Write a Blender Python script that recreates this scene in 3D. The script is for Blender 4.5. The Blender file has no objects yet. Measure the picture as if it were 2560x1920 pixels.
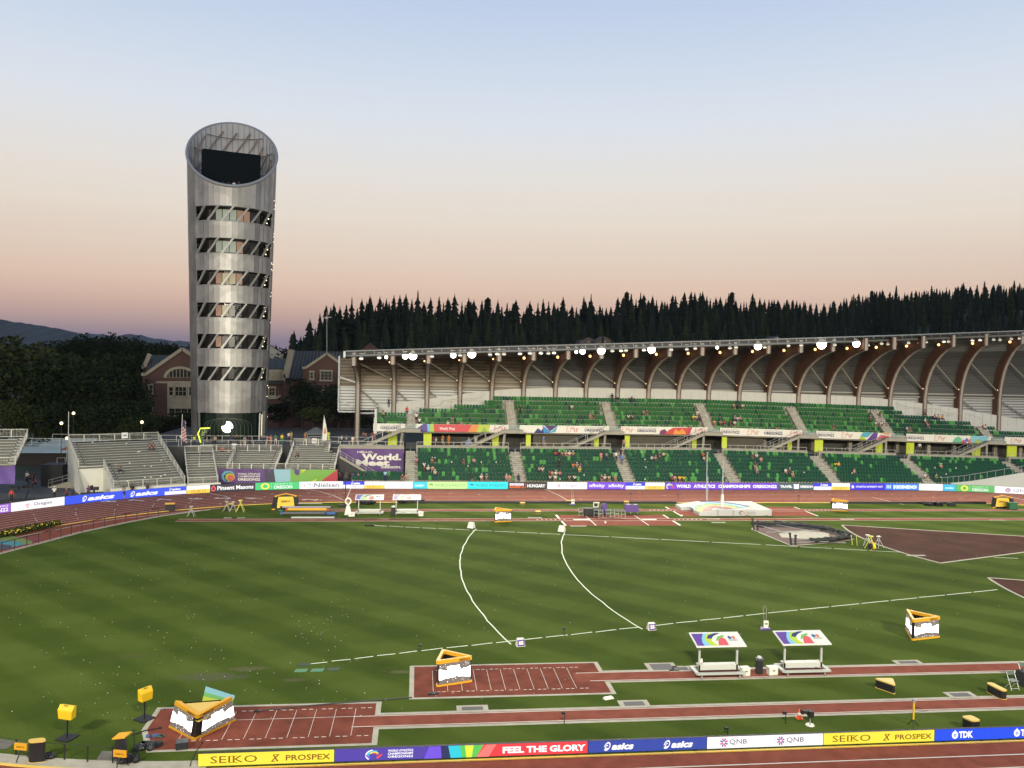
import bpy, bmesh, math, random
from mathutils import Vector, Matrix
R = math.radians
random.seed(7)
scene = bpy.context.scene
col = scene.collection
# ---------------------------------------------------------------- camera (solved from the track geometry)
CF, CH, CYAW, CPITCH, CROLL = 2050.84, 18.48, 0.114982, 0.0227723, 0.0203037
_cy, _sy, _cp, _sp = math.cos(CYAW), math.sin(CYAW), math.cos(CPITCH), math.sin(CPITCH)
FWD = Vector((_sy*_cp, _cy*_cp, -_sp)); RGT0 = Vector((_cy, -_sy, 0)); UP0 = RGT0.cross(FWD)
RGT = RGT0*math.cos(CROLL) + UP0*math.sin(CROLL); UPV = UP0*math.cos(CROLL) - RGT0*math.sin(CROLL)
cam_d = bpy.data.cameras.new('camera'); cam = bpy.data.objects.new('camera', cam_d); col.objects.link(cam)
cam_d.sensor_fit = 'HORIZONTAL'; cam_d.sensor_width = 36; cam_d.lens = CF/2560*36
cam_d.clip_start = 0.5; cam_d.clip_end = 30000
cam.matrix_world = Matrix(((RGT.x, UPV.x, -FWD.x, 0), (RGT.y, UPV.y, -FWD.y, 0), (RGT.z, UPV.z, -FWD.z, CH), (0, 0, 0, 1)))
scene.camera = cam
CAM = Vector((0, 0, CH))
def ray(px, py): return FWD + RGT*((px-1280)/CF) - UPV*((py-960)/CF)
def G(px, py, z=0.0):
    d = ray(px, py); t = (z-CH)/d.z; return Vector((d.x*t, d.y*t, z))
def W(px, py, Y):
    d = ray(px, py); t = Y/d.y; return Vector((d.x*t, Y, CH+d.z*t))
def proj(P):
    v = Vector(P)-CAM; z = v.dot(FWD); return 1280+CF*v.dot(RGT)/z, 960-CF*v.dot(UPV)/z
# ---------------------------------------------------------------- view, world, sun
scene.view_settings.view_transform = 'Standard'; scene.view_settings.look = 'None'
scene.view_settings.exposure = 0.0; scene.view_settings.gamma = 1.0
def lin(c): c /= 255.0; return c/12.92 if c <= .04045 else ((c+.055)/1.055)**2.4
def S(r, g, b): return (lin(r), lin(g), lin(b), 1.0)
world = bpy.data.worlds.new('World'); scene.world = world; world.use_nodes = True
nt = world.node_tree; N = nt.nodes; L = nt.links; N.clear()
tc = N.new('ShaderNodeTexCoord'); sep = N.new('ShaderNodeSeparateXYZ'); L.new(tc.outputs['Generated'], sep.inputs[0])
mr = N.new('ShaderNodeMapRange'); mr.inputs['From Min'].default_value = 0; mr.inputs['From Max'].default_value = 1.0
L.new(sep.outputs['Z'], mr.inputs['Value'])
rmp = N.new('ShaderNodeValToRGB'); L.new(mr.outputs[0], rmp.inputs[0])
stops = [(0.0, S(122, 118, 138)), (0.022, S(136, 125, 143)), (0.045, S(188, 160, 154)), (0.068, S(218, 184, 166)), (0.09, S(232, 201, 179)),
         (0.122, S(237, 214, 194)), (0.168, S(240, 227, 211)), (0.213, S(237, 230, 222)), (0.275, S(226, 231, 238)), (0.34, S(209, 221, 238)), (0.407, S(190, 207, 234)), (0.55, S(160, 182, 216)), (1.0, S(98, 126, 172))]
el = rmp.color_ramp.elements
el[0].position, el[0].color = stops[0]; el[1].position, el[1].color = stops[-1]
for p, c in stops[1:-1]:
    e = el.new(p); e.color = c
rmp.color_ramp.interpolation = 'B_SPLINE' if False else 'LINEAR'
# the physical sky, low sun: warms the glow a little
sky = N.new('ShaderNodeTexSky'); sky.sky_type = 'NISHITA'; sky.sun_disc = False; sky.sun_elevation = R(0.5); sky.sun_rotation = R(200)
bg1 = N.new('ShaderNodeBackground'); bg1.inputs[1].default_value = 1.0; L.new(rmp.outputs[0], bg1.inputs[0])
bg2 = N.new('ShaderNodeBackground'); bg2.inputs[1].default_value = 0.03; L.new(sky.outputs[0], bg2.inputs[0])
addb = N.new('ShaderNodeAddShader'); L.new(bg1.outputs[0], addb.inputs[0]); L.new(bg2.outputs[0], addb.inputs[1])
wo = N.new('ShaderNodeOutputWorld'); L.new(addb.outputs[0], wo.inputs[0])
sd = bpy.data.lights.new('sun', 'SUN'); sd.energy = 0.12; sd.angle = R(30); sd.color = (1, .8, .66)
so = bpy.data.objects.new('sun', sd); col.objects.link(so); so.rotation_euler = (R(72), 0, R(-20))
# ---------------------------------------------------------------- stadium floodlighting
def area(name, loc, target, size, power, color=(1, .93, .76), spread=88, sy=None):
    d = bpy.data.lights.new(name, 'AREA'); d.shape = 'RECTANGLE'; d.size = size; d.size_y = sy or size*.5
    d.energy = power; d.color = color; d.spread = R(spread)
    o = bpy.data.objects.new(name, d); col.objects.link(o); o.location = loc
    o.rotation_euler = (Vector(target)-Vector(loc)).to_track_quat('-Z', 'Y').to_euler()
    return o
FLOOD_NEAR = 12800; FLOOD_FAR = 5500
for x in (-75, -35, 5, 45, 85, 125):          # lamps under the roof of the stand the photograph is taken from
    area('floodlight_beam', (x, 4, 33), (x*.8+5, 100, 0), 6, FLOOD_NEAR)
for x in (0, 20, 40, 60, 80, 100):                    # lamps under the roof of the far stand
    area('floodlight_beam', (x, 128, 20.3+x*.05), (x, 85, 0), 4, FLOOD_FAR, spread=110)
# ---------------------------------------------------------------- materials
MATS = {}
def mat(name, c, rough=.7, metal=0.0, emit=0.0, noise=0.0, scale=2.0, spec=None, bump=0.0, ec=None, trans=None):
    if name in MATS: return MATS[name]
    m = bpy.data.materials.new(name); m.use_nodes = True; t = m.node_tree; b = t.nodes['Principled BSDF']
    b.inputs['Base Color'].default_value = c; b.inputs['Roughness'].default_value = rough; b.inputs['Metallic'].default_value = metal
    if spec is not None: b.inputs['Specular IOR Level'].default_value = spec
    if emit:
        b.inputs['Emission Color'].default_value = ec or c; b.inputs['Emission Strength'].default_value = emit
    if noise or bump:
        tc = t.nodes.new('ShaderNodeTexCoord'); n = t.nodes.new('ShaderNodeTexNoise'); n.inputs['Scale'].default_value = scale; n.inputs['Detail'].default_value = 5
        t.links.new(tc.outputs['Object'], n.inputs['Vector'])
        if noise:
            cr = t.nodes.new('ShaderNodeValToRGB'); cr.color_ramp.elements[0].position = .3; cr.color_ramp.elements[1].position = .7
            cr.color_ramp.elements[0].color = tuple(max(0, v*(1-noise)) for v in c[:3])+(1,); cr.color_ramp.elements[1].color = tuple(min(1, v*(1+noise)) for v in c[:3])+(1,)
            t.links.new(n.outputs['Fac'], cr.inputs[0]); t.links.new(cr.outputs[0], b.inputs['Base Color'])
        if bump:
            bp = t.nodes.new('ShaderNodeBump'); bp.inputs['Strength'].default_value = bump; t.links.new(n.outputs['Fac'], bp.inputs['Height']); t.links.new(bp.outputs[0], b.inputs['Normal'])
    MATS[name] = m; return m
def glow(name, c, s=1.0): return mat(name, c, rough=.5, emit=s, ec=c)
def led(c, s=.85):   # a lit LED face of this colour
    return mat('led_%d_%d_%d_%d' % (c[0], c[1], c[2], int(s*100)), tuple(v*.25 for v in S(*c)[:3])+(1,), rough=.6, emit=s, ec=S(*c))
# ---------------------------------------------------------------- mesh builder
class MB:
    def __init__(s): s.v = []; s.f = []; s.m = []; s.ms = []
    def mi(s, m):
        if m not in s.ms: s.ms.append(m)
        return s.ms.index(m)
    def add(s, vs, fs, m=None):
        o = len(s.v); s.v += [tuple(v) for v in vs]; s.f += [tuple(i+o for i in f) for f in fs]
        k = s.mi(m) if m else 0
        s.m += [k]*len(fs); return s
    def box(s, c, size, rz=0, m=None, taper=1.0):
        x, y, z = (a/2 for a in size); P = []
        for dz, t in ((-z, 1), (z, taper)):
            for dx, dy in ((-x, -y), (x, -y), (x, y), (-x, y)):
                dx2, dy2 = dx*t, dy*t
                P.append((c[0]+dx2*math.cos(rz)-dy2*math.sin(rz), c[1]+dx2*math.sin(rz)+dy2*math.cos(rz), c[2]+dz))
        return s.add(P, [(3, 2, 1, 0), (4, 5, 6, 7), (0, 1, 5, 4), (1, 2, 6, 5), (2, 3, 7, 6), (3, 0, 4, 7)], m)
    def bar(s, a, b, w, h=None, m=None):          # rectangular bar from a to b
        a, b = Vector(a), Vector(b); d = (b-a).normalized(); h = h or w
        u = d.cross(Vector((0, 0, 1)));
        if u.length < 1e-3: u = Vector((1, 0, 0))
        u.normalize(); n = u.cross(d).normalized(); P = []
        for p in (a, b):
            for i, j in ((-1, -1), (1, -1), (1, 1), (-1, 1)): P.append(p+u*(w/2*i)+n*(h/2*j))
        return s.add(P, [(0, 1, 2, 3), (7, 6, 5, 4), (1, 0, 4, 5), (2, 1, 5, 6), (3, 2, 6, 7), (0, 3, 7, 4)], m)
    def tube(s, pts, r, n=6, m=None, r2=None, cap=True):
        pts = [Vector(p) for p in pts]; K = len(pts); P = []; F = []
        for i, p in enumerate(pts):
            d = (pts[min(i+1, K-1)]-pts[max(i-1, 0)]).normalized()
            u = d.cross(Vector((0, 0, 1)))
            if u.length < 1e-3: u = Vector((1, 0, 0))
            u.normalize(); w = d.cross(u); rr = r if r2 is None else r+(r2-r)*i/(K-1)
            for k in range(n): a = 2*math.pi*k/n; P.append(p+u*(math.cos(a)*rr)+w*(math.sin(a)*rr))
        for i in range(K-1):
            for k in range(n): F.append((i*n+k, i*n+(k+1) % n, (i+1)*n+(k+1) % n, (i+1)*n+k))
        if cap: F.append(tuple(range(n))[::-1]); F.append(tuple((K-1)*n+k for k in range(n)))
        return s.add(P, F, m)
    def cyl(s, c, r, h, n=16, m=None, r2=None): return s.tube([c, (c[0], c[1], c[2]+h)], r, n, m, r2)
    def prism(s, poly, z0, z1, m=None, top=None):
        n = len(poly); tp = top or poly
        P = [(p[0], p[1], z0) for p in poly]+[(p[0], p[1], z1) for p in tp]
        return s.add(P, [tuple(range(n))[::-1], tuple(range(n, 2*n))]+[(i, (i+1) % n, n+(i+1) % n, n+i) for i in range(n)], m)
    def quad(s, a, b, c, d, m=None): return s.add([a, b, c, d], [(0, 1, 2, 3)], m)
    def ball(s, c, r, n=8, m=None, sz=1.0):
        P = []; F = []; k = max(4, n//2)
        for i in range(k+1):
            a = math.pi*i/k
            for j in range(n): b = 2*math.pi*j/n; P.append((c[0]+r*math.sin(a)*math.cos(b), c[1]+r*math.sin(a)*math.sin(b), c[2]+r*sz*math.cos(a)))
        for i in range(k):
            for j in range(n): F.append((i*n+j, (i+1)*n+j, (i+1)*n+(j+1) % n, i*n+(j+1) % n))
        return s.add(P, F, m)
    def mesh(s, name, m=None, smooth=False):
        me = bpy.data.meshes.new(name); me.from_pydata(s.v, [], s.f)
        for q in (s.ms if s.ms else [m]):
            if q: me.materials.append(q)
        if s.ms: me.polygons.foreach_set('material_index', s.m)
        if smooth: me.polygons.foreach_set('use_smooth', [True]*len(me.polygons))
        me.update(); return me
    def build(s, name, m=None, parent=None, smooth=False):
        if m and not s.ms: me = s.mesh(name, m, smooth)
        else: me = s.mesh(name, m, smooth)
        o = bpy.data.objects.new(name, me); col.objects.link(o)
        if parent: o.parent = parent
        return o
def tag(o, label=None, cat=None, group=None, kind=None):
    if label: o['label'] = label
    if cat: o['category'] = cat
    if group: o['group'] = group
    if kind: o['kind'] = kind
    return o
def thing(name, label, cat, loc=(0, 0, 0), rz=0, group=None):
    o = bpy.data.objects.new(name, None); o.empty_display_size = .2; col.objects.link(o)
    o.location = loc; o.rotation_euler = (0, 0, rz); return tag(o, label, cat, group)
def kids(o): return [c for c in bpy.data.objects if c.parent == o]
def copy_tree(o, loc=None, rz=None, label=None, group=None, scale=None, parent=None):
    c = o.copy(); col.objects.link(c)
    if parent: c.parent = parent
    if loc is not None: c.location = loc
    if rz is not None: c.rotation_euler = (0, 0, rz)
    if scale is not None: c.scale = scale
    if label: c['label'] = label
    if group: c['group'] = group
    for ch in KIDS.get(o.name) or KIDS.setdefault(o.name, kids(o)): copy_tree(ch, parent=c)
    return c
KIDS = {}
def struct(mb, name, m=None): return tag(mb.build(name, m), kind='structure')
# ---------------------------------------------------------------- lettering
_txt = {}
def text_geo(s, bold=0.0, shear=0.0):
    k = (s, bold, shear)
    if k in _txt: return _txt[k]
    cu = bpy.data.curves.new('t', 'FONT'); cu.body = s; cu.size = 1; cu.offset = bold; cu.shear = shear; cu.fill_mode = 'FRONT'; cu.resolution_u = 2
    o = bpy.data.objects.new('t', cu); col.objects.link(o)
    dg = bpy.context.evaluated_depsgraph_get(); dg.update()
    me = bpy.data.meshes.new_from_object(o.evaluated_get(dg))
    V = [tuple(v.co) for v in me.vertices]; F = [tuple(p.vertices) for p in me.polygons]
    bpy.data.objects.remove(o); bpy.data.curves.remove(cu); bpy.data.meshes.remove(me)
    x0 = min(v[0] for v in V); x1 = max(v[0] for v in V); y0 = min(v[1] for v in V); y1 = max(v[1] for v in V)
    V = [((v[0]-x0)/(x1-x0), (v[1]-y0)/(y1-y0)) for v in V]
    _txt[k] = (V, F); return V, F
def text2(s, x0, y0, w, h, bold=0.0, shear=0.0):    # flat verts fitted to a box
    V, F = text_geo(s, bold, shear); return [(x0+v[0]*w, y0+v[1]*h) for v in V], F
def poly2(pts): return pts, [tuple(range(len(pts)))]
def disc2(cx, cy, rx, ry, n=20, a0=0, a1=360):
    P = [(cx+rx*math.cos(R(a0+(a1-a0)*i/n)), cy+ry*math.sin(R(a0+(a1-a0)*i/n))) for i in range(n+(0 if a1-a0 >= 360 else 1))]
    if a1-a0 < 360: P.append((cx, cy))
    return P, [tuple(range(len(P)))]
def ring2(cx, cy, rx, ry, t, n=20, a0=0, a1=360, tx=None):
    P = []; tx = tx or t
    for i in range(n+1):
        a = R(a0+(a1-a0)*i/n); P += [(cx+rx*math.cos(a), cy+ry*math.sin(a)), (cx+(rx-tx)*math.cos(a), cy+(ry-t)*math.sin(a))]
    return P, [(2*i, 2*i+2, 2*i+3, 2*i+1) for i in range(n)]
def rect2(x0, y0, x1, y1): return [(x0, y0), (x1, y0), (x1, y1), (x0, y1)], [(0, 1, 2, 3)]
def decal(shapes, name, m, parent, fn, lift):       # map flat shapes into the world by fn(u, v, lift)
    b = MB()
    for P, F in shapes: b.add([fn(p[0], p[1], lift) for p in P], F)
    return b.build(name, m, parent)
# ================================================================ GROUND, TRACK, MARKINGS
XC0, XC1, YC, RI, LW = -9.2, 75.2, 73.55, 35.85, 1.22
RO = RI+9*LW
def ringpt(t, r):      # t in metres measured at the inside kerb, 0 = start of far straight (left end), growing to the right
    Ls = XC1-XC0
    if t < 0:
        a = math.pi/2-t/RI                        # left bend, anticlockwise from the top
        return Vector((XC0+r*math.cos(a), YC+r*math.sin(a), 0))
    if t <= Ls: return Vector((XC0+t, YC+r, 0))
    a = math.pi/2-(t-Ls)/RI
    return Vector((XC1+r*math.cos(a), YC+r*math.sin(a), 0))
TURN = math.pi*RI
def ts(t0, t1, step=1.2):
    n = max(1, int((t1-t0)/step)); return [t0+(t1-t0)*i/n for i in range(n+1)]
def loop_ts():
    return ts(-TURN, 0)+ts(0, XC1-XC0, 8)[1:]+ts(XC1-XC0, XC1-XC0+TURN)[1:]
def strip(b, r0, r1, z, T, m=None, closed=True):
    P = []
    for t in T:
        for r in (r0, r1): q = ringpt(t, r); P.append((q.x, q.y, z))
    n = len(T); F = [(2*i, 2*i+2, 2*i+3, 2*i+1) for i in range(n-1)]
    if closed: F.append((2*n-2, 0, 1, 2*n-1))
    return b.add(P, F, m)
# grass with mowing stripes: real colour differences of cut grass
def grass_mat():
    m = bpy.data.materials.new('mown_grass'); m.use_nodes = True; t = m.node_tree; b = t.nodes['Principled BSDF']
    b.inputs['Roughness'].default_value = 1.0; b.inputs['Specular IOR Level'].default_value = .03
    tc = t.nodes.new('ShaderNodeTexCoord')
    def nz(sc, det=4, vec=None):
        n = t.nodes.new('ShaderNodeTexNoise'); n.inputs['Scale'].default_value = sc; n.inputs['Detail'].default_value = det; n.inputs['Roughness'].default_value = .65
        t.links.new(vec or tc.outputs['Object'], n.inputs['Vector']); return n
    def math_(op, a, bb=None):
        n = t.nodes.new('ShaderNodeMath'); n.operation = op
        for i, v in enumerate((a, bb)):
            if v is None: continue
            if isinstance(v, (int, float)): n.inputs[i].default_value = v
            else: t.links.new(v, n.inputs[i])
        return n.outputs[0]
    sep = t.nodes.new('ShaderNodeSeparateXYZ'); t.links.new(tc.outputs['Object'], sep.inputs[0])
    warp = nz(.25, 3)
    def stripes(ax, ay, per, amp):
        u = math_('ADD', math_('MULTIPLY', sep.outputs[0], ax), math_('MULTIPLY', sep.outputs[1], ay))
        u = math_('ADD', u, math_('MULTIPLY', warp.outputs['Fac'], amp))
        s = math_('SINE', math_('MULTIPLY', u, 2*math.pi/per))
        s = math_('MULTIPLY', s, 2.2); s = math_('MINIMUM', math_('MAXIMUM', s, -1), 1); return s
    s1 = stripes(.69, .72, 5.2, 1.0); s2 = stripes(-.25, .97, 6.4, 1.8)
    big = nz(.05, 3); mid = nz(.35, 5)
    map2 = t.nodes.new('ShaderNodeMapping'); map2.inputs['Scale'].default_value = (1, 3.0, 1); t.links.new(tc.outputs['Object'], map2.inputs[0])
    fine = nz(7, 6, map2.outputs[0])
    v = math_('ADD', math_('MULTIPLY', s1, .13), math_('MULTIPLY', s2, .05))
    v = math_('ADD', v, math_('MULTIPLY', math_('SUBTRACT', mid.outputs['Fac'], .5), .50))
    v = math_('ADD', v, math_('MULTIPLY', math_('SUBTRACT', big.outputs['Fac'], .5), .7))
    v = math_('ADD', v, math_('MULTIPLY', math_('SUBTRACT', fine.outputs['Fac'], .5), 1.15))
    v = math_('ADD', v, .5)
    cr = t.nodes.new('ShaderNodeValToRGB'); t.links.new(v, cr.inputs[0]); e = cr.color_ramp.elements
    e[0].position = 0; e[0].color = (.026, .046, .0075, 1); e[1].position = 1; e[1].color = (.090, .122, .024, 1)
    k = e.new(.5); k.color = (.057, .084, .0135, 1)
    prev = cr.outputs[0]
    for (px, py, rx, ry, thr, cc) in ((530, 1692, 2.6, .8, .50, (.085, .085, .055, 1)), (620, 1672, 1.4, .5, .52, (.12, .105, .06, 1)), (735, 1700, .8, .3, .45, (.10, .085, .045, 1)), (1005, 1680, .8, .3, .45, (.12, .11, .06, 1)), (330, 1640, 2.2, .7, .60, (.075, .075, .03, 1)), (2000, 1400, 3.5, 1.6, .60, (.03, .05, .012, 1))):
        c = G(px, py); vm = t.nodes.new('ShaderNodeVectorMath'); vm.operation = 'SUBTRACT'; t.links.new(tc.outputs['Object'], vm.inputs[0]); vm.inputs[1].default_value = (c.x, c.y, 0)
        v2 = t.nodes.new('ShaderNodeVectorMath'); v2.operation = 'MULTIPLY'; t.links.new(vm.outputs[0], v2.inputs[0]); v2.inputs[1].default_value = (1/rx, 1/ry, 0)
        v3 = t.nodes.new('ShaderNodeVectorMath'); v3.operation = 'LENGTH'; t.links.new(v2.outputs[0], v3.inputs[0])
        nn = nz(2.2, 5); f = math_('MULTIPLY', math_('SUBTRACT', math_('ADD', nn.outputs['Fac'], math_('MULTIPLY', math_('SUBTRACT', 1.0, v3.outputs['Value']), .35)), thr), 3.0); f = math_('MINIMUM', math_('MAXIMUM', f, 0), .65)
        mx = t.nodes.new('ShaderNodeMix'); mx.data_type = 'RGBA'; t.links.new(f, mx.inputs[0]); t.links.new(prev, mx.inputs[6]); mx.inputs[7].default_value = cc; prev = mx.outputs[2]
        # keep the wear local
        msk = math_('MULTIPLY', f, math_('MINIMUM', math_('MAXIMUM', math_('MULTIPLY', math_('SUBTRACT', 1.15, v3.outputs['Value']), 3), 0), 1)); t.links.new(msk, mx.inputs[0])
    t.links.new(prev, b.inputs['Base Color'])
    bp = t.nodes.new('ShaderNodeBump'); bp.inputs['Strength'].default_value = .35; bp.inputs['Distance'].default_value = .05
    t.links.new(fine.outputs['Fac'], bp.inputs['Height']); t.links.new(bp.outputs[0], b.inputs['Normal'])
    return m
GRASS = grass_mat()
TRACK = mat('red_track', (.205, .062, .040, 1), .95, noise=.16, scale=1.3, spec=.06)
PIT = mat('darker_red_surface', (.160, .047, .030, 1), .95, noise=.24, scale=.9, spec=.06)
LINE = mat('white_line_paint', (.60, .56, .48, 1), .7)
YLINE = mat('yellow_line_paint', (.75, .50, .10, 1), .6)
CONC = mat('pale_concrete', (.36, .33, .25, 1), .85, noise=.14, scale=1.5)
DCONC = mat('grey_concrete', (.20, .195, .165, 1), .85, noise=.15, scale=.7)
ASPH = mat('dark_asphalt', (.035, .036, .034, 1), .9, noise=.25, scale=.5)
BROWN = mat('brown_cinder', (.066, .030, .021, 1), .9, noise=.22, scale=.35, spec=.04)
b = MB(); b.quad((-6000, -3000, -.03), (6000, -3000, -.03), (6000, 9000, -.03), (-6000, 9000, -.03)); struct(b, 'ground', mat('dark_ground', (.02, .028, .014, 1), .95, noise=.3, scale=.02))
b = MB(); b.quad((-140, -20, -.005), (180, -20, -.005), (180, 131, -.005), (-140, 131, -.005)); struct(b, 'stadium_apron', ASPH)
# infield
P = []
for t in loop_ts(): q = ringpt(t, RI-.15); P.append((q.x, q.y, .004))
b = MB(); b.add(P, [tuple(range(len(P)))[::-1]]); struct(b, 'infield_grass', GRASS)
b = MB(); strip(b, RI, RO+.7, .008, loop_ts()); struct(b, 'running_track', TRACK)
b = MB()
for k in range(1, 10): strip(b, RI+k*LW-.04, RI+k*LW+.045, .013, loop_ts())
for (x, k) in [(-3, 7), (1, 6.5), (5, 6), (9, 5), (13, 4), (18, 3), (23, 2.2), (58, 8), (60, 7), (62, 6), (64, 5), (68, 8), (70, 7), (72, 6), (75, 5), (77, 4), (80, 3), (50, 8), (53, 6), (33, 7), (36, 5)]:
    p = ringpt(x-XC0, RI+k*LW); b.box((p.x, p.y+.3, .015), (.07, .55, .004), rz=.5)
for t in range(-60, 0, 4):
    for k in (2, 4, 5, 7): 
        p = ringpt(t+k*.5, RI+k*LW); q = ringpt(t+k*.5-.25, RI+k*LW-.7); b.bar((p.x, p.y, .016), (q.x, q.y, .016), .08, .004)
def line_px(b, pts, w=.08, z=.017, zz=0):
    for a, c in zip(pts, pts[1:]):
        A, B_ = G(*a, zz), G(*c, zz); b.bar((A.x, A.y, z), (B_.x, B_.y, z), w, .003)
for pts in ([(755, 1222), (800, 1229), (835, 1240), (859, 1250)], [(877, 1222), (864, 1253)], [(1360, 1222), (1395, 1237), (1417, 1250)], [(525, 1234), (560, 1240), (578, 1246)], [(2500, 1237), (2560, 1250)], [(2180, 1243), (2260, 1262)]):
    line_px(b, pts, .12)
struct(b, 'lane_lines', LINE)
# lane numbers painted on the bend
b = MB()
for (px, py, n) in [(271, 1253.5, '8'), (345, 1251, '7'), (416, 1249, '7'), (487, 1247, '6'), (557, 1246, '5'), (629, 1246, '4'), (775, 1249.5, '2')]:
    c = G(px, py); V, F = text2(n, -.55, -.8, 1.1, 1.6, .03)
    b.add([(c.x-v[1]*1.3+v[0]*.3, c.y+v[0]*.8+v[1]*.2, .018) for v in V], F)
struct(b, 'lane_numbers', LINE)
b = MB(); strip(b, RI-.14, RI-.02, .02, loop_ts())
for r0 in (RI-.14, RI-.02):
    T = loop_ts(); P = []
    for t in T: q = ringpt(t, r0); P += [(q.x, q.y, .0), (q.x, q.y, .06)]
    b.add(P, [(2*i, 2*i+2, 2*i+3, 2*i+1) for i in range(len(T)-1)])
strip(b, RI-.14, RI-.02, .06, loop_ts()); struct(b, 'inside_kerb', YLINE)
# pale kerb strip inside the near left bend
b = MB(); strip(b, RI-1.0, RI-.20, .014, ts(-TURN, -TURN+14)+[]if False else [t for t in ts(-TURN, -TURN*.80)], closed=False); struct(b, 'bend_kerb_strip', CONC)
# water jump lane inside the left bend
OUTL = [(-22, 106.9), (-29, 102.9), (-34.5, 99.2), (-38.4, 94.7), (-42, 87.2), (-44.6, 77), (-44.9, 66)]
INL = [(-40.6, 66), (-39.9, 74), (-38.2, 80.7), (-36.5, 85.4), (-34.7, 90.6), (-31.9, 95.9), (-29.2, 99.9), (-25, 103.9)]
b = MB(); P = [(x, y, .0085) for x, y in OUTL+INL]; b.add(P, [tuple(range(len(P)))]); struct(b, 'water_jump_lane', TRACK)
b = MB()
WL = [(-24, 104.9), (-28.9, 101.5), (-34, 97.6), (-37.2, 93.2), (-40, 88.3), (-42, 80)]
for a, c in zip(WL, WL[1:]): b.bar((*a, .016), (*c, .016), .10, .004)
for a, c in zip(INL, INL[1:]): b.bar((a[0]-.35, a[1]+.15, .016), (c[0]-.35, c[1]+.15, .016), .10, .004)
struct(b, 'water_jump_lines', LINE)
b = MB()
for a, c in zip(INL, INL[1:]): b.bar((*a, .01), (*c, .01), .22, .05)
struct(b, 'water_jump_kerb', CONC)
# painted emblem on the bend: colour bands
cols = [(70, 75, 95), (80, 165, 175), (140, 160, 70), (150, 55, 55)]
shapes = [[(0, 1376), (0, 1362), (30, 1365), (27, 1371)], [(0, 1361), (0, 1352), (60, 1355), (62, 1362), (28, 1369), (30, 1364)],
          [(0, 1351), (0, 1342), (30, 1340), (82, 1352), (80, 1360), (60, 1362), (50, 1355)], [(45, 1342), (100, 1343), (104, 1351), (80, 1354)], ]
b = MB()
for c, s in zip(cols, shapes):
    P = [G(*q, .0) for q in s]; b.add([(p.x, p.y, .020+.002*cols.index(c)) for p in P], [tuple(range(len(P)))], mat('track_paint_%d' % c[0], tuple(v*.55 for v in S(*c)[:3])+(1,)))
struct(b, 'painted_track_emblem')
# ---- runways and pits
def rect(b, x0, x1, y0, y1, z, m=None): b.quad((x0, y0, z), (x1, y0, z), (x1, y1, z), (x0, y1, z), m)
b = MB()
PIT1 = [(-13.1, 44.6), (-13.05, 42.2), (-12.1, 39.9), (-1.9, 39.9), (-1.9, 44.6)]
PIT1o = [(-13.35, 44.82), (-13.3, 42.1), (-12.3, 39.68), (-1.62, 39.68), (-1.62, 44.82)]
b.add([(*p, .0085) for p in PIT1o], [tuple(range(5))]); rect(b, -1.62, 140, 41.4, 43.35, .0085)
rect(b, -.15, 11.52, 45.0, 50.05, .0085); rect(b, 11.52, 140, 46.65, 48.55, .0085)
struct(b, 'pit_kerbs', CONC)
b = MB(); b.add([(*p, .013) for p in PIT1], [tuple(range(5))]); rect(b, .12, 11.25, 45.22, 49.85, .013); struct(b, 'landing_pits', PIT)
b = MB(); rect(b, -3.0, 140, 41.66, 43.06, .017); rect(b, 9.6, 140, 46.88, 48.3, .017)
rect(b, -27, 140, 96.3, 97.85, .012); rect(b, -14, 140, 102.8, 104.3, .012); struct(b, 'jump_runways', TRACK)
b = MB()
for y in (41.74, 42.96): rect(b, -3, 140, y-.03, y+.03, .021)
for y in (46.96, 48.22): rect(b, 9.8 if y > 48 else 10.4, 140, y-.03, y+.03, .021)
for y in (96.36, 97.72, 102.86, 104.22): rect(b, -27 if y < 100 else -14, 140, y-.05, y+.05, .016)
for i in range(9):
    x = -11.2+i*1.03; b.bar((x, 40.75, .018), (x+.02, 44.0, .018), .022, .003)
    for y in (40.72, 44.03): b.box((x+.4, y, .018), (.22, .05, .003)); b.box((x+.75, y, .018), (.22, .05, .003))
b.bar((-12, 42.95, .018), (-3, 42.98, .018), .03, .003)
for i in range(11):
    x = 1.2+i*.82; b.bar((x, 45.95, .018), (x, 49.15, .018), .022, .003)
    for y in (45.92, 49.18): b.box((x+.3, y, .018), (.2, .05, .003)); b.box((x+.6, y, .018), (.2, .05, .003))
struct(b, 'runway_lines', LINE)
b = MB(); rect(b, 17.4, 31.1, 93.4, 100.2, .0085); rect(b, 33.2, 51.2, 99.2, 106.0, .0085); struct(b, 'jump_pads', TRACK)
b = MB()
for x in (17.4, 31.1): rect(b, x-.12, x+.12, 93.4, 96.2, .02); rect(b, x-.12, x+.12, 97.9, 100.2, .02)
for x in (21.0, 27.3): rect(b, x-.06, x+.06, 93.4, 100.2, .02)
rect(b, 19.0, 20.9, 96.75, 97.35, .021); rect(b, 27.5, 29.3, 96.75, 97.35, .021)
for x in (33.2, 51.2): rect(b, x-.1, x+.1, 99.2, 102.6, .02); rect(b, x-.1, x+.1, 104.4, 106.0, .02)
for i in range(7):
    for x0, y in ((14.6, 97.05), (31.6, 97.05), (30.4, 103.5), (51.6, 103.5)): b.box((x0+i*.55, y, .021), (.14, .3, .003))
struct(b, 'pad_lines', mat('bright_line_paint', (.66, .64, .55, 1), .7))
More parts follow.
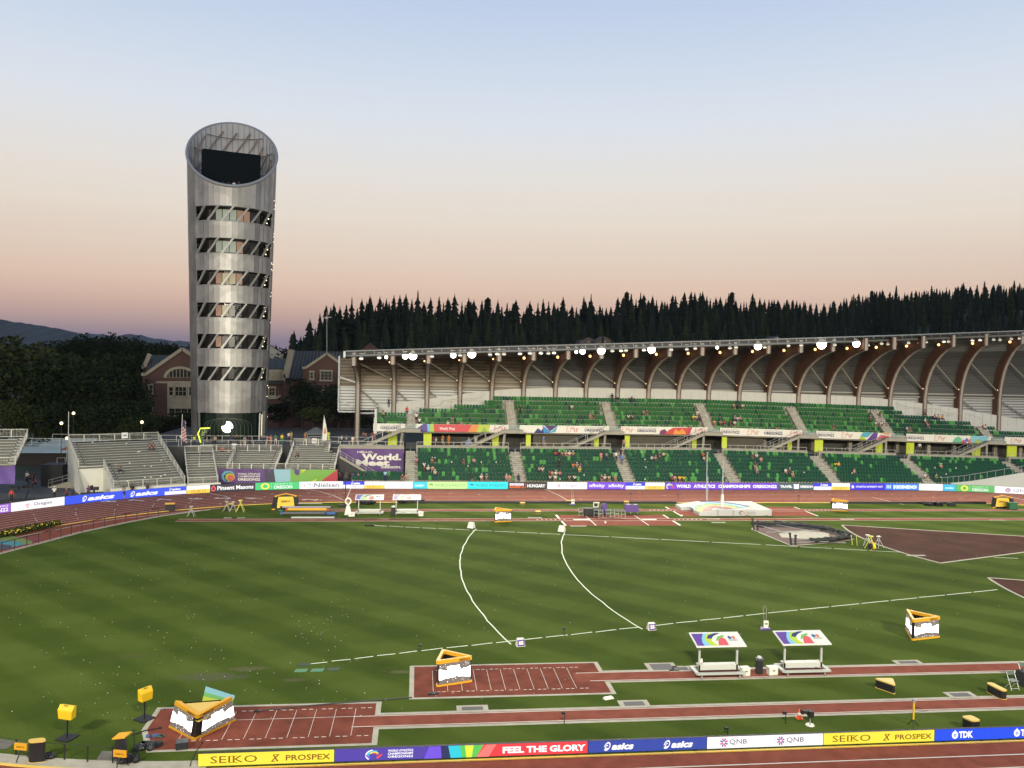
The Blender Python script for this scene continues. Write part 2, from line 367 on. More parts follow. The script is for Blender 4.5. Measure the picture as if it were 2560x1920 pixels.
# sectors
def fan(apex, pts): return [apex]+pts
def sector(name, ap, r, a0, a1, wid=.22):
    arc = [(ap[0]+r*math.cos(R(a)), ap[1]+r*math.sin(R(a))) for a in [a0+(a1-a0)*i/16 for i in range(17)]]
    b = MB(); b.add([(*ap, .0095)]+[(*p, .0095) for p in arc], [tuple(range(18))[::-1]]); struct(b, name, BROWN)
    b = MB(); ring = [ap]+arc+[ap]
    for a, c in zip(ring, ring[1:]): b.bar((*a, .018), (*c, .018), wid, .02)
    struct(b, name+'_kerb', CONC)
sector('shot_landing_sector', (77.5, 83.7), 28.0, 159.8, 199.4); sector('second_landing_sector', (77.7, 59.4), 27.4, 159.8, 199.6)
V0 = (77.08, 71.90)
b = MB()
rng = random.Random(3)
for r_ in (72.95, 63.0):
    a0, a1 = (164.6, 194.4) ; A0 = math.degrees(math.atan2(91.9-V0[1], 6.3-V0[0])) if r_ > 70 else math.degrees(math.atan2(89.7-V0[1], 16.5-V0[0]))
    A1 = math.degrees(math.atan2(53.55-V0[1], 6.6-V0[0]))+360 if r_ > 70 else math.degrees(math.atan2(56.2-V0[1], 16.4-V0[0]))+360
    pts = []
    for i in range(31):
        a = A0+(A1-A0)*i/30; rr = r_+rng.uniform(-.05, .05); pts.append((V0[0]+rr*math.cos(R(a)), V0[1]+rr*math.sin(R(a)), .02))
    for a, c in zip(pts, pts[1:]): b.bar(a, c, .105, .004)
def dashed(p0, p1, n, w=.1, gap=.25):
    A, B_ = G(*p0), G(*p1); D = (B_-A)
    for i in range(n):
        s, e = A+D*(i/n), A+D*((i+1)/n)-D.normalized()*gap; j = rng.uniform(-.06, .06)
        b.bar((s.x, s.y+j, .018), (e.x, e.y-j*.5, .018), w, .004)
for q in (((932, 1314), (1180, 1325.5), 6), ((1180, 1325.5), (1407, 1336.5), 4), ((1407, 1336.5), (1908, 1362), 4), ((1915, 1362.3), (2261, 1381.5), 4),
          ((770, 1661.4), (1052, 1627), 5), ((1052, 1627), (1300, 1600.6), 4), ((1300, 1600.6), (1607, 1567.3), 5), ((1630, 1565), (1920, 1533), 5), ((1920, 1533), (2498.7, 1474), 8), ((2485, 1394), (2552, 1396.5), 1)): dashed(*q)
struct(b, 'sector_lines', mat('sector_tape', (.62, .66, .48, 1), .7))
# service hatches let into the grass
b = MB()
for (px, py, w, d) in [(1654, 1668, 1.9, 1.4), (1700, 1672.5, 1.5, .9), (1585, 1760, 1.7, .95), (1181, 1772, 1.7, .85), (2270, 1656.5, 1.8, .8), (2402, 1738, 1.7, .9), (1337, 1294.5, 1.7, .6), (1446, 1315.5, 1.9, .5), (1783, 1297.5, 1.7, .5), (1796, 1306.5, 1.7, .5), (2118, 1298.5, 1.8, .5), (2492, 1300.5, 2, .5), (2090, 1357, 2.2, .5), (2290, 1389, 2.0, .5), (576, 1295, 1.5, .5), (596, 1295, 1.5, .5)]:
    c = G(px, py); rect(b, c.x-w/2, c.x+w/2, c.y-d/2, c.y+d/2, .022, CONC); rect(b, c.x-w/2+.28, c.x+w/2-.28, c.y-d/2+.2, c.y+d/2-.2, .027, mat('dark_hatch', (.10, .095, .09, 1), .8))
struct(b, 'service_hatches')
b = MB(); P = [G(*q) for q in ((1905, 1540-135), (0, 0))[:0]]
P = [G(px, py) for px, py in ((0, 1848), (40, 1855), (18, 1873), (0, 1875))]; b.add([(p.x, p.y, .024) for p in P], [(0, 1, 2, 3)])
P = [G(px, py) for px, py in ((255, 1878), (290, 1880), (300, 1902), (240, 1902))]; b.add([(p.x, p.y, .024) for p in P], [(0, 1, 2, 3)])
struct(b, 'paved_corners', mat('worn_paving', (.12, .11, .09, 1), .9, noise=.3))
# confetti scattered over the grass
b = MB()
def spk(x, y, s): a = rng.uniform(0, 3); b.add([(x+s*math.cos(a+k*1.57), y+s*math.sin(a+k*1.57), .03+.02*(k % 2)) for k in range(4)], [(0, 1, 2, 3)])
for _ in range(260):
    px, py = rng.uniform(0, 1000)**1, rng.uniform(1330, 1800); p = G(px*(.9 if rng.random() < .7 else 1.5), py)
    if math.hypot(p.x-XC0, p.y-YC) < RI-2 or (p.x > XC0 and 46 < p.y < 95): spk(p.x, p.y, rng.choice((.022, .03, .04)))
for _ in range(26): p = G(rng.uniform(745, 870), rng.uniform(1530, 1600)); spk(p.x, p.y, .03)
for _ in range(90): p = G(rng.uniform(900, 2500), rng.uniform(1340, 1600)); spk(p.x, p.y, .028)
tag(b.build('confetti', mat('paper_confetti', (.75, .75, .68, 1), .8)), 'white paper confetti scattered across the infield grass', 'confetti', kind='stuff')
# ================================================================ LED PERIMETER BOARDS
RB = 47.62
def farpt(s):   # s measured as X along the straight; arcs follow the bends
    if s < XC0: a = math.pi/2+(XC0-s)/RB; return Vector((XC0+RB*math.cos(a), YC+RB*math.sin(a), 0)), Vector((-math.cos(a), -math.sin(a), 0))
    if s <= XC1: return Vector((s, YC+RB, 0)), Vector((0, -1, 0))
    a = math.pi/2-(s-XC1)/RB; return Vector((XC1+RB*math.cos(a), YC+RB*math.sin(a), 0)), Vector((-math.cos(a), -math.sin(a), 0))
def nearpt(s): return Vector((s, 38.02, 0)), Vector((0, -1, 0))
def find_s(path, px, lo, hi, z=.5):
    for _ in range(40):
        mid = (lo+hi)/2
        if proj(path(mid)[0]+Vector((0, 0, z)))[0] < px: lo = mid
        else: hi = mid
    return (lo+hi)/2
WHITE = (255, 255, 255)
def logo_swoosh(x, y, w, h):      # slanted looping spiral mark
    A = []
    P, F = ring2(x+w*.46, y+h*.5, w*.42, h*.5, h*.16, 24, -140, 190, w*.13); A.append(([(p[0]+(p[1]-y)*.30, p[1]) for p in P], F))
    P, F = ring2(x+w*.48, y+h*.42, w*.22, h*.26, h*.13, 16, 60, 330, w*.11); A.append(([(p[0]+(p[1]-y)*.25, p[1]) for p in P], F))
    return A
def logo_burst(x, y, w, h):
    A = []
    for i in range(8):
        a = R(45*i+22); c, s = math.cos(a), math.sin(a); P = []
        for rr, t in ((.12, -.05), (.5, -.11), (.5, .11), (.12, .05)): P.append((x+w/2+(rr*c-t*s)*w, y+h/2+(rr*s+t*c)*h))
        A.append((P, [(0, 1, 2, 3)]))
    return A
def logo_fan(x, y, w, h):         # two coloured arcs of the championships emblem
    out = []
    for (rx, a0, a1, cc) in ((.5, 100, 230, (255, 255, 255)), (.42, 60, 190, (60, 190, 220)), (.32, 30, 150, (240, 220, 90)), (.22, 0, 120, (240, 80, 60))):
        out.append((ring2(x+w*.5, y+h*.42, rx*w, rx*h*1.1, rx*h*.35, 12, a0, a1, rx*w*.35), cc))
    out.append((poly2([(x, y+h*.45), (x+w*.22, y+h*.05), (x+w*.30, y+h*.15), (x+w*.12, y+h*.5)]), (120, 110, 230)))
    out.append((poly2([(x+w, y+h*.5), (x+w*.70, y+h*.05), (x+w*.62, y+h*.2), (x+w*.84, y+h*.5)]), (240, 80, 60)))
    return out
def seiko(x, y, w, h, cc, b=.0):
    A = []; V, F = text2('SEIKO', x, y, w, h, b); A.append(((V, F), cc))
    n = w/5
    for i, (a, z) in enumerate(((0, 0), (1, 1), (2.02, 1), (2.75, 1))):   # slab serifs
        if i == 0: continue
        xx = x+[0, .20, .43, .53][i]*w
        for yy in (y, y+h*.93): A.append((rect2(xx-.008*w, yy, xx+.055*w, yy+h*.07), cc))
    return A
def T(s, x, y, w, h, cc, bold=.01, shear=0): return (text2(s, x, y, w, h, bold, shear), cc)
bar_tex = lambda x0, x1, y0, y1, cc: (rect2(x0, y0, x1, y1), cc)
def board(path, s0, s1, h, base, items, label, group, z0=.05, strength=.85, feet=True):
    """base: list of (u0,u1,v0,v1,colour) areas in 0..1; items: shapes in metres from the left end"""
    Lb = s1-s0; c, n0 = path((s0+s1)/2)
    root = thing('led_board', label, 'led board', (0, 0, 0), 0, group); root.location = c
    def fn(u, v, lift):
        p, n = path(s0+u); q = p+n*lift; return (q.x-c.x, q.y-c.y, z0+v)
    nseg = max(1, int(Lb/.8)) if (path is farpt and (s0 < XC0 or s1 > XC1)) else 1
    cab = MB(); P = []; g = .015
    for i in range(nseg+1):
        u = g+(Lb-2*g)*i/nseg
        for v, l in ((0, 0), (h, 0), (h, -.16), (0, -.16)): P.append(fn(u, v, l))
    F = [(0, 1, 2, 3), (4*nseg+3, 4*nseg+2, 4*nseg+1, 4*nseg)]
    for i in range(nseg):
        for k in range(4): F.append((4*i+k, 4*(i+1)+k, 4*(i+1)+(k+1) % 4, 4*i+(k+1) % 4))
    cab.add(P, F); cab.build('cabinet', mat('black_cabinet', (.012, .012, .013, 1), .6), root)
    if feet:
        k = max(2, int(Lb/1.0))
        for i in range(k):
            ft = MB(); p = fn((i+.5)*Lb/k, 0, .10); ft.box((p[0], p[1], .02), (.12, .28, .04)); ft.box((p[0], p[1]+.0, .048), (.05, .2, .02)); ft.build('foot', mat('black_rubber', (.01, .01, .01, 1), .8), root)
    fc = MB()
    for (u0, u1, v0, v1, cc) in base:
        nn = max(1, int(nseg*(u1-u0)+.999)); P = []
        for i in range(nn+1):
            u = g+(Lb-2*g)*(u0+(u1-u0)*i/nn); P += [fn(u, h*v0, .012), fn(u, h*v1, .012)]
        fc.add(P, [(2*i, 2*i+2, 2*i+3, 2*i+1) for i in range(nn)], led(cc, strength))
    fc.build('screen', None, root)
    by = {}
    for it in items: by.setdefault(it[1], []).append(it[0])
    # later items lie in front of earlier ones
    lt = MB()
    for i, it in enumerate(items):
        (Pp, Ff), cc = it; lt.add([fn(p[0], p[1], .026+.0012*i) for p in Pp], Ff, led(cc, strength))
    if items: lt.build('lettering', None, root)
    return root
GF = 'lit boards along the far side of the track'; GN = 'lit boards along the near side of the track'
def fb(px0, px1, base, itemsf, label, h=1.05):
    s0, s1 = find_s(farpt, px0, -75, 120), find_s(farpt, px1, -75, 120)
    return board(farpt, s0, s1, h, base, itemsf(s1-s0, h), label, GF, z0=.04, strength=.80, feet=False)
full = lambda c: [(0, 1, 0, 1, c)]
def asics(x, y, w, h, cc): return [(q, cc) for q in logo_swoosh(x, y-h*.1, h*1.0, h*1.2)]+[T('asics', x+h*1.25, y, w-h*1.25, h*.9, cc, .05, .25)]
BLUE = (60, 90, 245); DB = (58, 62, 225)
fb(-60, 27, full((165, 105, 215)), lambda l, h: [T('OREGON22', l-3.9, .15, 3.6, .45, WHITE, .03), T('WORLD ATHLETICS', l-3.9, .7, 3.6, .2, WHITE, .02)], 'purple lit board at the left edge ending in the number 22')
fb(27, 161.5, full(WHITE), lambda l, h: [T('Oregon', l*.42, .28, l*.34, .5, (140, 125, 160), .02)]+[bar_tex(l*.27, l*.345, .5+.13*k, .57+.13*k, (235, 130, 160)) for k in (0, 1)]+[(poly2([(l*.28, .4), (l*.335, .4), (l*.30, .2)]), (235, 130, 160))], 'white lit board on the left bend with a pink mark and grey state name')
fb(161.5, 466, full(BLUE), lambda l, h: asics(l*.13, .22, l*.27, .62, WHITE)+asics(l*.52, .22, l*.24, .62, WHITE)+[bar_tex(l*.815, l*.998, .06, .5, WHITE), T('TEW', l*.88, .2, l*.05, .18, (150, 150, 170))]+asics(l*.85, .62, l*.10, .3, WHITE), 'long blue lit board on the left bend with white lettering twice')
fb(466, 525, [(0, 1, .5, 1, WHITE), (0, 1, 0, .5, (255, 215, 90))], lambda l, h: seiko(l*.18, .08, l*.66, .36, (190, 140, 20))+[(ring2(l*.32, .78, .22, .13, .04, 12), (190, 150, 220))], 'white over yellow lit board left of the dark board on the bend')
fb(525, 638, full((58, 54, 68)), lambda l, h: [T('Pinsent Masons', l*.16, .25, l*.80, .58, WHITE, .03), (ring2(l*.075, .48, l*.05, .36, .13, 16, 0, 360, .16), (250, 90, 100)), (poly2([(l*.05, .75), (l*.075, .98), (l*.09, .8)]), (250, 90, 100))], 'dark grey lit board with white letters and a red drop outline')
UO = lambda l, h: [(ring2(l*.225, .52, l*.10, .45, .17, 18, 0, 360, l*.045), (250, 240, 80)), (rect2(l*.365, .1, l*.37, .95), (200, 240, 200)), T('OREGON', l*.42, .12, l*.42, .45, WHITE, .02), T('UNIVERSITY OF', l*.42, .70, l*.42, .2, (210, 245, 215), .0)]
fb(638, 748, full((75, 205, 125)), UO, 'bright green lit board with a yellow ring, beside the dark board on the left')
fb(748, 858, full(WHITE), lambda l, h: [T('Nielsen', l*.34, .22, l*.56, .6, (85, 85, 110), .01), (poly2([(l*.09, .45), (l*.13, .58), (l*.13, .32)]), (240, 120, 110)), (poly2([(l*.27, .65), (l*.23, .78), (l*.23, .52)]), (110, 110, 220)), (rect2(l*.17, .72, l*.2, .85), (140, 180, 240)), (rect2(l*.17, .25, l*.2, .38), (250, 210, 130))], 'white lit board with one thin dark grey word and small coloured triangles')
SMALL = lambda l, h: asics(l*.35, .62, l*.45, .34, WHITE)+[T('TEW', l*.45, .18, l*.2, .2, (120, 120, 150))]
fb(858, 911, [(0, 1, .52, 1, DB), (0, 1, 0, .52, WHITE)], SMALL, 'short blue over white lit board behind the black camera mast')
SK = lambda l, h: seiko(l*.12, .08, l*.70, .36, (200, 150, 30))+[(ring2(l*.32, .78, .2, .12, .04, 12), (190, 150, 220))]
fb(911, 961, [(0, 1, .48, 1, WHITE), (0, 1, 0, .48, (255, 220, 95))], SK, 'short white over yellow lit board behind the left far bench canopy')
fb(961, 1032, full(WHITE), lambda l, h: [(rect2(l*.14, .72, l*.17, .8), (120, 220, 180)), (rect2(l*.2, .5, l*.22, .55), (180, 200, 250))], 'blank white lit board between a yellow and a cyan board')
fb(1032, 1068, full((60, 215, 235)), lambda l, h: [T('nobs', l*.15, .3, l*.65, .42, (205, 250, 255), .06)], 'short cyan lit board with one pale rounded word, left of the lime board')
WA = lambda c: (lambda l, h: [T('WORLD ATHLETICS', l*.20, .33, l*.75, .40, c, .0)]+[((lambda q: ([(p[0], p[1]) for p in q[0]], q[1]))(ring2(l*.10, .42, l*.055, .36, .2, 12, 15, 165, l*.025)), c)])
fb(1068, 1169, full((205, 250, 165)), WA((105, 165, 60)), 'pale lime lit board with green lettering and a small arch mark')
fb(1169, 1270, full((40, 240, 245)), WA((40, 120, 150)), 'cyan lit board with dark teal lettering and a small arch mark')
fb(1270, 1368, full((62, 56, 52)), lambda l, h: [bar_tex(l*.04, l*.40, .52, .86, (245, 240, 245)), T('WORLD ATHLETICS', l*.06, .58, l*.32, .2, (130, 80, 190)), T('BUDAPEST 23', l*.04, .12, l*.37, .36, (250, 120, 60), .04), bar_tex(l*.445, l*.455, .15, .85, (250, 120, 60)), T('HUNGARY', l*.49, .24, l*.46, .5, WHITE, .04)], 'black lit board with white country name and an orange word')
fb(1368, 1468, full(WHITE), lambda l, h: [T('Oregon', l*.41, .25, l*.37, .5, (150, 140, 165), .0)]+[bar_tex(l*.25, l*.33, .5+.14*k, .58+.14*k, (235, 130, 160)) for k in (0, 1)]+[(poly2([(l*.26, .42), (l*.33, .42), (l*.30, .22)]), (235, 130, 160))], 'white lit board between the black board and the purple double-word board')
fb(1468, 1564, full((128, 78, 232)), lambda l, h: [T('xfinity', l*.04, .16, l*.42, .68, WHITE, .02), T('xfinity', l*.54, .16, l*.42, .68, WHITE, .02)], 'purple lit board with the same white word twice')
fb(1564, 1613, [(0, 1, .5, 1, DB), (0, 1, 0, .5, WHITE)], SMALL, 'short blue over white lit board right of the purple double-word board')
fb(1613, 1662, [(0, 1, .5, 1, WHITE), (0, 1, 0, .5, (255, 220, 95))], SK, 'short white over yellow lit board left of the long purple board')
fb(1662, 1946, full((120, 66, 215)), lambda l, h: logo_fan(l*.012, .06, l*.073, .92)+[T('WORLD', l*.10, .26, l*.125, .5, WHITE, .05), T('ATHLETICS', l*.25, .26, l*.19, .5, WHITE, .05), T('CHAMPIONSHIPS', l*.465, .26, l*.285, .5, WHITE, .05), T('OREGON22', l*.77, .26, l*.215, .5, WHITE, .05)], 'longest purple lit board behind the pole vault mat with white lettering')
fb(1946, 2034, full((72, 98, 104)), lambda l, h: [T('TRAVEL', l*.05, .3, l*.34, .4, WHITE, .05), (poly2([(l*.44, .15), (l*.58, .15), (l*.58, .92), (l*.5, .84), (l*.43, .92)]), WHITE), T('OREGON', l*.61, .3, l*.36, .4, WHITE, .05)], 'dark slate lit board with white letters round a white state outline')
fb(2034, 2079, [(0, 1, .5, 1, DB), (0, 1, 0, .5, WHITE)], SMALL, 'short blue over white lit board right of the dark slate board')
fb(2079, 2125, [(0, 1, .5, 1, WHITE), (0, 1, 0, .5, (255, 220, 95))], SK, 'short white over yellow lit board left of the deep blue board')
fb(2125, 2212, full((62, 48, 222)), lambda l, h: [T('ATHLETICS INTEGRITY UNIT', l*.16, .38, l*.78, .28, WHITE, .03), (poly2([(l*.04, .2), (l*.09, .35), (l*.12, .2), (l*.10, .5), (l*.13, .6), (l*.09, .65), (l*.07, .85), (l*.055, .65), (l*.03, .5), (l*.06, .45)]), WHITE)], 'deep blue lit board with small white letters and a runner mark')
fb(2212, 2297, [(0, .25, 0, 1, (40, 110, 245)), (.25, 1, 0, 1, (60, 135, 240))], lambda l, h: [T('MONDO', l*.25, .2, l*.70, .6, (225, 245, 255), .12)]+[bar_tex(l*(.05+.05*k), l*(.08+.05*k), .25, .8, (225, 245, 255)) for k in range(3)], 'bright blue lit board with very bold rounded white letters')
fb(2297, 2357, full(WHITE), lambda l, h: [], 'blank white lit board between bright blue and cyan boards at the right')
fb(2357, 2390, full((60, 190, 230)), lambda l, h: [T('nobs', l*.18, .32, l*.65, .36, (190, 240, 255), .08)], 'short cyan lit board left of the right-hand green board')
fb(2390, 2486, full((92, 190, 100)), UO, 'green lit board with a yellow ring in front of the white ramp wall')
fb(2486, 2590, full(WHITE), lambda l, h: [T('QNB', l*.46, .22, l*.40, .55, (120, 110, 150), .0)]+[(q, (150, 70, 150)) for q in logo_burst(l*.26, .14, l*.14, .75)], 'white lit board on the right bend with a purple star burst')
# near side
def nb(px0, px1, base, itemsf, label, h=.57):
    s0, s1 = find_s(nearpt, px0, -30, 60, .35), find_s(nearpt, px1, -30, 60, .35)
    return board(nearpt, s0, s1, h, base, itemsf(s1-s0, h), label, GN, z0=.07, strength=.82)
YEL = (250, 232, 70); BR = (135, 85, 20)
def prospex(l, h, a, bx, cx, w1, w2, w3):
    X = l*bx; s = h*.55; y = h*.22
    A = seiko(l*a, h*.22, l*w1, h*.56, BR)
    A += [(poly2([(X+s*.25, y+s), (X+s*.45, y+s), (X+s*1.1, y), (X+s*.85, y)]), BR), (poly2([(X+s*1.25, y+s*1.02), (X+s*1.0, y+s*1.02), (X, y), (X+s*.2, y)]), BR), (rect2(X+s*.35, y+s*.95, X+s*1.2, y+s*1.03), BR), (rect2(X+s*.05, y-.01, X+s*.6, y+s*.06), BR)]
    A.append(T('PROSPEX', l*cx, h*.25, l*w3, h*.46, BR, .015)); return A
nb(495, 836, full(YEL), lambda l, h: prospex(l, h, .09, .53, .64, .34, 0, .33), 'yellow lit board with brown lettering at the left end of the near row')
RED = (244, 62, 72)
def glory(l, h):
    A = [(poly2([(l*.345, 0), (l*.365, h), (l*.41, h), (l*.415, 0)]), (115, 85, 225)), (poly2([(l*.415, 0), (l*.41, h), (l*.44, h), (l*.45, 0)]), (40, 50, 95)),
         (poly2([(l*.45, 0), (l*.44, h), (l*.485, h), (l*.495, 0)]), (45, 205, 225)), (poly2([(l*.495, 0), (l*.485, h), (l*.58, h), (l*.55, 0)]), (90, 200, 90)),
         (poly2([(l*.512, 0), (l*.505, h), (l*.54, h), (l*.533, 0)]), (225, 235, 70)), (poly2([(l*.55, 0), (l*.59, h), (l*.63, h), (l*.60, 0)]), (255, 125, 120))]
    A += logo_fan(l*.118, h*.08, l*.068, h*.86)
    for i, s in enumerate(('WORLD ATHLETICS', 'CHAMPIONSHIPS', 'OREGON22')): A.append(T(s, l*.205, h*(.68-.245*i), l*.098, h*.19, WHITE, .03))
    A.append(T('FEEL THE GLORY', l*.655, h*.23, l*.335, h*.56, WHITE, .05)); return A
nb(836, 1470, [(0, .56, 0, 1, (82, 66, 170)), (.56, 1, 0, 1, RED)], lambda l, h: glory(l, h), 'long purple to red lit board with white slogan and rainbow stripes')
nb(1470, 1767, full((52, 74, 168)), lambda l, h: asics(l*.12, h*.2, l*.26, h*.62, WHITE)+asics(l*.62, h*.2, l*.26, h*.62, WHITE), 'navy blue lit board in the middle of the near row')
QN = lambda l, h: [T('QNB', l*.19, h*.27, l*.15, h*.5, (85, 65, 100), .0), T('QNB', l*.68, h*.27, l*.15, h*.5, (85, 65, 100), .0)]+[(q, (70, 90, 190) if k % 2 else (210, 60, 90)) for x in (.11, .595) for k, q in enumerate(logo_burst(l*x, h*.13, l*.066, h*.76))]
nb(1767, 2058, full((254, 254, 254)), QN, 'white lit board in the near row with two star bursts')
nb(2058, 2336, full(YEL), lambda l, h: prospex(l, h, .08, .53, .64, .34, 0, .33), 'yellow lit board with brown lettering beside the bright blue near board')
def tdk(l, h):
    A = []
    for x in (.13, .605):
        X = l*x; A += [(disc2(X+h*.30, h*.48, h*.30, h*.34, 16), WHITE), (poly2([(X+h*.12, h*.6), (X+h*.30, h*.95), (X+h*.48, h*.6)]), WHITE), (disc2(X+h*.30, h*.47, h*.13, h*.14, 14), (30, 80, 240)), (disc2(X+h*.30, h*.47, h*.06, h*.07, 10), WHITE), T('TDK', X+h*.66, h*.2, h*1.35, h*.6, WHITE, .05)]
    return A
nb(2336, 2660, full((30, 80, 240)), tdk, 'bright blue lit board at the right end of the near row')
# ================================================================ TOWER
PLZ = 4.85
STEEL = mat('grey_steel', (.30, .30, .29, 1), .45, .6, noise=.08, scale=1)
GALV = mat('galvanised_rail', (.42, .42, .38, 1), .45, .5)
DARK = mat('dark_interior', (.012, .013, .012, 1), .6)
BLACK = mat('black_metal', (.008, .008, .009, 1), .5)
def panel_mat(name, c, rough=.38, metal=.75):
    m = bpy.data.materials.new(name); m.use_nodes = True; t = m.node_tree; b = t.nodes['Principled BSDF']
    b.inputs['Roughness'].default_value = rough; b.inputs['Metallic'].default_value = metal
    ca = t.nodes.new('ShaderNodeAttribute'); ca.attribute_name = 'tone'
    tc = t.nodes.new('ShaderNodeTexCoord'); n = t.nodes.new('ShaderNodeTexNoise'); n.inputs['Scale'].default_value = .35; n.inputs['Detail'].default_value = 3
    t.links.new(tc.outputs['Object'], n.inputs['Vector'])
    cr = t.nodes.new('ShaderNodeValToRGB'); e = cr.color_ramp.elements; e[0].position = .46; e[0].color = (c[0]*.82, c[1]*.82, c[2]*.82, 1); e[1].position = .54; e[1].color = (*c, 1)
    t.links.new(n.outputs['Fac'], cr.inputs[0])
    mx = t.nodes.new('ShaderNodeMix'); mx.data_type = 'RGBA'; mx.blend_type = 'MULTIPLY'; mx.inputs[0].default_value = 1
    t.links.new(cr.outputs[0], mx.inputs[6]); t.links.new(ca.outputs['Color'], mx.inputs[7]); t.links.new(mx.outputs[2], b.inputs['Base Color'])
    return m
TX, TY = -32.7, 149.0
tower = thing('observation_tower', 'tall leaning cylindrical tower clad in silver metal panels with slanted open top and dark screen', 'tower', (TX, TY, 0))
def tr(z): return 6.22+(7.45-6.22)*max(0, (z-PLZ))/50
def tcx(z): return -.08+0.1*(1-(z-PLZ)/50)
A0 = math.radians(-90+12.4)          # direction from the tower to the stand the camera is in
def tp(a, z, r=None, dr=0): rr = (tr(z) if r is None else r)+dr; return (tcx(z)+rr*math.cos(A0+a), rr*math.sin(A0+a), z)
def cut(x, y): return 54.4-.162*x+.95*y
def ztop(a):
    z = 54
    for _ in range(30): p = tp(a, z); z = z*.5+.5*cut(p[0], p[1])
    return z
BANDS = [(14.88, 17.30), (20.28, 22.76), (25.51, 28.02), (30.93, 33.43), (36.23, 38.80), (41.63, 44.09)]
NF = 46; DA = 2*math.pi/NF
OPA, OPB = R(-53), R(69)
fac = MB(); tones = []; rg = random.Random(11)
inop = lambda a: OPA <= a <= OPB
levels = [PLZ, 9.43, 12.1, 14.88, 17.30, 20.28, 22.76, 25.51, 28.02, 30.93, 33.43, 36.23, 38.80, 41.63, 44.09, 46.4]
def zdip(a): return 0
for i in range(NF):
    a = -math.pi+i*DA; am = a+DA/2
    base_t = .78+.30*rg.random(); 
    zt = min(ztop(a), ztop(a+DA)); lv = [z for z in levels if z < zt-.6]+[None]
    z = 48.8; ups = []
    while z < zt-1: ups.append(z); z += 2.6
    lv = lv[:-1]+ups+[None]
    tw = rg.uniform(-.035, .035)
    for k in range(len(lv)-1):
        z0 = lv[k]; z1 = lv[k+1]
        if inop(am) and any(abs(z0-b0) < .01 for b0, b1 in BANDS): continue
        if R(-51) <= am <= R(65) and z0 == PLZ: continue
        g = .012
        pa, pb = tp(a+g/16, z0+.006, dr=tw), tp(a+DA-g/16, z0+.006, dr=-tw)
        if z1 is None: pc, pd = tp(a+DA-g/8, ztop(a+DA), dr=-tw), tp(a+g/8, ztop(a), dr=tw)
        else: pc, pd = tp(a+DA-g/16, z1-.006, dr=-tw), tp(a+g/16, z1-.006, dr=tw)
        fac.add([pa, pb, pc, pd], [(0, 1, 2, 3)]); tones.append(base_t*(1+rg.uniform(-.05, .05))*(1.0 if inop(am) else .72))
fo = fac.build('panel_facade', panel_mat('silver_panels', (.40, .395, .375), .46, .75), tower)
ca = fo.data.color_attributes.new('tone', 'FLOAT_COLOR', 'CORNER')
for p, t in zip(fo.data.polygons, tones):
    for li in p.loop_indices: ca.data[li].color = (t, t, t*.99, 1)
lin_ = MB()    # inner liner of the crown: pale translucent sheets behind mullions
LINER = mat('translucent_liner', (.70, .71, .70, 1), .6, noise=.12, scale=.4)
LINER.node_tree.nodes['Principled BSDF'].inputs['Alpha'].default_value = .62
for i in range(NF):
    a = -math.pi+i*DA
    lin_.add([tp(a, 44.5, dr=-.22), tp(a+DA, 44.5, dr=-.22), tp(a+DA, ztop(a+DA)-.1, dr=-.22), tp(a, ztop(a)-.1, dr=-.22)], [(3, 2, 1, 0)])
lin_.build('crown_liner', LINER, tower)
mu = MB()
for i in range(0, NF):
    a = -math.pi+i*DA; mu.bar(tp(a, 44.5, dr=-.35), tp(a, ztop(a)-.15, dr=-.35), .05)
for z in (48.5, 52.0, 55.5, 58.8):
    for i in range(NF):
        a = -math.pi+i*DA
        if ztop(a) > z+.5 and ztop(a+DA) > z+.5: mu.bar(tp(a, z, dr=-.6), tp(a+DA, z, dr=-.6), .13)
mu.build('crown_mullions', mat('brown_grey_steel', (.16, .135, .11, 1), .5, .4), tower)
dg_ = MB()
for k in range(18):
    a = -math.pi+k*math.pi/9; pts = []
    for j in range(12):
        aa = a-j*DA*1.0; z = 45+j*1.35
        if z < ztop(aa)-.5: pts.append(tp(aa, z, dr=-.75))
    if len(pts) > 2: dg_.tube(pts, .15, 6)
dg_.build('crown_braces', mat('coppery_steel', (.26, .19, .14, 1), .5, .3), tower)
rim = MB(); pts = [tp(-math.pi+2*math.pi*i/72, ztop(-math.pi+2*math.pi*i/72)) for i in range(73)]
rim.tube(pts, .26, 8, cap=False); rim.build('crown_rim', mat('rim_steel', (.30, .31, .32, 1), .6, .2), tower, True)
fl = MB(); fl.prism([tp(2*math.pi*i/40, 44.6, dr=-.4)[:2] for i in range(40)], 44.4, 44.7, DCONC)
for b0, b1 in BANDS:
    fl.prism([tp(2*math.pi*i/40, b0, dr=-.3)[:2] for i in range(40)], b0-.35, b0-.02, STEEL); fl.prism([tp(2*math.pi*i/40, b1, dr=-.3)[:2] for i in range(40)], b1+.02, b1+.3, STEEL)
fl.prism([tp(2*math.pi*i/40, 9.4, dr=-.3)[:2] for i in range(40)], 9.5, 9.9, STEEL)
fl.build('floor_slabs', None, tower)
core = MB(); core.tube([(tcx(z), 0, z) for z in (PLZ, 44)], tr(PLZ)-1.5, 24, r2=tr(44)-1.7); core.build('core', mat('dark_core_glass', (.02, .022, .02, 1), .12, 0, spec=.8), tower)
wn = MB(); rg = random.Random(4)
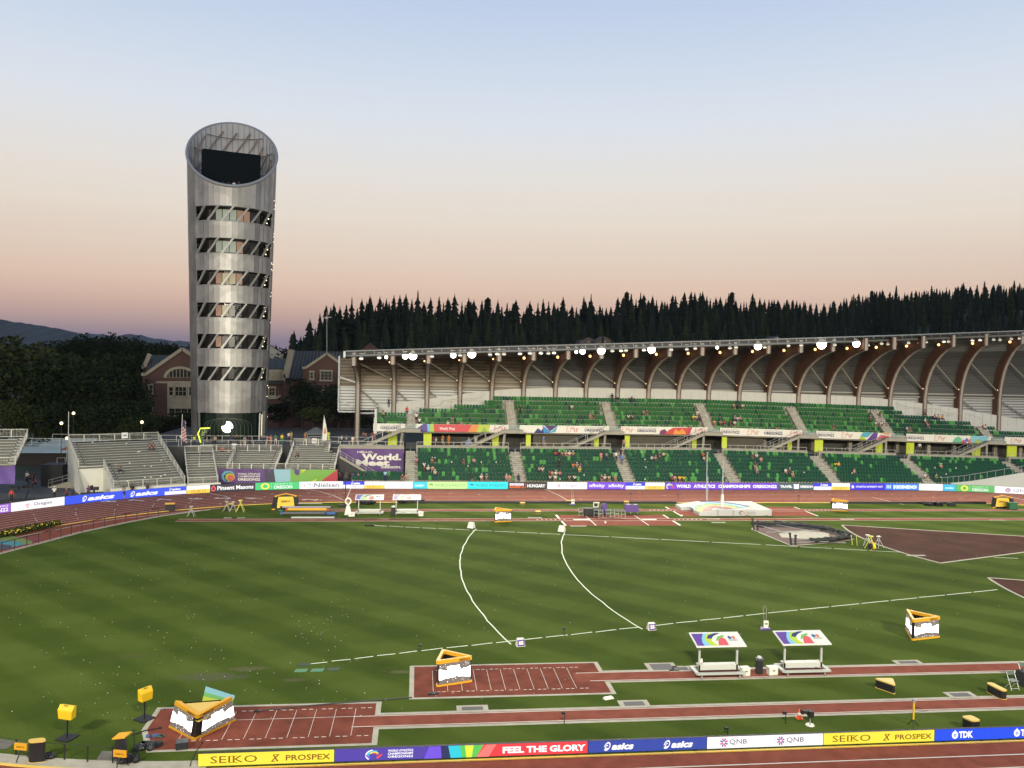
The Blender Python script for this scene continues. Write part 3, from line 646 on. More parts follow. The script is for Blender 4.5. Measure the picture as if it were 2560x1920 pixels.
tint = [mat('sky_reflection_peach', (.25, .16, .11, 1), .3, emit=.22, ec=(.75, .42, .27, 1)), mat('sky_reflection_green', (.2, .22, .18, 1), .3, emit=.28, ec=(.55, .62, .48, 1)), mat('sky_reflection_amber', (.2, .18, .1, 1), .3, emit=.25, ec=(.7, .6, .35, 1)), mat('dim_room', (.010, .010, .009, 1), .25)]  # coloured panes glow faintly to stand in for sky reflected in the glass
for k, (b0, b1) in enumerate(BANDS):
    for j, a in enumerate([R(x) for x in range(-40, 56, 12)]):
        r_ = tr(PLZ)-1.5+(tr(44)-1.7-tr(PLZ)+1.5)*(b0-PLZ)/(44-PLZ)+.06
        lit = {5: (1, 2, 3, 4, 5), 4: (1, 2, 3, 4), 3: (1, 2, 3, 4), 2: (1, 2), 1: (1,), 0: ()}[k]  # panes that carry the painted sky reflection
        if j in lit: m_ = tint[[0, 1, 1, 1, 0, 0][j]] if k > 3 else tint[[0, 0, 2, 2, 0, 0][j]]
        else: m_ = tint[3]
        aa, ab = a+.01, a+R(12)-.01
        P = [tp(aa, b0+.35, r=r_+.05), tp(ab, b0+.35, r=r_+.05), tp(ab, b1-.35, r=r_+.05), tp(aa, b1-.35, r=r_+.05)]
        wn = MB(); wn.add(P, [(0, 1, 2, 3)]); wn.build('window', m_, tower)
for k, (b0, b1) in enumerate(BANDS):       # slanting struts across each open storey
    for j in range(7):
        a = R(-52+j*19.5); sb = MB()
        sb.bar(tp(a, b0-.05, dr=-.05), tp(a+R(15.5), b1+.05, dr=-.05), .24, .30)
        q0, q1 = Vector(tp(a, b0, dr=.04)), Vector(tp(a+R(15.5), b1, dr=.04)); d = q1-q0
        for f0 in (.08, .72): sb.bar(q0+d*f0-Vector((.16, 0, 0)), q0+d*(f0+.2)-Vector((.16, 0, 0)), .1, .1)
        if a+R(15) < OPB+R(4): sb.build('strut', mat('strut_steel', (.34, .34, .31, 1), .45, .5), tower)
    fr = MB()
    for z in (b0-.02, b1+.02):
        pts = [tp(OPA+(OPB-OPA)*i/18, z, dr=.02) for i in range(19)]
        for p, q in zip(pts, pts[1:]): fr.bar(p, q, .12, .12)
    for a in (OPA, OPB): fr.bar(tp(a, b0, dr=.02), tp(a, b1, dr=.02), .12)
    fr.build('opening_frame', STEEL, tower)
    lt = MB()
    for a, f in ((R(60), .25), (R(65), .6), (R(62), .85)):
        lt.ball(tp(a, b0+(b1-b0)*f, dr=-.5), .10, 6)
    lt.build('warm_lamps', glow('warm_lamp', (1, .80, .45, 1), 3.0), tower)
for k in range(26):
    rr_ = random.Random(k); a = R(rr_.uniform(70, 86)); z = rr_.uniform(8, 48); q = MB(); 
    if any(b0-.3 < z < b1+.3 for b0, b1 in BANDS): continue
    q.ball(tp(a, z, dr=.03), .06, 6); q.build('painted_glint', glow('warm_lamp', (1, .80, .45, 1), 3.0), tower)  # glowing balls stand in for glints on the panels, not fittings
scr = MB()
wa, wb = W(508, 371, 146.4), W(652, 388, 150.4)
wa = (wa.x-TX, wa.y-TY, wa.z); wb = (wb.x-TX, wb.y-TY, wb.z)
dz_ = 7.0; n_ = Vector((wb[0]-wa[0], wb[1]-wa[1], 0)).normalized(); bk = Vector((-n_.y, n_.x, 0))*1.1
P = [Vector((wa[0], wa[1], wa[2]-dz_)), Vector((wb[0], wb[1], wb[2]-dz_)), Vector(wb), Vector(wa)]
scr.add(P+[p+bk for p in P], [(0, 1, 2, 3), (7, 6, 5, 4), (1, 0, 4, 5), (2, 1, 5, 6), (3, 2, 6, 7), (0, 3, 7, 4)])
scr.build('screen', mat('dead_screen', (.006, .009, .011, 1), .9, spec=.1), tower)
sl = MB()
for i in range(8):
    f = .14+.1*i; p = P[0]+(P[1]-P[0])*f-bk*.03; sl.box((p.x, p.y, P[0].z+(P[1].z-P[0].z)*f+1.55), (.28, .06, .05))
sl.build('screen_lamps', mat('grey_trim', (.25, .25, .25, 1), .5), tower)
# base: dark glazed hall with a lit round sign
hall = MB(); hall.tube([(tcx(PLZ), 0, PLZ-.05), (tcx(9.4), 0, 9.4)], tr(PLZ)-.75, 32); hall.build('base_glazing', mat('dark_green_glass', (.006, .014, .009, 1), .25), tower)
for i in range(6):
    ar = MB(); w = .12+.11*i; hgt = 8.3; pts = []
    c0 = R(-4)
    for j in range(15):
        th = math.pi*j/14; aa = c0+w*1.15*math.cos(th)*-1; z = 7.2+1.3*math.sin(th) if 0 < j < 14 else PLZ+.1
        pts.append(tp(aa, z, r=tr(PLZ)-.66))
    pts = [tp(c0-w*1.15, PLZ+.1, r=tr(PLZ)-.66)]+[tp(c0-w*1.15*math.cos(math.pi*j/14), 7.0+(1.55)*math.sin(math.pi*j/14), r=tr(PLZ)-.66) for j in range(15)]+[tp(c0+w*1.15, PLZ+.1, r=tr(PLZ)-.66)]
    ar.tube(pts, .016, 4); ar.build('arch_line', mat('arch_line', (.10, .14, .09, 1), .5, emit=.13, ec=(.35, .5, .30, 1)), tower)
gl = MB(); P = []
for j in range(48):
    deg = j*7.5; th = R(deg); rr = .98
    if 105 <= deg <= 172: rr = (.66, .52, .60, .46, .55, .44, .58, .52, .70, .85)[int((deg-105)/7.5)]
    if 315 <= deg <= 345: rr = (.80, .62, .66, .74, .95)[int((deg-315)/7.5)]
    P.append(tp(c0+rr*math.cos(th)/tr(PLZ)*1.05, 7.05+rr*math.sin(th)*1.0, r=tr(PLZ)-.55))
gl.add(P, [tuple(range(48))]); gl.build('round_lit_sign', glow('white_sign', (1, 1, 1, 1), 1.6), tower)
pc = MB()
for a in (R(-51), R(60), R(66)): pc.bar(tp(a, PLZ, dr=0), tp(a, 9.5, dr=0), .22)
pc.build('base_columns', STEEL, tower)
# ================================================================ PLAZA AND GRANDSTAND
def dz(X): return -.02*max(0, X-50)
b = MB(); b.box((-24, 152, PLZ/2), (44, 40.4, PLZ)); tag(b.build('raised_plaza', mat('plaza_paving', (.055, .054, .048, 1), .9, noise=.2, scale=.4)), kind='structure')
STANDC = mat('stand_concrete', (.30, .28, .22, 1), .85, noise=.12, scale=.8)
STEPC = mat('step_concrete', (.33, .31, .25, 1), .85, noise=.18, scale=1.2)
WHITEP = mat('white_wall_panels', (.50, .50, .45, 1), .7, noise=.05, scale=.5)
stand = thing('grandstand', 'long two-tier concrete grandstand with green seats and white curved back wall', 'grandstand', (45, 135, 0))
def SP(b, name, m=None):
    b.v = [(v[0]-45, v[1]-135, v[2]) for v in b.v]; return b.build(name, m, stand)
LA = [(-1.6, -.15), (15.0, 16.5), (31.8, 33.3), (48.75, 50.3), (65.5, 67.2), (81.4, 83.2), (100.2, 101.8)]
LO_Y0, LO_Z0, LO_T, LO_R = 122.9, .75, 1.0, .5
UP_Y0, UP_Z0, UP_T, UP_R = 134.6, 7.95, .95, .71
XR = 128
def lo_floor(k, X): return LO_Z0+LO_R*k+dz(X)*k/7
def up_floor(k, X): return UP_Z0+UP_R*k+dz(X)
b = MB()
def segs(x0, x1, st=8):
    n = max(1, int((x1-x0)/st)); return [(x0+(x1-x0)*i/n, x0+(x1-x0)*(i+1)/n) for i in range(n)]
for k in range(8):
    for xa, xb in segs(-9.5 if k < 2 else -1.6, XR):
        y0 = LO_Y0+LO_T*k; z = lambda X: lo_floor(k, X)
        b.add([(xa, y0, z(xa)-.6), (xb, y0, z(xb)-.6), (xb, y0, z(xb)), (xa, y0, z(xa)), (xa, y0+LO_T, z(xa)), (xb, y0+LO_T, z(xb))], [(0, 1, 2, 3), (3, 2, 5, 4)])
SP(b, 'lower_tier', STANDC)
UENDS = {}
x_k4 = W(1135, 1007, 138.4).x; x_k5 = W(1211, 995, 139.4).x; x_k6 = W(1233, 990, 140.3).x
UR = {0: (-6.4, 126), 1: (-6.4, 126), 2: (-6.4, 104), 3: (-.2, W(2455, 1044, 137.5).x), 4: (x_k4, W(2357, 1031, 138.4).x), 5: (x_k5, W(2262, 1015, 139.4).x), 6: (x_k6, W(2240, 1003, 140.3).x)}
b = MB()
for k in range(7):
    for xa, xb in segs(*UR[k]):
        y0 = UP_Y0+UP_T*k; z = lambda X: up_floor(k, X)
        b.add([(xa, y0, z(xa)-.8), (xb, y0, z(xb)-.8), (xb, y0, z(xb)), (xa, y0, z(xa)), (xa, y0+UP_T+.3, z(xa)), (xb, y0+UP_T+.3, z(xb))], [(0, 1, 2, 3), (3, 2, 5, 4)])
for xa, xb in segs(-6.4, XR): # underside slab
    b.add([(xa, 134.0, 7.38+dz(xa)), (xb, 134.0, 7.38+dz(xb)), (xb, 142, 7.38+dz(xb)), (xa, 142, 7.38+dz(xa))], [(0, 1, 2, 3)])
    b.add([(xa, 134.05, 7.38+dz(xa)), (xb, 134.05, 7.38+dz(xb)), (xb, 134.05, 8.3+dz(xb)), (xa, 134.05, 8.3+dz(xa)), (xa, 134.7, 8.3+dz(xa)), (xb, 134.7, 8.3+dz(xb))], [(0, 1, 2, 3), (3, 2, 5, 4)])
SP(b, 'upper_tier', STANDC)
b = MB()
for xa, xb in segs(-1.7, XR): b.add([(xa, 131.7, PLZ+dz(xa)), (xb, 131.7, PLZ+dz(xb)), (xb, 142, PLZ+dz(xb)), (xa, 142, PLZ+dz(xa))], [(0, 1, 2, 3)])
SP(b, 'concourse_floor', DCONC)
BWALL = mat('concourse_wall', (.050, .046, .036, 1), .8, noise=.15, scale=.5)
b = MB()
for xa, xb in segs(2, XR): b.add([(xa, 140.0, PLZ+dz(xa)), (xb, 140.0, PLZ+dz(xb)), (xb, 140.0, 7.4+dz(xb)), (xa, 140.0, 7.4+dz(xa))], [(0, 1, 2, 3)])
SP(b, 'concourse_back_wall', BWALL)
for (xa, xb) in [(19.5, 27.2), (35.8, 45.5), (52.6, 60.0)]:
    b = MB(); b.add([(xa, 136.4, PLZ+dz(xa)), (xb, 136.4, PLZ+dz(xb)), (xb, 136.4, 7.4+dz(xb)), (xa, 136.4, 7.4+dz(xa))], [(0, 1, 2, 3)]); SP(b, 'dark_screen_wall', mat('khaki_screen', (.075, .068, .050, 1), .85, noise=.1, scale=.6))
# parapets with their rails, one per bay
bays = [(-12.0, -1.9)]+[(LA[i][1]+.15, LA[i+1][0]-.15) for i in range(len(LA)-1)]+[(102, 126)]
for (xa, xb) in bays:
    b = MB(); mid = (xa+xb)/2
    b.add([(xa, 131.0, 4.2+dz(xa)), (xb, 131.0, 4.2+dz(xb)), (xb, 131.0, 5.38+dz(xb)), (xa, 131.0, 5.38+dz(xa)), (xa, 131.35, 5.38+dz(xa)), (xb, 131.35, 5.38+dz(xb)), (xb, 131.35, 4.2+dz(xb)), (xa, 131.35, 4.2+dz(xa))], [(0, 1, 2, 3), (3, 2, 5, 4), (4, 5, 6, 7), (0, 3, 4, 7), (1, 6, 5, 2)])
    SP(b, 'parapet', STANDC)
    r = MB(); n = int((xb-xa)/1.35)
    for i in range(n+1):
        x = xa+.1+(xb-xa-.2)*i/n; r.bar((x, 131.17, 5.38+dz(x)), (x, 131.17, 5.98+dz(x)), .05)
    for z in (5.98, 5.45): r.bar((xa+.1, 131.17, z+dz(xa)), (xb-.1, 131.17, z+dz(xb)), .05)
    SP(r, 'parapet_rail', GALV)
def aisle(x0, x1, y0, t, z0, rr, n, name, half=True):
    b = MB(); m = n*2
    for i in range(m):
        z = z0+rr*(i+1)/2+.012; y = y0+t*i/2
        b.add([(x0, y, z-rr/2), (x1, y, z-rr/2), (x1, y, z), (x0, y, z), (x0, y+t/2, z), (x1, y+t/2, z)], [(0, 1, 2, 3), (3, 2, 5, 4)])
        b.add([(x0, y, z-rr/2), (x0, y, z), (x0, y+t/2, z), (x0, y+t/2, z-rr/2)], [(0, 1, 2, 3)]); b.add([(x1, y, z-rr/2), (x1, y, z), (x1, y+t/2, z), (x1, y+t/2, z-rr/2)], [(0, 1, 2, 3)])
    SP(b, name, STEPC)
    h = MB(); xm = (x0+x1)/2
    for f in (.15, .5, .85):
        y = y0+t*n*f; z = z0+rr*n*f+.3
        h.tube([(xm, y-.45, z-.2), (xm, y-.45, z+.65), (xm, y+.45, z+.95), (xm, y+.45, z)], .03, 5)
    SP(h, 'aisle_handrail', GALV)
for i, (x0, x1) in enumerate(LA):
    aisle(x0, x1, LO_Y0-.3, (9.2)/8.6, .55+dz(x0)*.1, .5+dz(x0)/9, 8, 'aisle_steps')
    aisle(x0+.05, x1-.05, 134.2, UP_T, 7.85+dz(x0), UP_R, 6 if 0 < i < 6 else 3, 'aisle_steps')
    # landing at the head of the stair from the concourse
    l = MB(); z = 7.38+dz(x0); l.box(((x0+x1)/2, 133.4, z+.28), (x1-x0+1.6, 1.9, .55)); SP(l, 'landing', STANDC)
    g_ = MB()
    g_.quad((x0-.2, 132.45, z+.56), (x1+.2, 132.45, z+.56), (x1+.2, 132.45, z+1.35), (x0-.2, 132.45, z+1.35)); 
    gm = mat('pale_glass', (.35, .45, .40, 1), .1); gm.node_tree.nodes['Principled BSDF'].inputs['Alpha'].default_value = .35
    SP(g_, 'glass_screen', gm)
    s = MB(); n = 12; X0, X1 = x0-7.0, x0-.6
    for j in range(n):
        f0 = j/n; x = X0+(X1-X0)*f0; zz = PLZ+dz(x)+(z+.5-PLZ-dz(x))*f0
        s.box((x+.3, 133.3, zz+.1), (.6, 1.4, .22))
    for y in (132.6, 134.0): s.bar((X0, y, PLZ+dz(X0)), (X1+.1, y, z+.4), .12, .42)
    SP(s, 'staircase', STANDC)
    h = MB()
    for y in (132.6, 134.0):
        h.tube([(X0-.7, y, PLZ+dz(X0)+.1), (X0-.7, y, PLZ+1.0+dz(X0)), (X0, y, PLZ+1.05+dz(X0)), (X1, y, z+1.45)], .04, 5)
        for f in (.25, .5, .75): x = X0+(X1-X0)*f; zz = PLZ+dz(x)+(z+.5-PLZ-dz(x))*f; h.bar((x, y, zz), (x, y, zz+1.0), .05)
    SP(h, 'stair_rail', GALV)
    p = MB(); p.bar((x0-.9, 132.9, PLZ+dz(x0)), (x0-.6, 133.4, z+.1), .32); SP(p, 'prop_column', STANDC)
LIME = mat('lime_yellow_panel', (.52, .62, .03, 1), .6)
for (a, c) in [(970, 993), (1059, 1079), (1231, 1247), (1315, 1327), (1485.5, 1497), (1562, 1574.5), (1731, 1741.5), (1805, 1817.6), (1970, 1980), (2037, 2058), (2190.5, 2207), (2267, 2286), (2432, 2452), (2519, 2543)]:
    xa, xb = W(a, 1090, 135.6).x, W(c, 1090, 135.6).x; b = MB(); d_ = dz(xa); b.box(((xa+xb)/2, 135.7, (PLZ+7.38)/2+d_), (xb-xa, .25, 7.38-PLZ-.02)); SP(b, 'lime_panel', LIME)
for x in [10, 13, 27, 30.2, 45.8, 47.4, 61, 64, 70, 77, 79, 86, 92, 97, 105, 110]:
    b = MB(); b.box((x, 138.5, (PLZ+7.38)/2+dz(x)), (.6, .5, 7.36-PLZ)); SP(b, 'concourse_column', STANDC)
# white curved back wall
WP = [(-6.9, 11.1), (-2, 11.9), (3.9, 12.75), (10, 13.7), (16.4, 14.4), (24, 14.7), (31.9, 14.78), (50, 14.72), (62.8, 14.47), (73, 14.28), (80.4, 14.0), (87.4, 13.54), (93, 12.95), (100, 12.1), (106, 11.2), (113, 10.2), (126, 8.4)]
b = MB(); P = []
for x, z in WP:
    for y, zz in ((141.3, 7.4+dz(x)), (141.3, z), (141.7, z), (141.7, 7.4+dz(x))): P.append((x, y, zz))
b.add(P, [(4*i+k, 4*i+4+k, 4*i+4+(k+1) % 4, 4*i+(k+1) % 4) for i in range(len(WP)-1) for k in range(4)]+[(0, 1, 2, 3)])
SP(b, 'curved_back_wall', WHITEP)
b = MB()
for i in range(70):
    x = -6+i*1.7
    z = [z0+(z1-z0)*(x-x0)/(x1-x0) for (x0, z0), (x1, z1) in zip(WP, WP[1:]) if x0 <= x <= x1]
    if z: b.bar((x, 141.27, 9), (x, 141.27, z[0]-.05), .035)
SP(b, 'wall_joints', mat('panel_joint', (.42, .40, .33, 1), .8))
b = MB()   # side wall and step-down wing walls
b.box((-6.6, 137.9, 9.3), (.35, 7.2, 3.4)); b.box((-6.6, 134.1, 8.3), (.5, .5, 2.6)); SP(b, 'end_wall', WHITEP)
def steprail(pts, name='back_row_rail'):
    h = MB(); h.tube(pts, .035, 5)
    for p in pts[1:-1:1]: h.bar(p, (p[0], p[1], p[2]-1.1), .05)
    SP(h, name, GALV)
steprail([(-.2, 137.6, 11.1), (3.5, 137.6, 11.4), (x_k4-1.5, 138, 12.4), (x_k4+.5, 138.2, 12.6), (x_k5-1, 138.8, 12.7), (x_k5, 139.2, 13.6)])
steprail([(UR[6][1], 140.4, 13.0), (UR[4][1]-6, 139.4, 12.3), (UR[4][1]-1, 139, 12.2), (UR[4][1]+1, 138.6, 11.4), (UR[3][1]-2, 138, 11.3), (UR[3][1]+.5, 138, 10.4)])
# white ramp wall at the right foot of the stand
rw = MB(); P = [W(2378, 1208, 122.4), W(2430, 1203, 122.4), W(2480, 1195, 122.4), W(2560, 1182, 122.4), W(2640, 1168, 122.4)]
P = [(p.x, p.y, p.z) for p in P]
for p, q in zip(P, P[1:]): rw.add([(p[0], p[1], .2), (q[0], q[1], .2), q, p, (q[0], q[1]+.3, q[2]), (p[0], p[1]+.3, p[2])], [(0, 1, 2, 3), (3, 2, 4, 5)])
ramp = thing('ramp_wall', 'white sloping ramp wall with metal handrail at the right foot of the stand', 'wall', (0, 0, 0)); rw.build('wall', WHITEP, ramp)
h = MB(); hp = [(p[0]-1.5, p[1]+.15, p[2]+.85) for p in P]; h.tube(hp, .04, 5)
for i in range(16):
    f = i/15*(len(P)-1); k = min(int(f), len(P)-2); t = f-k; p = Vector(P[k])*(1-t)+Vector(P[k+1])*t; h.bar((p.x-1.5, p.y+.15, p.z-.3), (p.x-1.5, p.y+.15, p.z+.85), .05)
h.build('handrail', GALV, ramp)
# ---- seats
def seat_mesh(name, m):
    b = MB()
    P = []; n = 5
    for j, (z, y) in enumerate(((.42, .06), (.60, .10), (.82, .16), (.90, .19))):
        for i in range(n): x = -.215+.43*i/(n-1); w = 1-(.10 if j == 3 else 0)-(.05 if j == 0 else 0); P.append((x*w, y-.035*abs(2*i/(n-1)-1)**2, z-(.03*abs(2*i/(n-1)-1)**3 if j == 3 else 0)))
    F = [(j*n+i, j*n+i+1, (j+1)*n+i+1, (j+1)*n+i) for j in range(3) for i in range(n-1)]
    b.add(P, F); b.add([(p[0], p[1]+.035, p[2]) for p in P], [f[::-1] for f in F])
    b.box((0, -.0, .66-.2), (.40, .05, .38)); b.box((0, -.06, .62), (.38, .04, .05))   # tipped-up pan
    for x in (-.235, .235): b.box((x, .0, .22), (.03, .10, .42))
    return b.mesh(name, m, False)
GREENS = [mat('seat_dark_green', (.008, .060, .032, 1), .65, spec=.2), mat('seat_mid_green', (.020, .120, .030, 1), .65, spec=.2), mat('seat_light_green', (.070, .27, .060, 1), .65, spec=.2)]
SM = [seat_mesh('seat', m) for m in GREENS]
seats = []; rg = random.Random(21)
def okx(X, ais): return all(not (a-.3 < X < c+.3) for a, c in ais)
for k in range(8):
    X = -9.2 if k < 2 else -.0
    while X < 126:
        if okx(X, LA) and not (X < 0 and X > -1.9):
            q_ = proj((X, LO_Y0+LO_T*k+.5, lo_floor(k, X)+.9))
            if not (q_[0] > 2340 and q_[1] > 1211-(q_[0]-2340)*.125):
                u = rg.random(); c = 0
                if k == 7: c = 0 if u < .55 else (2 if u > .75 else 1)
                else: c = 0 if u < .90 else (2 if u > .93 else 1)
                seats.append((X, LO_Y0+LO_T*k+.55, lo_floor(k, X), c, 'l', k))
        X += .515
for k in range(7):
    X, xe = UR[k]
    X += .3
    while X < xe:
        if (okx(X, LA) or k == 6) and not (-1.8 < X < .1):
            u = rg.random(); far = X > 82
            if far: c = 0 if u < .8 else (1 if u < .9 else 2)
            else: c = 1 if u < .86-.09*(4-min(k, 4)) else (0 if u < .97-.05*(4-min(k, 4)) else 2)
            seats.append((X, UP_Y0+UP_T*k+.5, up_floor(k, X), c, 'u', k))
        X += .515
# largest in the photograph = nearest; only those inside the frame
def inframe(s):
    q = proj((s[0], s[1], s[2]+.7)); return 0 < q[0] < 2560
vis = sorted([s for s in seats if inframe(s)], key=lambda s: (s[5] if s[4] == 'l' else 20, abs(s[0]-20)))
vis = [s for s in vis if s[4] == 'l' and s[5] in (1, 2, 3, 0)]
vis.sort(key=lambda s: s[0]**2+s[1]**2)
vis = [s for s in vis if s[5] > 0][:300]
vset = set(id(s) for s in vis)
CN = ['dark green', 'mid green', 'bright green']
for s in vis:
    o = bpy.data.objects.new('stadium_seat', SM[s[3]]); col.objects.link(o); o.location = s[:3]
    tag(o, '%s tip-up plastic stadium seat in the lower rows of the grandstand' % CN[s[3]], 'seat', 'stadium seats in the lower rows, %s' % CN[s[3]])
for tier, nm, lb in (('l', 'lower_tier_seats', 'remaining rows of dark green seats in the lower tier'), ('u', 'upper_tier_seats', 'rows of green seats in the upper tier')):
    b = MB()
    for s in seats:
        if id(s) in vset or s[4] != tier: continue
        me = SM[s[3]]; b.add([(v.co.x+s[0], v.co.y+s[1], v.co.z+s[2]) for v in me.vertices], [tuple(p.vertices) for p in me.polygons], GREENS[s[3]])
    tag(b.build(nm), lb, 'seats', kind='stuff')
# ---- fascia banners
def banner_fn(c): return lambda u, v, l: (u, -l, v)
def banner(label, x0, x1, z0, z1, y, cbase, items, grp=None, name='banner', wave=0, thick=.04, parent=None):
    root = thing(name, label, 'banner', (x0, y, z0), 0, grp); w = x1-x0; h = z1-z0
    dd = dz(x1)-dz(x0) if z0 > 6 else 0
    def fn(u, v, l): return (u, -l-(wave*math.sin(u*2.3)*math.sin(v*1.7+u) if wave else 0), v+dd*u/w)
    b = MB(); nx = max(1, int(w/.4)) if wave else 1; nz = max(1, int(h/.4)) if wave else 1
    for l in (0, -thick):
        P = [fn(w*i/nx, h*j/nz, l) for j in range(nz+1) for i in range(nx+1)]
        F = [(j*(nx+1)+i, j*(nx+1)+i+1, (j+1)*(nx+1)+i+1, (j+1)*(nx+1)+i) for j in range(nz) for i in range(nx)]
        b.add(P, F if l == 0 else [f[::-1] for f in F])
    b.build('cloth', mat('banner_%d_%d_%d' % cbase, tuple(v*.8 for v in S(*cbase)[:3])+(1,), .6), root)
    if items:
        lt = MB()
        for i, ((Pp, Ff), cc) in enumerate(items): lt.add([fn(p[0], p[1], .012+.0018*i+wave*.5) for p in Pp], Ff, mat('print_%d_%d_%d' % cc, tuple(v*.8 for v in S(*cc)[:3])+(1,), .6))
        lt.build('printing', None, root)
    return root
NAVY = (70, 66, 110); PINK = (215, 110, 115)
def ore(x): return [T('OREGON22', x, .32, 3.3, .5, NAVY, .03), T('WORLD ATHLETICS CHAMPIONSHIPS', x, .93, 3.3, .12, (150, 150, 165))]
def scrib(x):
    pts = [(0, .1), (.1, 1.0), (.55, 1.05), (.12, 1.0), (.06, .6), (.4, .65), (.06, .6), (.0, .1), (.5, .15), (.7, .3), (.75, .9), (.95, .6), (1.1, 1.0), (1.15, .5), (1.3, .4), (1.4, .8), (1.35, .2), (1.6, .2), (1.75, .8), (1.7, .2), (1.8, .7), (2.1, .65)]
    A = []
    for a, c in zip(pts, pts[1:]):
        d = Vector((c[0]-a[0], c[1]-a[1])); n = Vector((-d.y, d.x)).normalized()*.03; A.append(((([(x+a[0]-n.x, .1+a[1]-n.y), (x+c[0]-n.x, .1+c[1]-n.y), (x+c[0]+n.x, .1+c[1]+n.y), (x+a[0]+n.x, .1+a[1]+n.y)]), [(0, 1, 2, 3)]), PINK))
    return A
def pgon(c, *pts): return (poly2(list(pts)), c)
OFFW = (236, 232, 215)
H_ = 1.25; gb = 'printed banners along the front of the upper tier'
def bx(px): return W(px, 1075, 133.95).x
specs = [
 (933, 1013, 'white banner with dark lettering at the left end of the upper tier', lambda w: [((t[0][0], t[0][1]), t[1]) for t in ore(w*.22)]),
 (1038.6, 1272, 'red banner with small white words and purple stripes at its left end', lambda w: [pgon((214, 82, 84), (w*.17, 0), (w*.17, H_), (w*.68, H_), (w*.64, 0)), pgon((100, 80, 150), (w*.0, 0), (w*.03, .7), (w*.08, H_), (w*.12, H_), (w*.13, 0)), pgon((120, 190, 225), (w*.13, 0), (w*.12, H_), (w*.15, H_), (w*.155, 0)), pgon((175, 205, 80), (w*.155, 0), (w*.15, H_), (w*.19, H_), (w*.20, 0)), pgon((225, 150, 80), (w*.56, 0), (w*.6, H_), (w*.68, H_), (w*.65, 0)), pgon((190, 205, 80), (w*.65, 0), (w*.68, H_), (w*.80, H_), (w*.78, 0)), pgon((140, 180, 70), (w*.70, 0), (w*.735, .9), (w*.77, 0)), T('World. Meet', w*.255, .3, w*.165, .5, (255, 245, 235), .02)]+scrib(w*.84)),
 (1299, 1523, 'white banner with blue mountain triangles at its left', lambda w: [pgon((40, 60, 120), (w*.16, 0), (w*.2, .8), (w*.24, .4), (w*.27, 1.1), (w*.33, 0)), pgon((60, 140, 200), (w*.27, .0), (w*.25, H_), (w*.36, .1)), pgon((80, 50, 110), (w*.27, H_), (w*.42, H_), (w*.34, .3)), pgon((90, 170, 190), (w*.33, .0), (w*.42, H_), (w*.40, .2))]+scrib(w*.52)+ore(w*.72)),
 (1552, 1769, 'white banner with a red and orange skyline design at its right', lambda w: scrib(w*.01)+ore(w*.185)+[pgon((120, 50, 90), (w*.44, 0), (w*.45, .6), (w*.50, .9), (w*.56, 0)), pgon((205, 70, 60), (w*.50, 0), (w*.55, .75), (w*.60, H_*.9), (w*.80, H_*.95), (w*.78, 0)), pgon((235, 150, 60), (w*.60, .0), (w*.62, .9), (w*.67, .5), (w*.70, 1.0), (w*.74, .4), (w*.75, 0)), pgon((195, 60, 80), (w*.76, 0), (w*.77, H_), (w*.82, H_), (w*.79, 0))]+scrib(w*.85)),
 (1800, 2006, 'plain white banner with two dark place names and two pink scribbles', lambda w: ore(w*.01)+scrib(w*.33)+ore(w*.53)+scrib(w*.85)),
 (2040, 2228, 'white banner with yellow, purple and red shapes at its right end', lambda w: ore(w*.0)+scrib(w*.34)+[pgon((180, 200, 60), (w*.57, 0), (w*.6, .9), (w*.64, .6), (w*.66, 0)), pgon((80, 170, 190), (w*.59, .5), (w*.62, H_), (w*.75, H_), (w*.68, .4)), pgon((100, 60, 140), (w*.68, 0), (w*.76, H_), (w*.82, H_), (w*.80, 0)), pgon((210, 80, 90), (w*.80, .1), (w*.86, .9), (w*.98, .7), (w*.96, .1)), pgon((235, 170, 90), (w*.84, H_), (w*.99, H_), (w*.97, .9))]),
 (2266, 2478, 'white banner with green and blue hill shapes at its right end', lambda w: ore(w*.0)+scrib(w*.33)+[pgon((110, 190, 150), (w*.54, 0), (w*.57, .8), (w*.61, 1.1), (w*.65, .7), (w*.65, 0)), pgon((210, 80, 80), (w*.64, 0), (w*.67, .6), (w*.71, 0)), pgon((90, 110, 190), (w*.67, .2), (w*.71, .9), (w*.75, .2)), pgon((235, 120, 90), (w*.72, 0), (w*.75, .9), (w*.78, 0)), pgon((130, 200, 210), (w*.76, 0), (w*.76, H_), (w*.98, H_), (w*.92, 0)), pgon((180, 200, 70), (w*.79, 0), (w*.84, .8), (w*.89, 0))]),
 (2512, 2600, 'white banner with a pink scribble at the right edge', lambda w: scrib(1.2))]
for a, c, lb, f in specs:
    x0, x1 = bx(a), bx(c); banner(lb, x0, x1, 7.4+dz(x0), 8.66+dz(x0), 133.92, OFFW, f(x1-x0), gb)
PUR = (98, 66, 125)
wmx0, wmx1 = -11.8, -1.95
banner('large purple banner with white lettering under the concourse rail', wmx0, wmx1, 1.15, 4.86, 130.9, PUR,
       [T('HELLO,', 2.6, 3.0, 2.5, .35, OFFW, .03), T('World.', 3.3, 1.9, 6.2, 1.05, OFFW, .05), T('Meet', 2.4, 1.0, 5.3, 1.0, OFFW, .05), T('OREGON.', 6.3, .62, 3.2, .38, OFFW, .05)], wave=.05)
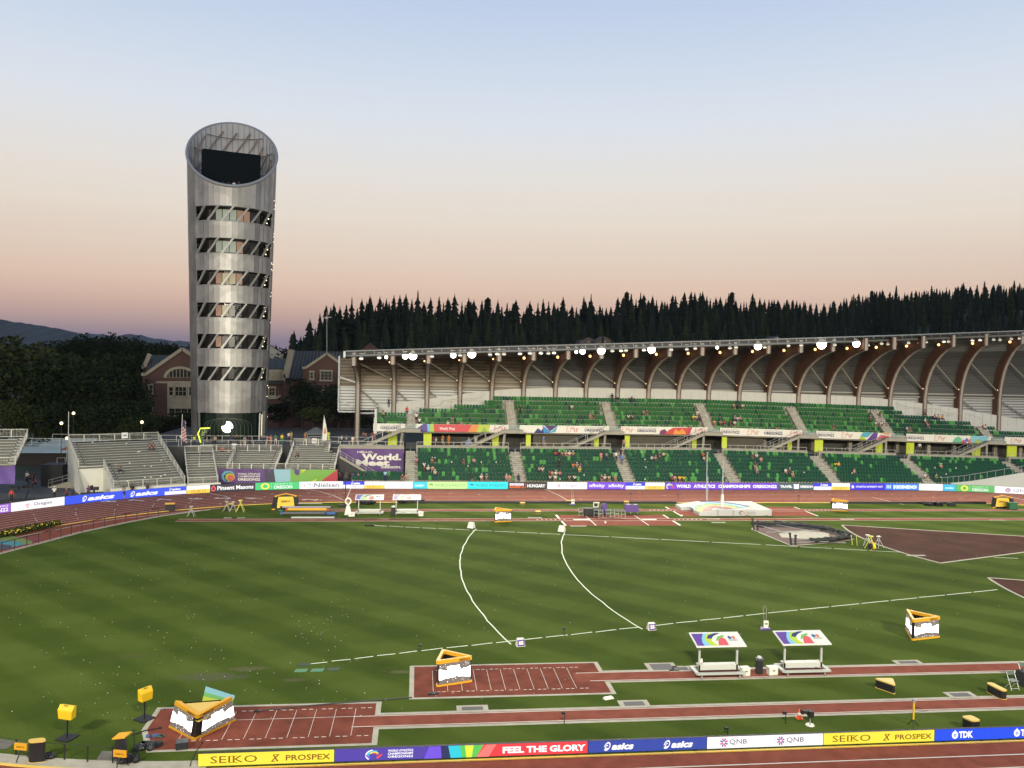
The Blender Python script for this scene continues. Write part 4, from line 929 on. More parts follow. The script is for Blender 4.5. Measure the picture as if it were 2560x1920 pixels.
# dark flank wall with its stair rail at the left end of the lower tier
fw = thing('stair_wall', 'black wedge-shaped wall with sloping metal handrail below the purple banner', 'wall', (0, 0, 0))
A1, B1 = W(850, 1142, 126), W(962, 1207, 126)
b = MB(); b.add([(A1.x-.4, 126, 0), (B1.x, 126, 0), (B1.x, 126, B1.z), (A1.x, 126, A1.z), (A1.x-.4, 126, A1.z), (A1.x-.4, 126.3, 0), (B1.x, 126.3, 0), (B1.x, 126.3, B1.z), (A1.x, 126.3, A1.z), (A1.x-.4, 126.3, A1.z)], [(0, 1, 2, 3, 4), (9, 8, 7, 6, 5), (2, 7, 8, 3), (3, 8, 9, 4), (0, 4, 9, 5)]); b.build('wall', BLACK, fw)
b = MB(); b.bar((A1.x, 126.1, A1.z), (B1.x, 126.1, B1.z), .6, .3); b.build('capping', STANDC, fw)
h = MB()
for o_ in (0.9, .5): h.tube([(A1.x, 126.1, A1.z+o_), (B1.x, 126.1, B1.z+o_), (B1.x+1.5, 126.1, B1.z+o_-.5)], .035, 5)
for i in range(8): f = i/7; x, z = A1.x+(B1.x-A1.x)*f, A1.z+(B1.z-A1.z)*f; h.bar((x, 126.1, z), (x, 126.1, z+.9), .05)
h.build('handrail', GALV, fw)
# ================================================================ ROOF
roof = thing('stand_roof', 'long curved grandstand roof on brown timber ribs with rows of floodlights', 'roof', (45, 140, 0))
def RP(b, name, m=None, smooth=False):
    b.v = [(v[0]-45, v[1]-140, v[2]) for v in b.v]; return b.build(name, m, roof, smooth)
ribpx = [894.6, 985, 1067.7, 1150, 1230, 1309, 1388.5, 1465, 1544, 1621.5, 1696.7, 1772, 1848.6, 1923, 1996.7, 2072, 2147, 2226.7, 2313.5, 2403, 2500, 2605]
def interp(T_, x):
    if x <= T_[0][0]: return T_[0][1]
    for (a, va), (c, vc) in zip(T_, T_[1:]):
        if x <= c: return va+(vc-va)*(x-a)/(c-a)
    return T_[-1][1]
EDGE = [(863, 878), (1280, 866), (1600, 857.5), (1920, 848.6), (2240, 838.5), (2560, 827), (2700, 822)]
OVH = [(863, 9.9), (1100, 11.3), (2080, 12.0), (2226, 9.4), (2313, 7.6), (2403, 6.3), (2500, 5.3), (2700, 4.2)]
YB = 141.2
ribs = []
for px in ribpx:
    X = W(px, 980, YB).x; ov = interp(OVH, px); Ye = YB-ov
    # px of the edge at this X
    pe = proj((X, Ye, 22))[0]; ze = W(pe, interp(EDGE, pe), Ye).z
    ribs.append((X, ov, ze))
TIMB = mat('glulam_timber', (.120, .055, .031, 1), .7, noise=.18, scale=1.0)
FLNG = mat('rib_flange', (.30, .29, .25, 1), .6)
def prof(ov, ze):
    zin = ze-2.3; s = zin-14.7; o = ov/11.3
    inner = [(0, 8.0), (0, 14.0), (-.15*o, 14.7), (-.45*o, 14.7+s*.15), (-1.1*o, 14.7+s*.30), (-2.1*o, 14.7+s*.47), (-3.3*o, 14.7+s*.60), (-5.0*o, 14.7+s*.735), (-6.9*o, 14.7+s*.85), (-9.0*o, 14.7+s*.94), (-11.3*o, zin)]
    T0 = ze-17.0
    outer = [(1.5, 8.0), (1.5, 14.5), (1.45, 16.2), (1.1, 17+T0*.15), (.5, 17+T0*.33), (-.5, 17+T0*.50), (-1.9, 17+T0*.64), (-3.9*o, 17+T0*.77), (-6.3*o, 17+T0*.88), (-8.9*o, 17+T0*.955), (-11.3*o, ze-.35)]
    return inner, outer
for i, (X, ov, ze) in enumerate(ribs):
    inn, out = prof(ov, ze)
    if i == 0: inn = [(0, PLZ)]+inn[1:]; out = [(1.0, PLZ)]+out[1:]; out[1] = (1.0, 14.5)
    n = len(inn); rb = MB(); w = .42
    P = [(X-w, YB+p[0], p[1]) for p in inn]+[(X-w, YB+p[0], p[1]) for p in out]+[(X+w, YB+p[0], p[1]) for p in inn]+[(X+w, YB+p[0], p[1]) for p in out]
    F = []
    for j in range(n-1):
        F += [(j, j+1, n+j+1, n+j), (2*n+j+1, 2*n+j, 3*n+j, 3*n+j+1), (j+1, j, 2*n+j, 2*n+j+1), (n+j, n+j+1, 3*n+j+1, 3*n+j)]
    F.append((n-1, 2*n-1, 4*n-1, 3*n-1)); rb.add(P, F); RP(rb, 'timber_rib', TIMB)
    fg = MB(); ff = .22
    P = []
    for p in inn: P += [(X-ff, YB+p[0]-.06, p[1]-.03), (X+ff, YB+p[0]-.06, p[1]-.03)]
    P += [(X-ff, YB+inn[-1][0]-.06, ze-.3), (X+ff, YB+inn[-1][0]-.06, ze-.3)]
    fg.add(P, [(2*j, 2*j+1, 2*j+3, 2*j+2) for j in range(len(P)//2-1)]); RP(fg, 'rib_flange', FLNG)
def skin_mat(name, c1, c2, per, rough=.5, trans=0.0):
    m = bpy.data.materials.new(name); m.use_nodes = True; t = m.node_tree; b = t.nodes['Principled BSDF']; b.inputs['Roughness'].default_value = rough; b.inputs['Metallic'].default_value = .25
    tc = t.nodes.new('ShaderNodeTexCoord'); mp = t.nodes.new('ShaderNodeMapping'); mp.inputs['Scale'].default_value = (.02, .25, 1/per)
    n = t.nodes.new('ShaderNodeTexWave'); n.bands_direction = 'Z'; n.inputs['Scale'].default_value = 1/math.pi/2*math.pi; n.inputs['Distortion'].default_value = .3
    t.links.new(tc.outputs['Object'], mp.inputs[0]); t.links.new(mp.outputs[0], n.inputs['Vector'])
    cr = t.nodes.new('ShaderNodeValToRGB'); cr.color_ramp.elements[0].color = (*c1, 1); cr.color_ramp.elements[1].color = (*c2, 1); cr.color_ramp.elements[0].position = .15; cr.color_ramp.elements[1].position = .6
    t.links.new(n.outputs['Fac'], cr.inputs[0]); t.links.new(cr.outputs[0], b.inputs['Base Color']); return m
SK_LO = skin_mat('louvred_wall_panels', (.16, .16, .155), (.42, .43, .42), .8)
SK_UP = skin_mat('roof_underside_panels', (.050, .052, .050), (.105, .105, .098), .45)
SKW = skin_mat('painted_warm_glow_panels', (.085, .072, .055), (.17, .135, .090), .9)  # warm light from behind the panels is put into their colour
for i in range(len(ribs)-1):
    (Xa, oa, za), (Xb, ob, zb) = ribs[i], ribs[i+1]
    pa, pb = prof(oa, za)[1], prof(ob, zb)[1]; n = len(pa)
    lo = MB(); zl = 10.3 if i < 1 else 9.0
    lo.quad((Xa+.3, YB+1.4, zl), (Xb-.3, YB+1.4, zl), (Xb-.3, YB+1.4, 14.1), (Xa+.3, YB+1.4, 14.1)); RP(lo, 'louvred_panel', SK_LO)
    up = MB(); P = [(Xa+.3, YB+1.4, 14.3), (Xb-.3, YB+1.4, 14.3)]
    for j in range(2, n): P += [(Xa+.3, YB+pa[j][0]-.12, pa[j][1]-.12), (Xb-.3, YB+pb[j][0]-.12, pb[j][1]-.12)]
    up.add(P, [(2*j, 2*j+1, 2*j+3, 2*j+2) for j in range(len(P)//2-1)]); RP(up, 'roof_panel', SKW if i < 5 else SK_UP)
    tp_ = MB(); P = []
    for j in range(1, n): P += [(Xa, YB+pa[j][0]+.05, pa[j][1]+.12), (Xb, YB+pb[j][0]+.05, pb[j][1]+.12)]
    tp_.add(P, [(2*j, 2*j+1, 2*j+3, 2*j+2) for j in range(len(P)//2-1)]); RP(tp_, 'roof_sheet', mat('roof_sheet', (.14, .145, .15, 1), .5, .3))
    be = MB(); be.tube([(Xa+.3, YB+1.0, 14.15), (Xb-.3, YB+1.0, 14.15)], .17, 8); be.bar((Xa+.3, YB+1.3, 14.75), (Xb-.3, YB+1.3, 14.75), .08, .25); RP(be, 'cross_beam', FLNG)
    br = MB(); br.tube([(Xa+.3, YB-2.6*oa/11.3, 14.7+(za-17)*.62+(1.6 if i < 6 else .6)), (Xb-.3, YB+.6, 15.6)], .15, 6); br.tube([(Xa+.3, YB+.7, 13.9), (Xb-1.2, YB+.7, 9.9)], .13, 6); RP(br, 'diagonal_brace', mat('brace_steel', (.26, .25, .20, 1), .5, .2))
    lp = MB(); lp.ball((Xb-.55, YB-.05, 15.7), .09, 8); RP(lp, 'small_lamp', glow('small_warm_lamp', (1, .80, .45, 1), 1.2))
    lp = MB(); f_ = .62; yy = YB-7.3*ob/11.3; zz = zb-1.95
    lp.ball((Xb-1.0 if i > 3 else Xb-.6, yy, zz), .24 if i > 3 else .14, 8); RP(lp, 'amber_lamp', glow('amber_lamp', (1, .58, .22, 1), 2.6))
    wk = MB(); wk.bar((Xb-1.0, yy, zz+.3), (Xb-.3, yy, zz+.9), .06); wk.bar((Xb-1.1, yy, zz+.25), (Xb-2.4, yy-.3, zz+.9), .06); RP(wk, 'lamp_bracket', STEEL)
# left end screen wall and frame beyond the first rib
Xa = ribs[0][0]
b = MB(); xl = Xa-3.3
b.quad((xl, YB+1.75, 10.3), (Xa-.3, YB+1.75, 10.3), (Xa-.3, YB+1.75, 14.1), (xl, YB+1.75, 14.1)); RP(b, 'louvred_panel', SK_LO)
b = MB(); b.quad((xl, YB+1.75, 14.3), (Xa-.3, YB+1.75, 14.3), (Xa-.3, YB+1.2, 19.3), (xl, YB+1.2, 19.0)); RP(b, 'roof_panel', SKW)
b = MB()
for p, q in (((xl, 10.0), (xl, 19.5)), ((xl, 10.0), (Xa, 10.0)), ((Xa, 9.75), (Xa+8.3, 9.95)), ((xl, 14.2), (Xa, 14.2)), ((xl, 15.9), (Xa, 14.9)), ((xl, 12.0), (Xa, 10.6))): b.bar((p[0], YB+1.3, p[1]), (q[0], YB+1.3, q[1]), .28)
RP(b, 'end_frame', mat('end_frame_steel', (.33, .34, .34, 1), .5, .3))
# front edge: catwalk with two tubes and posts
def edge(px): 
    ov = interp(OVH, px-0); Y = YB-ov-.35; return Vector((W(px, interp(EDGE, px), Y)))
E_ = [edge(px) for px in range(863, 2720, 24)]
b = MB(); b.tube([(p.x, p.y, p.z) for p in E_], .10, 6); RP(b, 'top_rail', GALV)
b = MB(); b.tube([(p.x, p.y, p.z-.75) for p in E_], .20, 8); RP(b, 'edge_tube', mat('edge_tube', (.17, .175, .17, 1), .5, .3), True)
b = MB()
for k, p in enumerate(E_): b.bar((p.x, p.y, p.z), (p.x+.15, p.y, p.z-.75), .05); 
RP(b, 'edge_posts', GALV)
b = MB(); P = []
for p in E_: P += [(p.x, p.y+.35, p.z-.02), (p.x, p.y+1.4, p.z-.02), (p.x, p.y+.5, p.z-.95), (p.x, p.y+1.4, p.z-1.15)]
b.add(P, [(4*i, 4*i+4, 4*i+5, 4*i+1) for i in range(len(E_)-1)]+[(4*i+2, 4*i+3, 4*i+7, 4*i+6) for i in range(len(E_)-1)]+[(4*i, 4*i+2, 4*i+6, 4*i+4) for i in range(len(E_)-1)]); RP(b, 'edge_gutter', mat('dark_gutter', (.05, .052, .055, 1), .6))
b = MB(); b.box((E_[0].x-.1, E_[0].y+4.5, E_[0].z-.5), (.3, 9.5, 1.0)); RP(b, 'end_fascia', STEEL)
# floodlights: (px, py, size class)
FL = [(1032, 889.5, 4), (1013, 891, 3), (1133, 888, 3), (1179.6, 885, 4), (1503, 876.5, 4), (1456.5, 879, 3), (1440.6, 880, 2), (1629, 873.6, 4), (1895, 865, 4), (1793, 869, 2), (2054.5, 860, 5), (2141, 859, 4),
      (965.5, 893, 2), (948, 894, 1), (903, 896, 1), (1325, 883, 1), (1352, 882.5, 1), (1385, 882, 1), (1553, 876.5, 1), (1610, 875, 1), (1678, 874, 0), (1717, 873, 0), (1738, 871, 0), (1825, 870, 0), (1840, 868, 0), (1912, 868, 0), (1971, 864, 0), (2003, 863, 0), (2087, 862, 0), (2170, 863, 0), (2204, 859, 0),
      (2220, 860, 0), (2238, 859, 0), (2271, 857, 0), (2298, 857, 0), (2315, 855, 0), (2360, 854, 1), (2371, 854, 0), (2431, 851, 1), (2450, 850, 1), (2484, 849, 0), (2500, 849.5, 0), (2528, 847, 0), (2548, 846, 0), (1371, 883, 0), (1300, 884, 1), (1243, 885, 1), (1225, 886, 0), (1260, 885, 0), (1150, 888, 0), (1080, 891, 0), (1531, 877, 0), (1565, 876, 0)]
RORD = 'first second third fourth fifth sixth seventh eighth ninth tenth eleventh twelfth thirteenth fourteenth fifteenth sixteenth seventeenth eighteenth nineteenth twentieth twenty-first last'.split()
FLT = []
lname = {5: 'brightest glaring floodlight of the roof edge, right of centre', 4: 'brightly glaring floodlight under the roof edge', 3: 'smaller glaring floodlight beside a brighter one', 2: 'small lit floodlight under the roof edge', 1: 'slim lit floodlight under the roof edge', 0: 'unlit white floodlight hanging under the roof edge'}
FLMESH = {}
for (px, py, k) in FL:
    e_ = edge(px); P = W(px, py, e_.y-.15)
    ri = min(range(len(ribpx)), key=lambda q: abs(proj((ribs[q][0], YB-ribs[q][1], ribs[q][2]))[0]-px)); lb = lname[k] if k == 5 else lname[k].replace('under the roof edge', 'near').replace('hanging under the roof edge', 'near').replace('beside a brighter one', 'near').replace('hanging near', 'near')+' the %s roof rib from left' % RORD[ri]
    r_ = thing('floodlight', lb, 'floodlight', P, 0, 'floodlights hanging under the roof edge')
    sz = {5: 1.75, 4: 1.35, 3: .95, 2: .55, 1: .24, 0: .30}[k]  # bright discs widened to take in the glare round each lamp
    if k not in FLMESH:
        h = MB(); n = 14
        h.tube([(0, .02, 0), (0, .30, .04)], sz*.5 if k > 1 else .30, n, r2=min(.4, sz*.4)); hm = h.mesh('housing', mat('floodlight_housing', (.28, .28, .27, 1), .5))
        br = MB(); br.bar((0, .2, .1), (0, .2, .75), .05); br.bar((-.3, .2, .75), (.3, .2, .75), .05); bm_ = br.mesh('bracket', GALV)
        f = MB()
        if k > 1:
            P2 = [(sz*.46*math.cos(2*math.pi*i/18), -.02, sz*.46*math.sin(2*math.pi*i/18)) for i in range(18)]; f.add(P2, [tuple(range(18))[::-1]])
        else: f.box((0, -.03, -.05), (.62, .05, .14))
        fm = f.mesh('lens', glow('flood_%d' % k, (1, .97, .85, 1), {5: 20, 4: 14, 3: 9, 2: 5, 1: 1.3, 0: .02}[k])); FLMESH[k] = (hm, bm_, fm)
    FLT.append(r_)
    for nm, me in zip(('housing', 'bracket', 'lens'), FLMESH[k]):
        o = bpy.data.objects.new(nm, me); col.objects.link(o); o.parent = r_
# ================================================================ BLEACHERS AT THE BEND
ALU = mat('bleacher_aluminium', (.52, .52, .45, 1), .4, .35, noise=.1, scale=.6)
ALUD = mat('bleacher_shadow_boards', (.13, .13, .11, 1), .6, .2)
TARP = mat('white_tarpaulin', (.60, .59, .50, 1), .7, noise=.05, scale=.6)
def guard(b, p, q, h=1.05, n=6, step=.16, skip=False):
    p, q = Vector(p), Vector(q); L_ = (q-p).length; up = Vector((0, 0, h))
    b.bar(p+up, q+up, .06); b.bar(p+Vector((0, 0, .08)), q+Vector((0, 0, .08)), .05)
    k = max(1, round(L_/1.9))
    for i in range(k+1): c = p+(q-p)*(i/k); b.bar(c, c+up, .11, .11)
    m = int(L_/step)
    for i in range(1, m): c = p+(q-p)*(i/m); b.bar(c+Vector((0, 0, .08)), c+up, .022, .022)
def bleacher(label, fl, fr, z0, rows, tread, rise, lims, front_rail=True, back_rail=True, backlim=None, under=True):
    """fl, fr: front left / front right ground points; lims(k) -> (u0, u1) metres along the front"""
    fl, fr = Vector((*fl, 0)), Vector((*fr, 0)); u = (fr-fl).normalized(); v = Vector((-u.y, u.x, 0))
    t = thing('bleacher', label, 'bleacher', fl, math.atan2(u.y, u.x), 'temporary metal bleachers round the bend')
    b = MB(); f = MB()
    for k in range(rows):
        a, c = lims(k); z = z0+rise*k; y = tread*k
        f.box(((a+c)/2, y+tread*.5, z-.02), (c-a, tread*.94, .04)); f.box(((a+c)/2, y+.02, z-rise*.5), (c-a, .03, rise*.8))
        w = c-a; j = max(1, int(w/3.6))
        for i in range(j):
            x0 = a+.9+(w-1.8)*i/j if w > 5 else a+w*i/j; x1 = a+.9+(w-1.8)*(i+1)/j if w > 5 else a+w*(i+1)/j
            b.box(((x0+x1)/2, y+tread*.70, z+.40), (x1-x0-.04, .26, .045))
        if w > 5:                                    # aisle steps at both ends
            for x in (a+.45, c-.45): b.box((x, y+.18, z+rise*.5), (.8, .34, .04)); b.box((x, y+.55, z+.02), (.8, .30, .04))
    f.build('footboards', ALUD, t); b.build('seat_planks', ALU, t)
    zt = z0+rise*rows; yt = tread*rows; a, c = backlim or lims(rows-1)
    if back_rail: g = MB(); guard(g, (a, yt, zt), (c, yt, zt)); g.build('back_guard_rail', ALU, t)
    a, c = lims(0)
    if front_rail: g = MB(); guard(g, (a, -.05, z0-.1), (c, -.05, z0-.1), .9); g.build('front_guard_rail', ALU, t)
    for s in (0, 1):
        g = MB(); prev = None; k0 = 0
        xs = [lims(k)[s] for k in range(rows)]
        for k in range(1, rows+1):
            if k == rows or abs(xs[k]-xs[k0]) > .5:
                guard(g, (xs[k0], tread*k0, z0+rise*k0), (xs[k0], tread*k, z0+rise*k), 1.0, step=.2); k0 = k
        g.build('side_guard_rail', ALU, t)
    if under:
        g = MB(); a, c = lims(0); a2, c2 = lims(rows-1)
        g.add([(a2, yt, 0), (c2, yt, 0), (c2, yt, zt), (a2, yt, zt)], [(0, 1, 2, 3)]); g.build('back_cloth', DARK, t)
    return t, u, v
def limA(k): return (0, 9.0) if k < 8 else (-3.1, 9.0)
tA, uA, vA = bleacher('tallest metal bleacher at the left of the bend, nearest the white tarpaulin end wall', (-39.4, 112.7), (-31.7, 117.3), 1.35, 18, .78, .27, limA)
g = MB()   # white tarpaulin walls closing the left end
def wall2(p, q, za, zb, z0=0): g.add([(*p, z0), (*q, z0), (*q, zb), (*p, za)], [(0, 1, 2, 3)])
wall2((-3.15, 6.3), (-3.15, 14.1), 3.6, 6.3); wall2((-3.15, 6.3), (-.05, 6.3), 3.6, 3.6); wall2((-.05, 6.3), (-.05, .2), 3.6, 1.6); wall2((-.4, -.15), (9.2, -.15), 1.25, 1.25, .3); wall2((-3.15, 6.3), (-3.15, 4.5), 3.6, 1.0)
o = g.build('end_tarpaulin', TARP, tA)
pp = MB(); pp.tube([(-3.1, 14.0, 6.2), (-3.1, 14.0, 10.6)], .05, 5); pp.build('mast', GALV, tA)
sg = MB(); sg.box((4.3, 13.9, 6.95), (.85, .05, .85)); sg.build('section_sign', mat('white_sign_board', (.7, .7, .66, 1), .6), tA)
def signtext(parent, x, y, z, s, w=.5, h=.28):
    V, F = text2(s, -w/2, -h/2, w, h, .03); b = MB(); b.add([(x+v[0], y, z+v[1]) for v in V], F); b.build('section_number', BLACK, parent)
signtext(tA, 4.3, 13.86, 6.95, '108')
tA2, _, _ = bleacher('narrow angled metal bleacher between the tallest one and the curved-front ones', (-31.3, 117.6), (-27.3, 118.9), 1.2, 12, .78, .27, lambda k: (0, 3.9))
g = MB(); g.add([(-.1, -.2, .3), (4.3, -.2, .3), (4.3, -.2, 1.2), (-.1, -.2, 1.2)], [(0, 1, 2, 3)]); g.build('front_tarpaulin', TARP, tA2)
tB1, _, _ = bleacher('short grey bleacher angled behind the purple championships banner', (-31.2, 122.9), (-27.6, 123.7), 2.5, 8, .72, .24, lambda k: (0, 4.6))
tB, _, _ = bleacher('short bright bleacher straight above the purple championships banner', (-27.4, 123.7), (-20.6, 123.7), 2.5, 8, .72, .24, lambda k: (0, 6.9))
sg = MB(); sg.box((-1.2+.9, 5.9, 5.2), (.75, .05, .8)); sg.build('section_sign', MATS['white_sign_board'], tB); signtext(tB, -.3, 5.86, 5.2, '107')
tC, _, _ = bleacher('metal bleacher next to the large purple banner, climbing to the plaza rail', (-19.05, 123.7), (-11.95, 123.7), 2.5, 11, .72, .245, lambda k: (0, 7.1) if k < 8 else (0, 5.6))
sg = MB(); sg.box((3.1, 8.1, 5.95), (.75, .05, .8)); sg.build('section_sign', MATS['white_sign_board'], tC); signtext(tC, 3.1, 8.06, 5.95, '106')
bleacher('cropped metal bleacher at the left edge above a plain purple cloth', (-64, 104.5), (-49.3, 108), 5.0, 9, .78, .30, lambda k: (0, 15-.0*k), under=False)
# long championships banner in front of them
cb = [pgon((68, 68, 82), (7.05, 0), (6.9, 2.1), (8.2, 2.1), (8.55, 0)), pgon((150, 195, 205), (8.55, 0), (8.2, 2.1), (10.6, 2.1), (10.6, 0)), pgon((120, 175, 70), (10.6, 0), (10.6, 2.1), (17.4, 2.1), (17.4, 0)), pgon((195, 205, 60), (12.15, 0), (12.15, 2.1), (14.4, 2.1), (14.4, 0)), pgon((185, 62, 70), (14.9, 0), (16.3, 2.1), (17.4, 2.1), (17.4, 0))]
cb += [(disc2(1.75, 1.05, .95, .82), (110, 180, 205)), (disc2(1.95, .95, .78, .66), (60, 60, 70)), (disc2(2.0, .9, .72, .62), (195, 200, 60)), (disc2(2.15, .8, .5, .5), (220, 110, 90))]
cb += [T('WORLD ATHLETICS', 3.1, 1.28, 3.2, .26, OFFW, .02), T('CHAMPIONSHIPS', 3.1, .92, 3.2, .26, OFFW, .02), T('OREGON22', 3.1, .42, 3.2, .38, OFFW, .04)]
banner('long purple, blue, green, yellow and red cloth banner below the bleachers', -28.9, -11.45, .42, 2.55, 123.2, PUR, cb, None, wave=.06)
banner('plain purple cloth below the cropped bleacher at the left edge', -64, -49.4, 2.5, 5.0, 107.9, (104, 78, 150), [], None, wave=.08)
# rails along the plaza edge
pr = thing('plaza_railing', 'long grey metal railing along the edge of the raised plaza', 'railing', (-30, 131.9, PLZ))
def plainrail(b, p, q, h=1.07, st=1.9, mid=True):
    p, q = Vector(p), Vector(q); up = Vector((0, 0, h)); n = max(1, round((q-p).length/st)); b.bar(p+up, q+up, .05)
    b.bar(p+up*.08, q+up*.08, .04)
    for i in range(n+1): c = p+(q-p)*i/n; b.bar(c, c+up, .055)
g = MB(); plainrail(g, (-12, -.2, 0), (-1, -.2, 0)); g.build('rail', GALV, pr); g = MB(); plainrail(g, (-1, -.2, 0), (18.1, -.2, 0)); g.build('rail', GALV, pr)
g = MB(); plainrail(g, (-30, 0, 0), (-12, -.2, 0)); g.build('rail', GALV, pr)
pr2 = thing('plaza_railing', 'second grey railing at the back of the plaza behind the standing spectators', 'railing', (-30, 139, PLZ))
g = MB(); plainrail(g, (-28, 0, 0), (5.5, 0, 0), 1.1, 2.4); plainrail(g, (12.3, 0, 0), (22, 0, 0), 1.1, 2.4); g.build('rail', GALV, pr2)
# dark sheet standing in for the shaded void between bleachers
vd = thing('void_sheet', 'black screen closing the gap between the two straight bleachers', 'screen', (-20, 127, 0)); g = MB(); g.box((.2, 3.5, 2.6), (1.9, .1, 5.2)); g.build('cloth', DARK, vd)
g = MB(); guard(g, (-.5, -3.2, 2.3), (.9, -3.2, 2.3), 1.0); g.build('gate', ALU, vd)
# ================================================================ LEFT SERVICE AREA
tent = thing('marquee', 'long pale blue marquee roof with a printed emblem behind the left bleacher', 'tent', (-62, 148, 0))
g = MB(); g.add([(-7.5, -2.5, 2.1), (7.0, -2.5, 2.2), (7.0, 1.5, 4.35), (-7.5, 1.5, 4.25), (-7.5, 5, 2.2), (7, 5, 2.2)], [(0, 1, 2, 3), (3, 2, 5, 4)]); g.build('roof_sheet', mat('pale_blue_sheet', (.26, .33, .36, 1), .7, noise=.1, scale=.3), tent)
g = MB(); g.add([(2.2, -1.8, 2.62), (7.0, -1.8, 2.68), (7.0, .6, 3.95), (5.0, -.4, 3.4), (3.6, .2, 3.7)], [(0, 1, 2, 3, 4)]); g.build('orange_panel', mat('rust_print', (.25, .07, .035, 1), .8), tent)
g = MB(); sl_ = lambda u, v: (u, -2.5+4*v-.04, 2.13+2.1*v+.05)
for (P, F), c in ((disc2(-5.6, .55, .8, .22), 'a'), (disc2(-5.1, .5, .45, .15), 'b')): g.add([sl_(*p) for p in P], F, mat('emblem_dark', (.03, .06, .08, 1), .7) if c == 'a' else mat('emblem_red', (.3, .05, .05, 1), .7))
V, F = text2('WORLD ATHLETICS', -4.3, .42, 2.6, .22, .02); g.add([sl_(*p) for p in V], F, mat('emblem_grey', (.1, .12, .14, 1), .7)); g.build('emblem', None, tent)
g = MB(); g.box((0, 1, 1.05), (14.4, 5, 2.1)); g.build('dark_sides', mat('dark_brown_wall', (.02, .015, .013, 1), .9), tent)
bx_ = thing('equipment_cabin', 'black box cabin standing on the service yard left of the bleachers', 'cabin', (-51.2, 124, 0)); g = MB(); g.box((0, 0, 1.5), (2.9, 3, 3.0)); g.box((0, 0, 3.03), (3.0, 3.1, .08)); g.build('body', DARK, bx_)
um = thing('red_umbrella', 'red domed parasol behind the black cabin', 'parasol', (-49.9, 130, 0)); g = MB()
P = [(0, 0, 4.0)]+[(1.3*math.cos(R(30*i)), 1.3*math.sin(R(30*i)), 3.35) for i in range(12)]; g.add(P, [(0, i+1, (i+1) % 12+1) for i in range(12)]); g.build('canopy', mat('dull_red_cloth', (.32, .06, .035, 1), .8), um); g = MB(); g.bar((0, 0, 0), (0, 0, 3.9), .06); g.build('pole', GALV, um)
fn_ = thing('mesh_fence', 'tall pipe-framed fence panels beside the concrete ramp at the left', 'fence', (-49.5, 124, 0)); g = MB()
for x in (0, 1.1, 2.2, 3.4, 4.5): g.bar((x-1.6, 0, .2), (x-1.6, 0, 3.9), .05)
for z in (3.9, 2.1, .4): g.bar((-1.6, 0, z), (2.9, 0, z), .05)
g.build('frame', GALV, fn_)
rp = thing('concrete_ramp', 'grey concrete ramp with double handrails rising behind the fence', 'ramp', (-49, 121, 0)); g = MB()
g.add([(-2, 0, 0), (4.6, 0, 0), (4.6, 0, 2.0), (-2, 0, .15), (-2, 2, .15), (4.6, 2, 2.0)], [(0, 1, 2, 3), (3, 2, 5, 4)]); g.build('slab', CONC, rp); g = MB()
for y in (0, 2): 
    g.tube([(-2, y, .1), (-2, y, 1.1), (4.6, y, 3.0)], .035, 5); g.tube([(-2, y, .7), (4.6, y, 2.5)], .03, 5)
    for i in range(5): x = -1.5+i*1.4; z = .15+(x+2)*.28; g.bar((x, y, z), (x, y, z+1), .04)
g.build('handrail', GALV, rp)
g = MB(); g.quad((-70, 103, .02), (-43, 115, .02), (-43, 128, .02), (-70, 128, .02)); tag(g.build('service_yard', mat('yard_paving', (.075, .077, .07, 1), .85, noise=.2, scale=.4)), kind='structure')
def lamp_post(label, P, h, n=1):
    t = thing('street_lamp', label, 'street lamp', P); b = MB(); b.tube([(0, 0, 0), (0, 0, h)], .07, 6, r2=.05); b.build('post', BLACK if n else GALV, t)
    b = MB(); b.cyl((0, 0, h), .12, .1, 8); b.build('collar', BLACK, t); b = MB(); b.ball((0, 0, h+.28), .26, 10); b.build('lamp_globe', glow('street_glow', (1, .84, .45, 1), 2.2), t); return t
lamp_post('tall grey lamp post with warm globe in front of the pale marquee', (-55.4, 138, 0), 5.1, 0); lamp_post('black lamp post with warm globe just behind the grey one', (-57.9, 142, 0), 7.2)
lamp_post('black lamp post with warm globe standing free against the dark trees', (-57.6, 146, 0), 8.6)
lamp_post('lamp post with warm globe rising behind the tallest bleacher', (-44.3, 139, PLZ), 2.9)
# ================================================================ BRICK HALL
BR_ = bpy.data.materials.new('red_brick'); BR_.use_nodes = True; _t = BR_.node_tree; _b = _t.nodes['Principled BSDF']; _k = _t.nodes.new('ShaderNodeTexBrick'); _tc = _t.nodes.new('ShaderNodeTexCoord')
_mp = _t.nodes.new('ShaderNodeMapping'); _mp.inputs['Rotation'].default_value = (R(90), 0, 0); _t.links.new(_tc.outputs['Object'], _mp.inputs[0]); _t.links.new(_mp.outputs[0], _k.inputs['Vector'])
_k.inputs['Color1'].default_value = (.088, .041, .033, 1); _k.inputs['Color2'].default_value = (.068, .033, .027, 1); _k.inputs['Mortar'].default_value = (.10, .065, .052, 1); _k.inputs['Scale'].default_value = 3.2; _t.links.new(_k.outputs[0], _b.inputs['Base Color']); _b.inputs['Roughness'].default_value = .9
CREAM = mat('cream_stone', (.27, .24, .175, 1), .8, noise=.1, scale=.5); SLATE = mat('grey_standing_seam_roof', (.050, .052, .046, 1), .9, .0, spec=.1, noise=.12, scale=.3)
GLAS = mat('dark_window_glass', (.02, .025, .022, 1), .08, spec=.9)
hall = thing('brick_hall', 'long red brick hall with grey roofs, cream trim and two gables behind the tower', 'building', (-40, 182, 0))
YH = 182.0
def HP(px, py, Y=YH): p = W(px, py, Y); return (p.x+40, p.y-182, p.z)
def hquad(b, pts, Y=YH, m=None, th=0): P = [HP(*q, Y) for q in pts]; b.add(P, [tuple(range(len(P)))[::-1]], m)
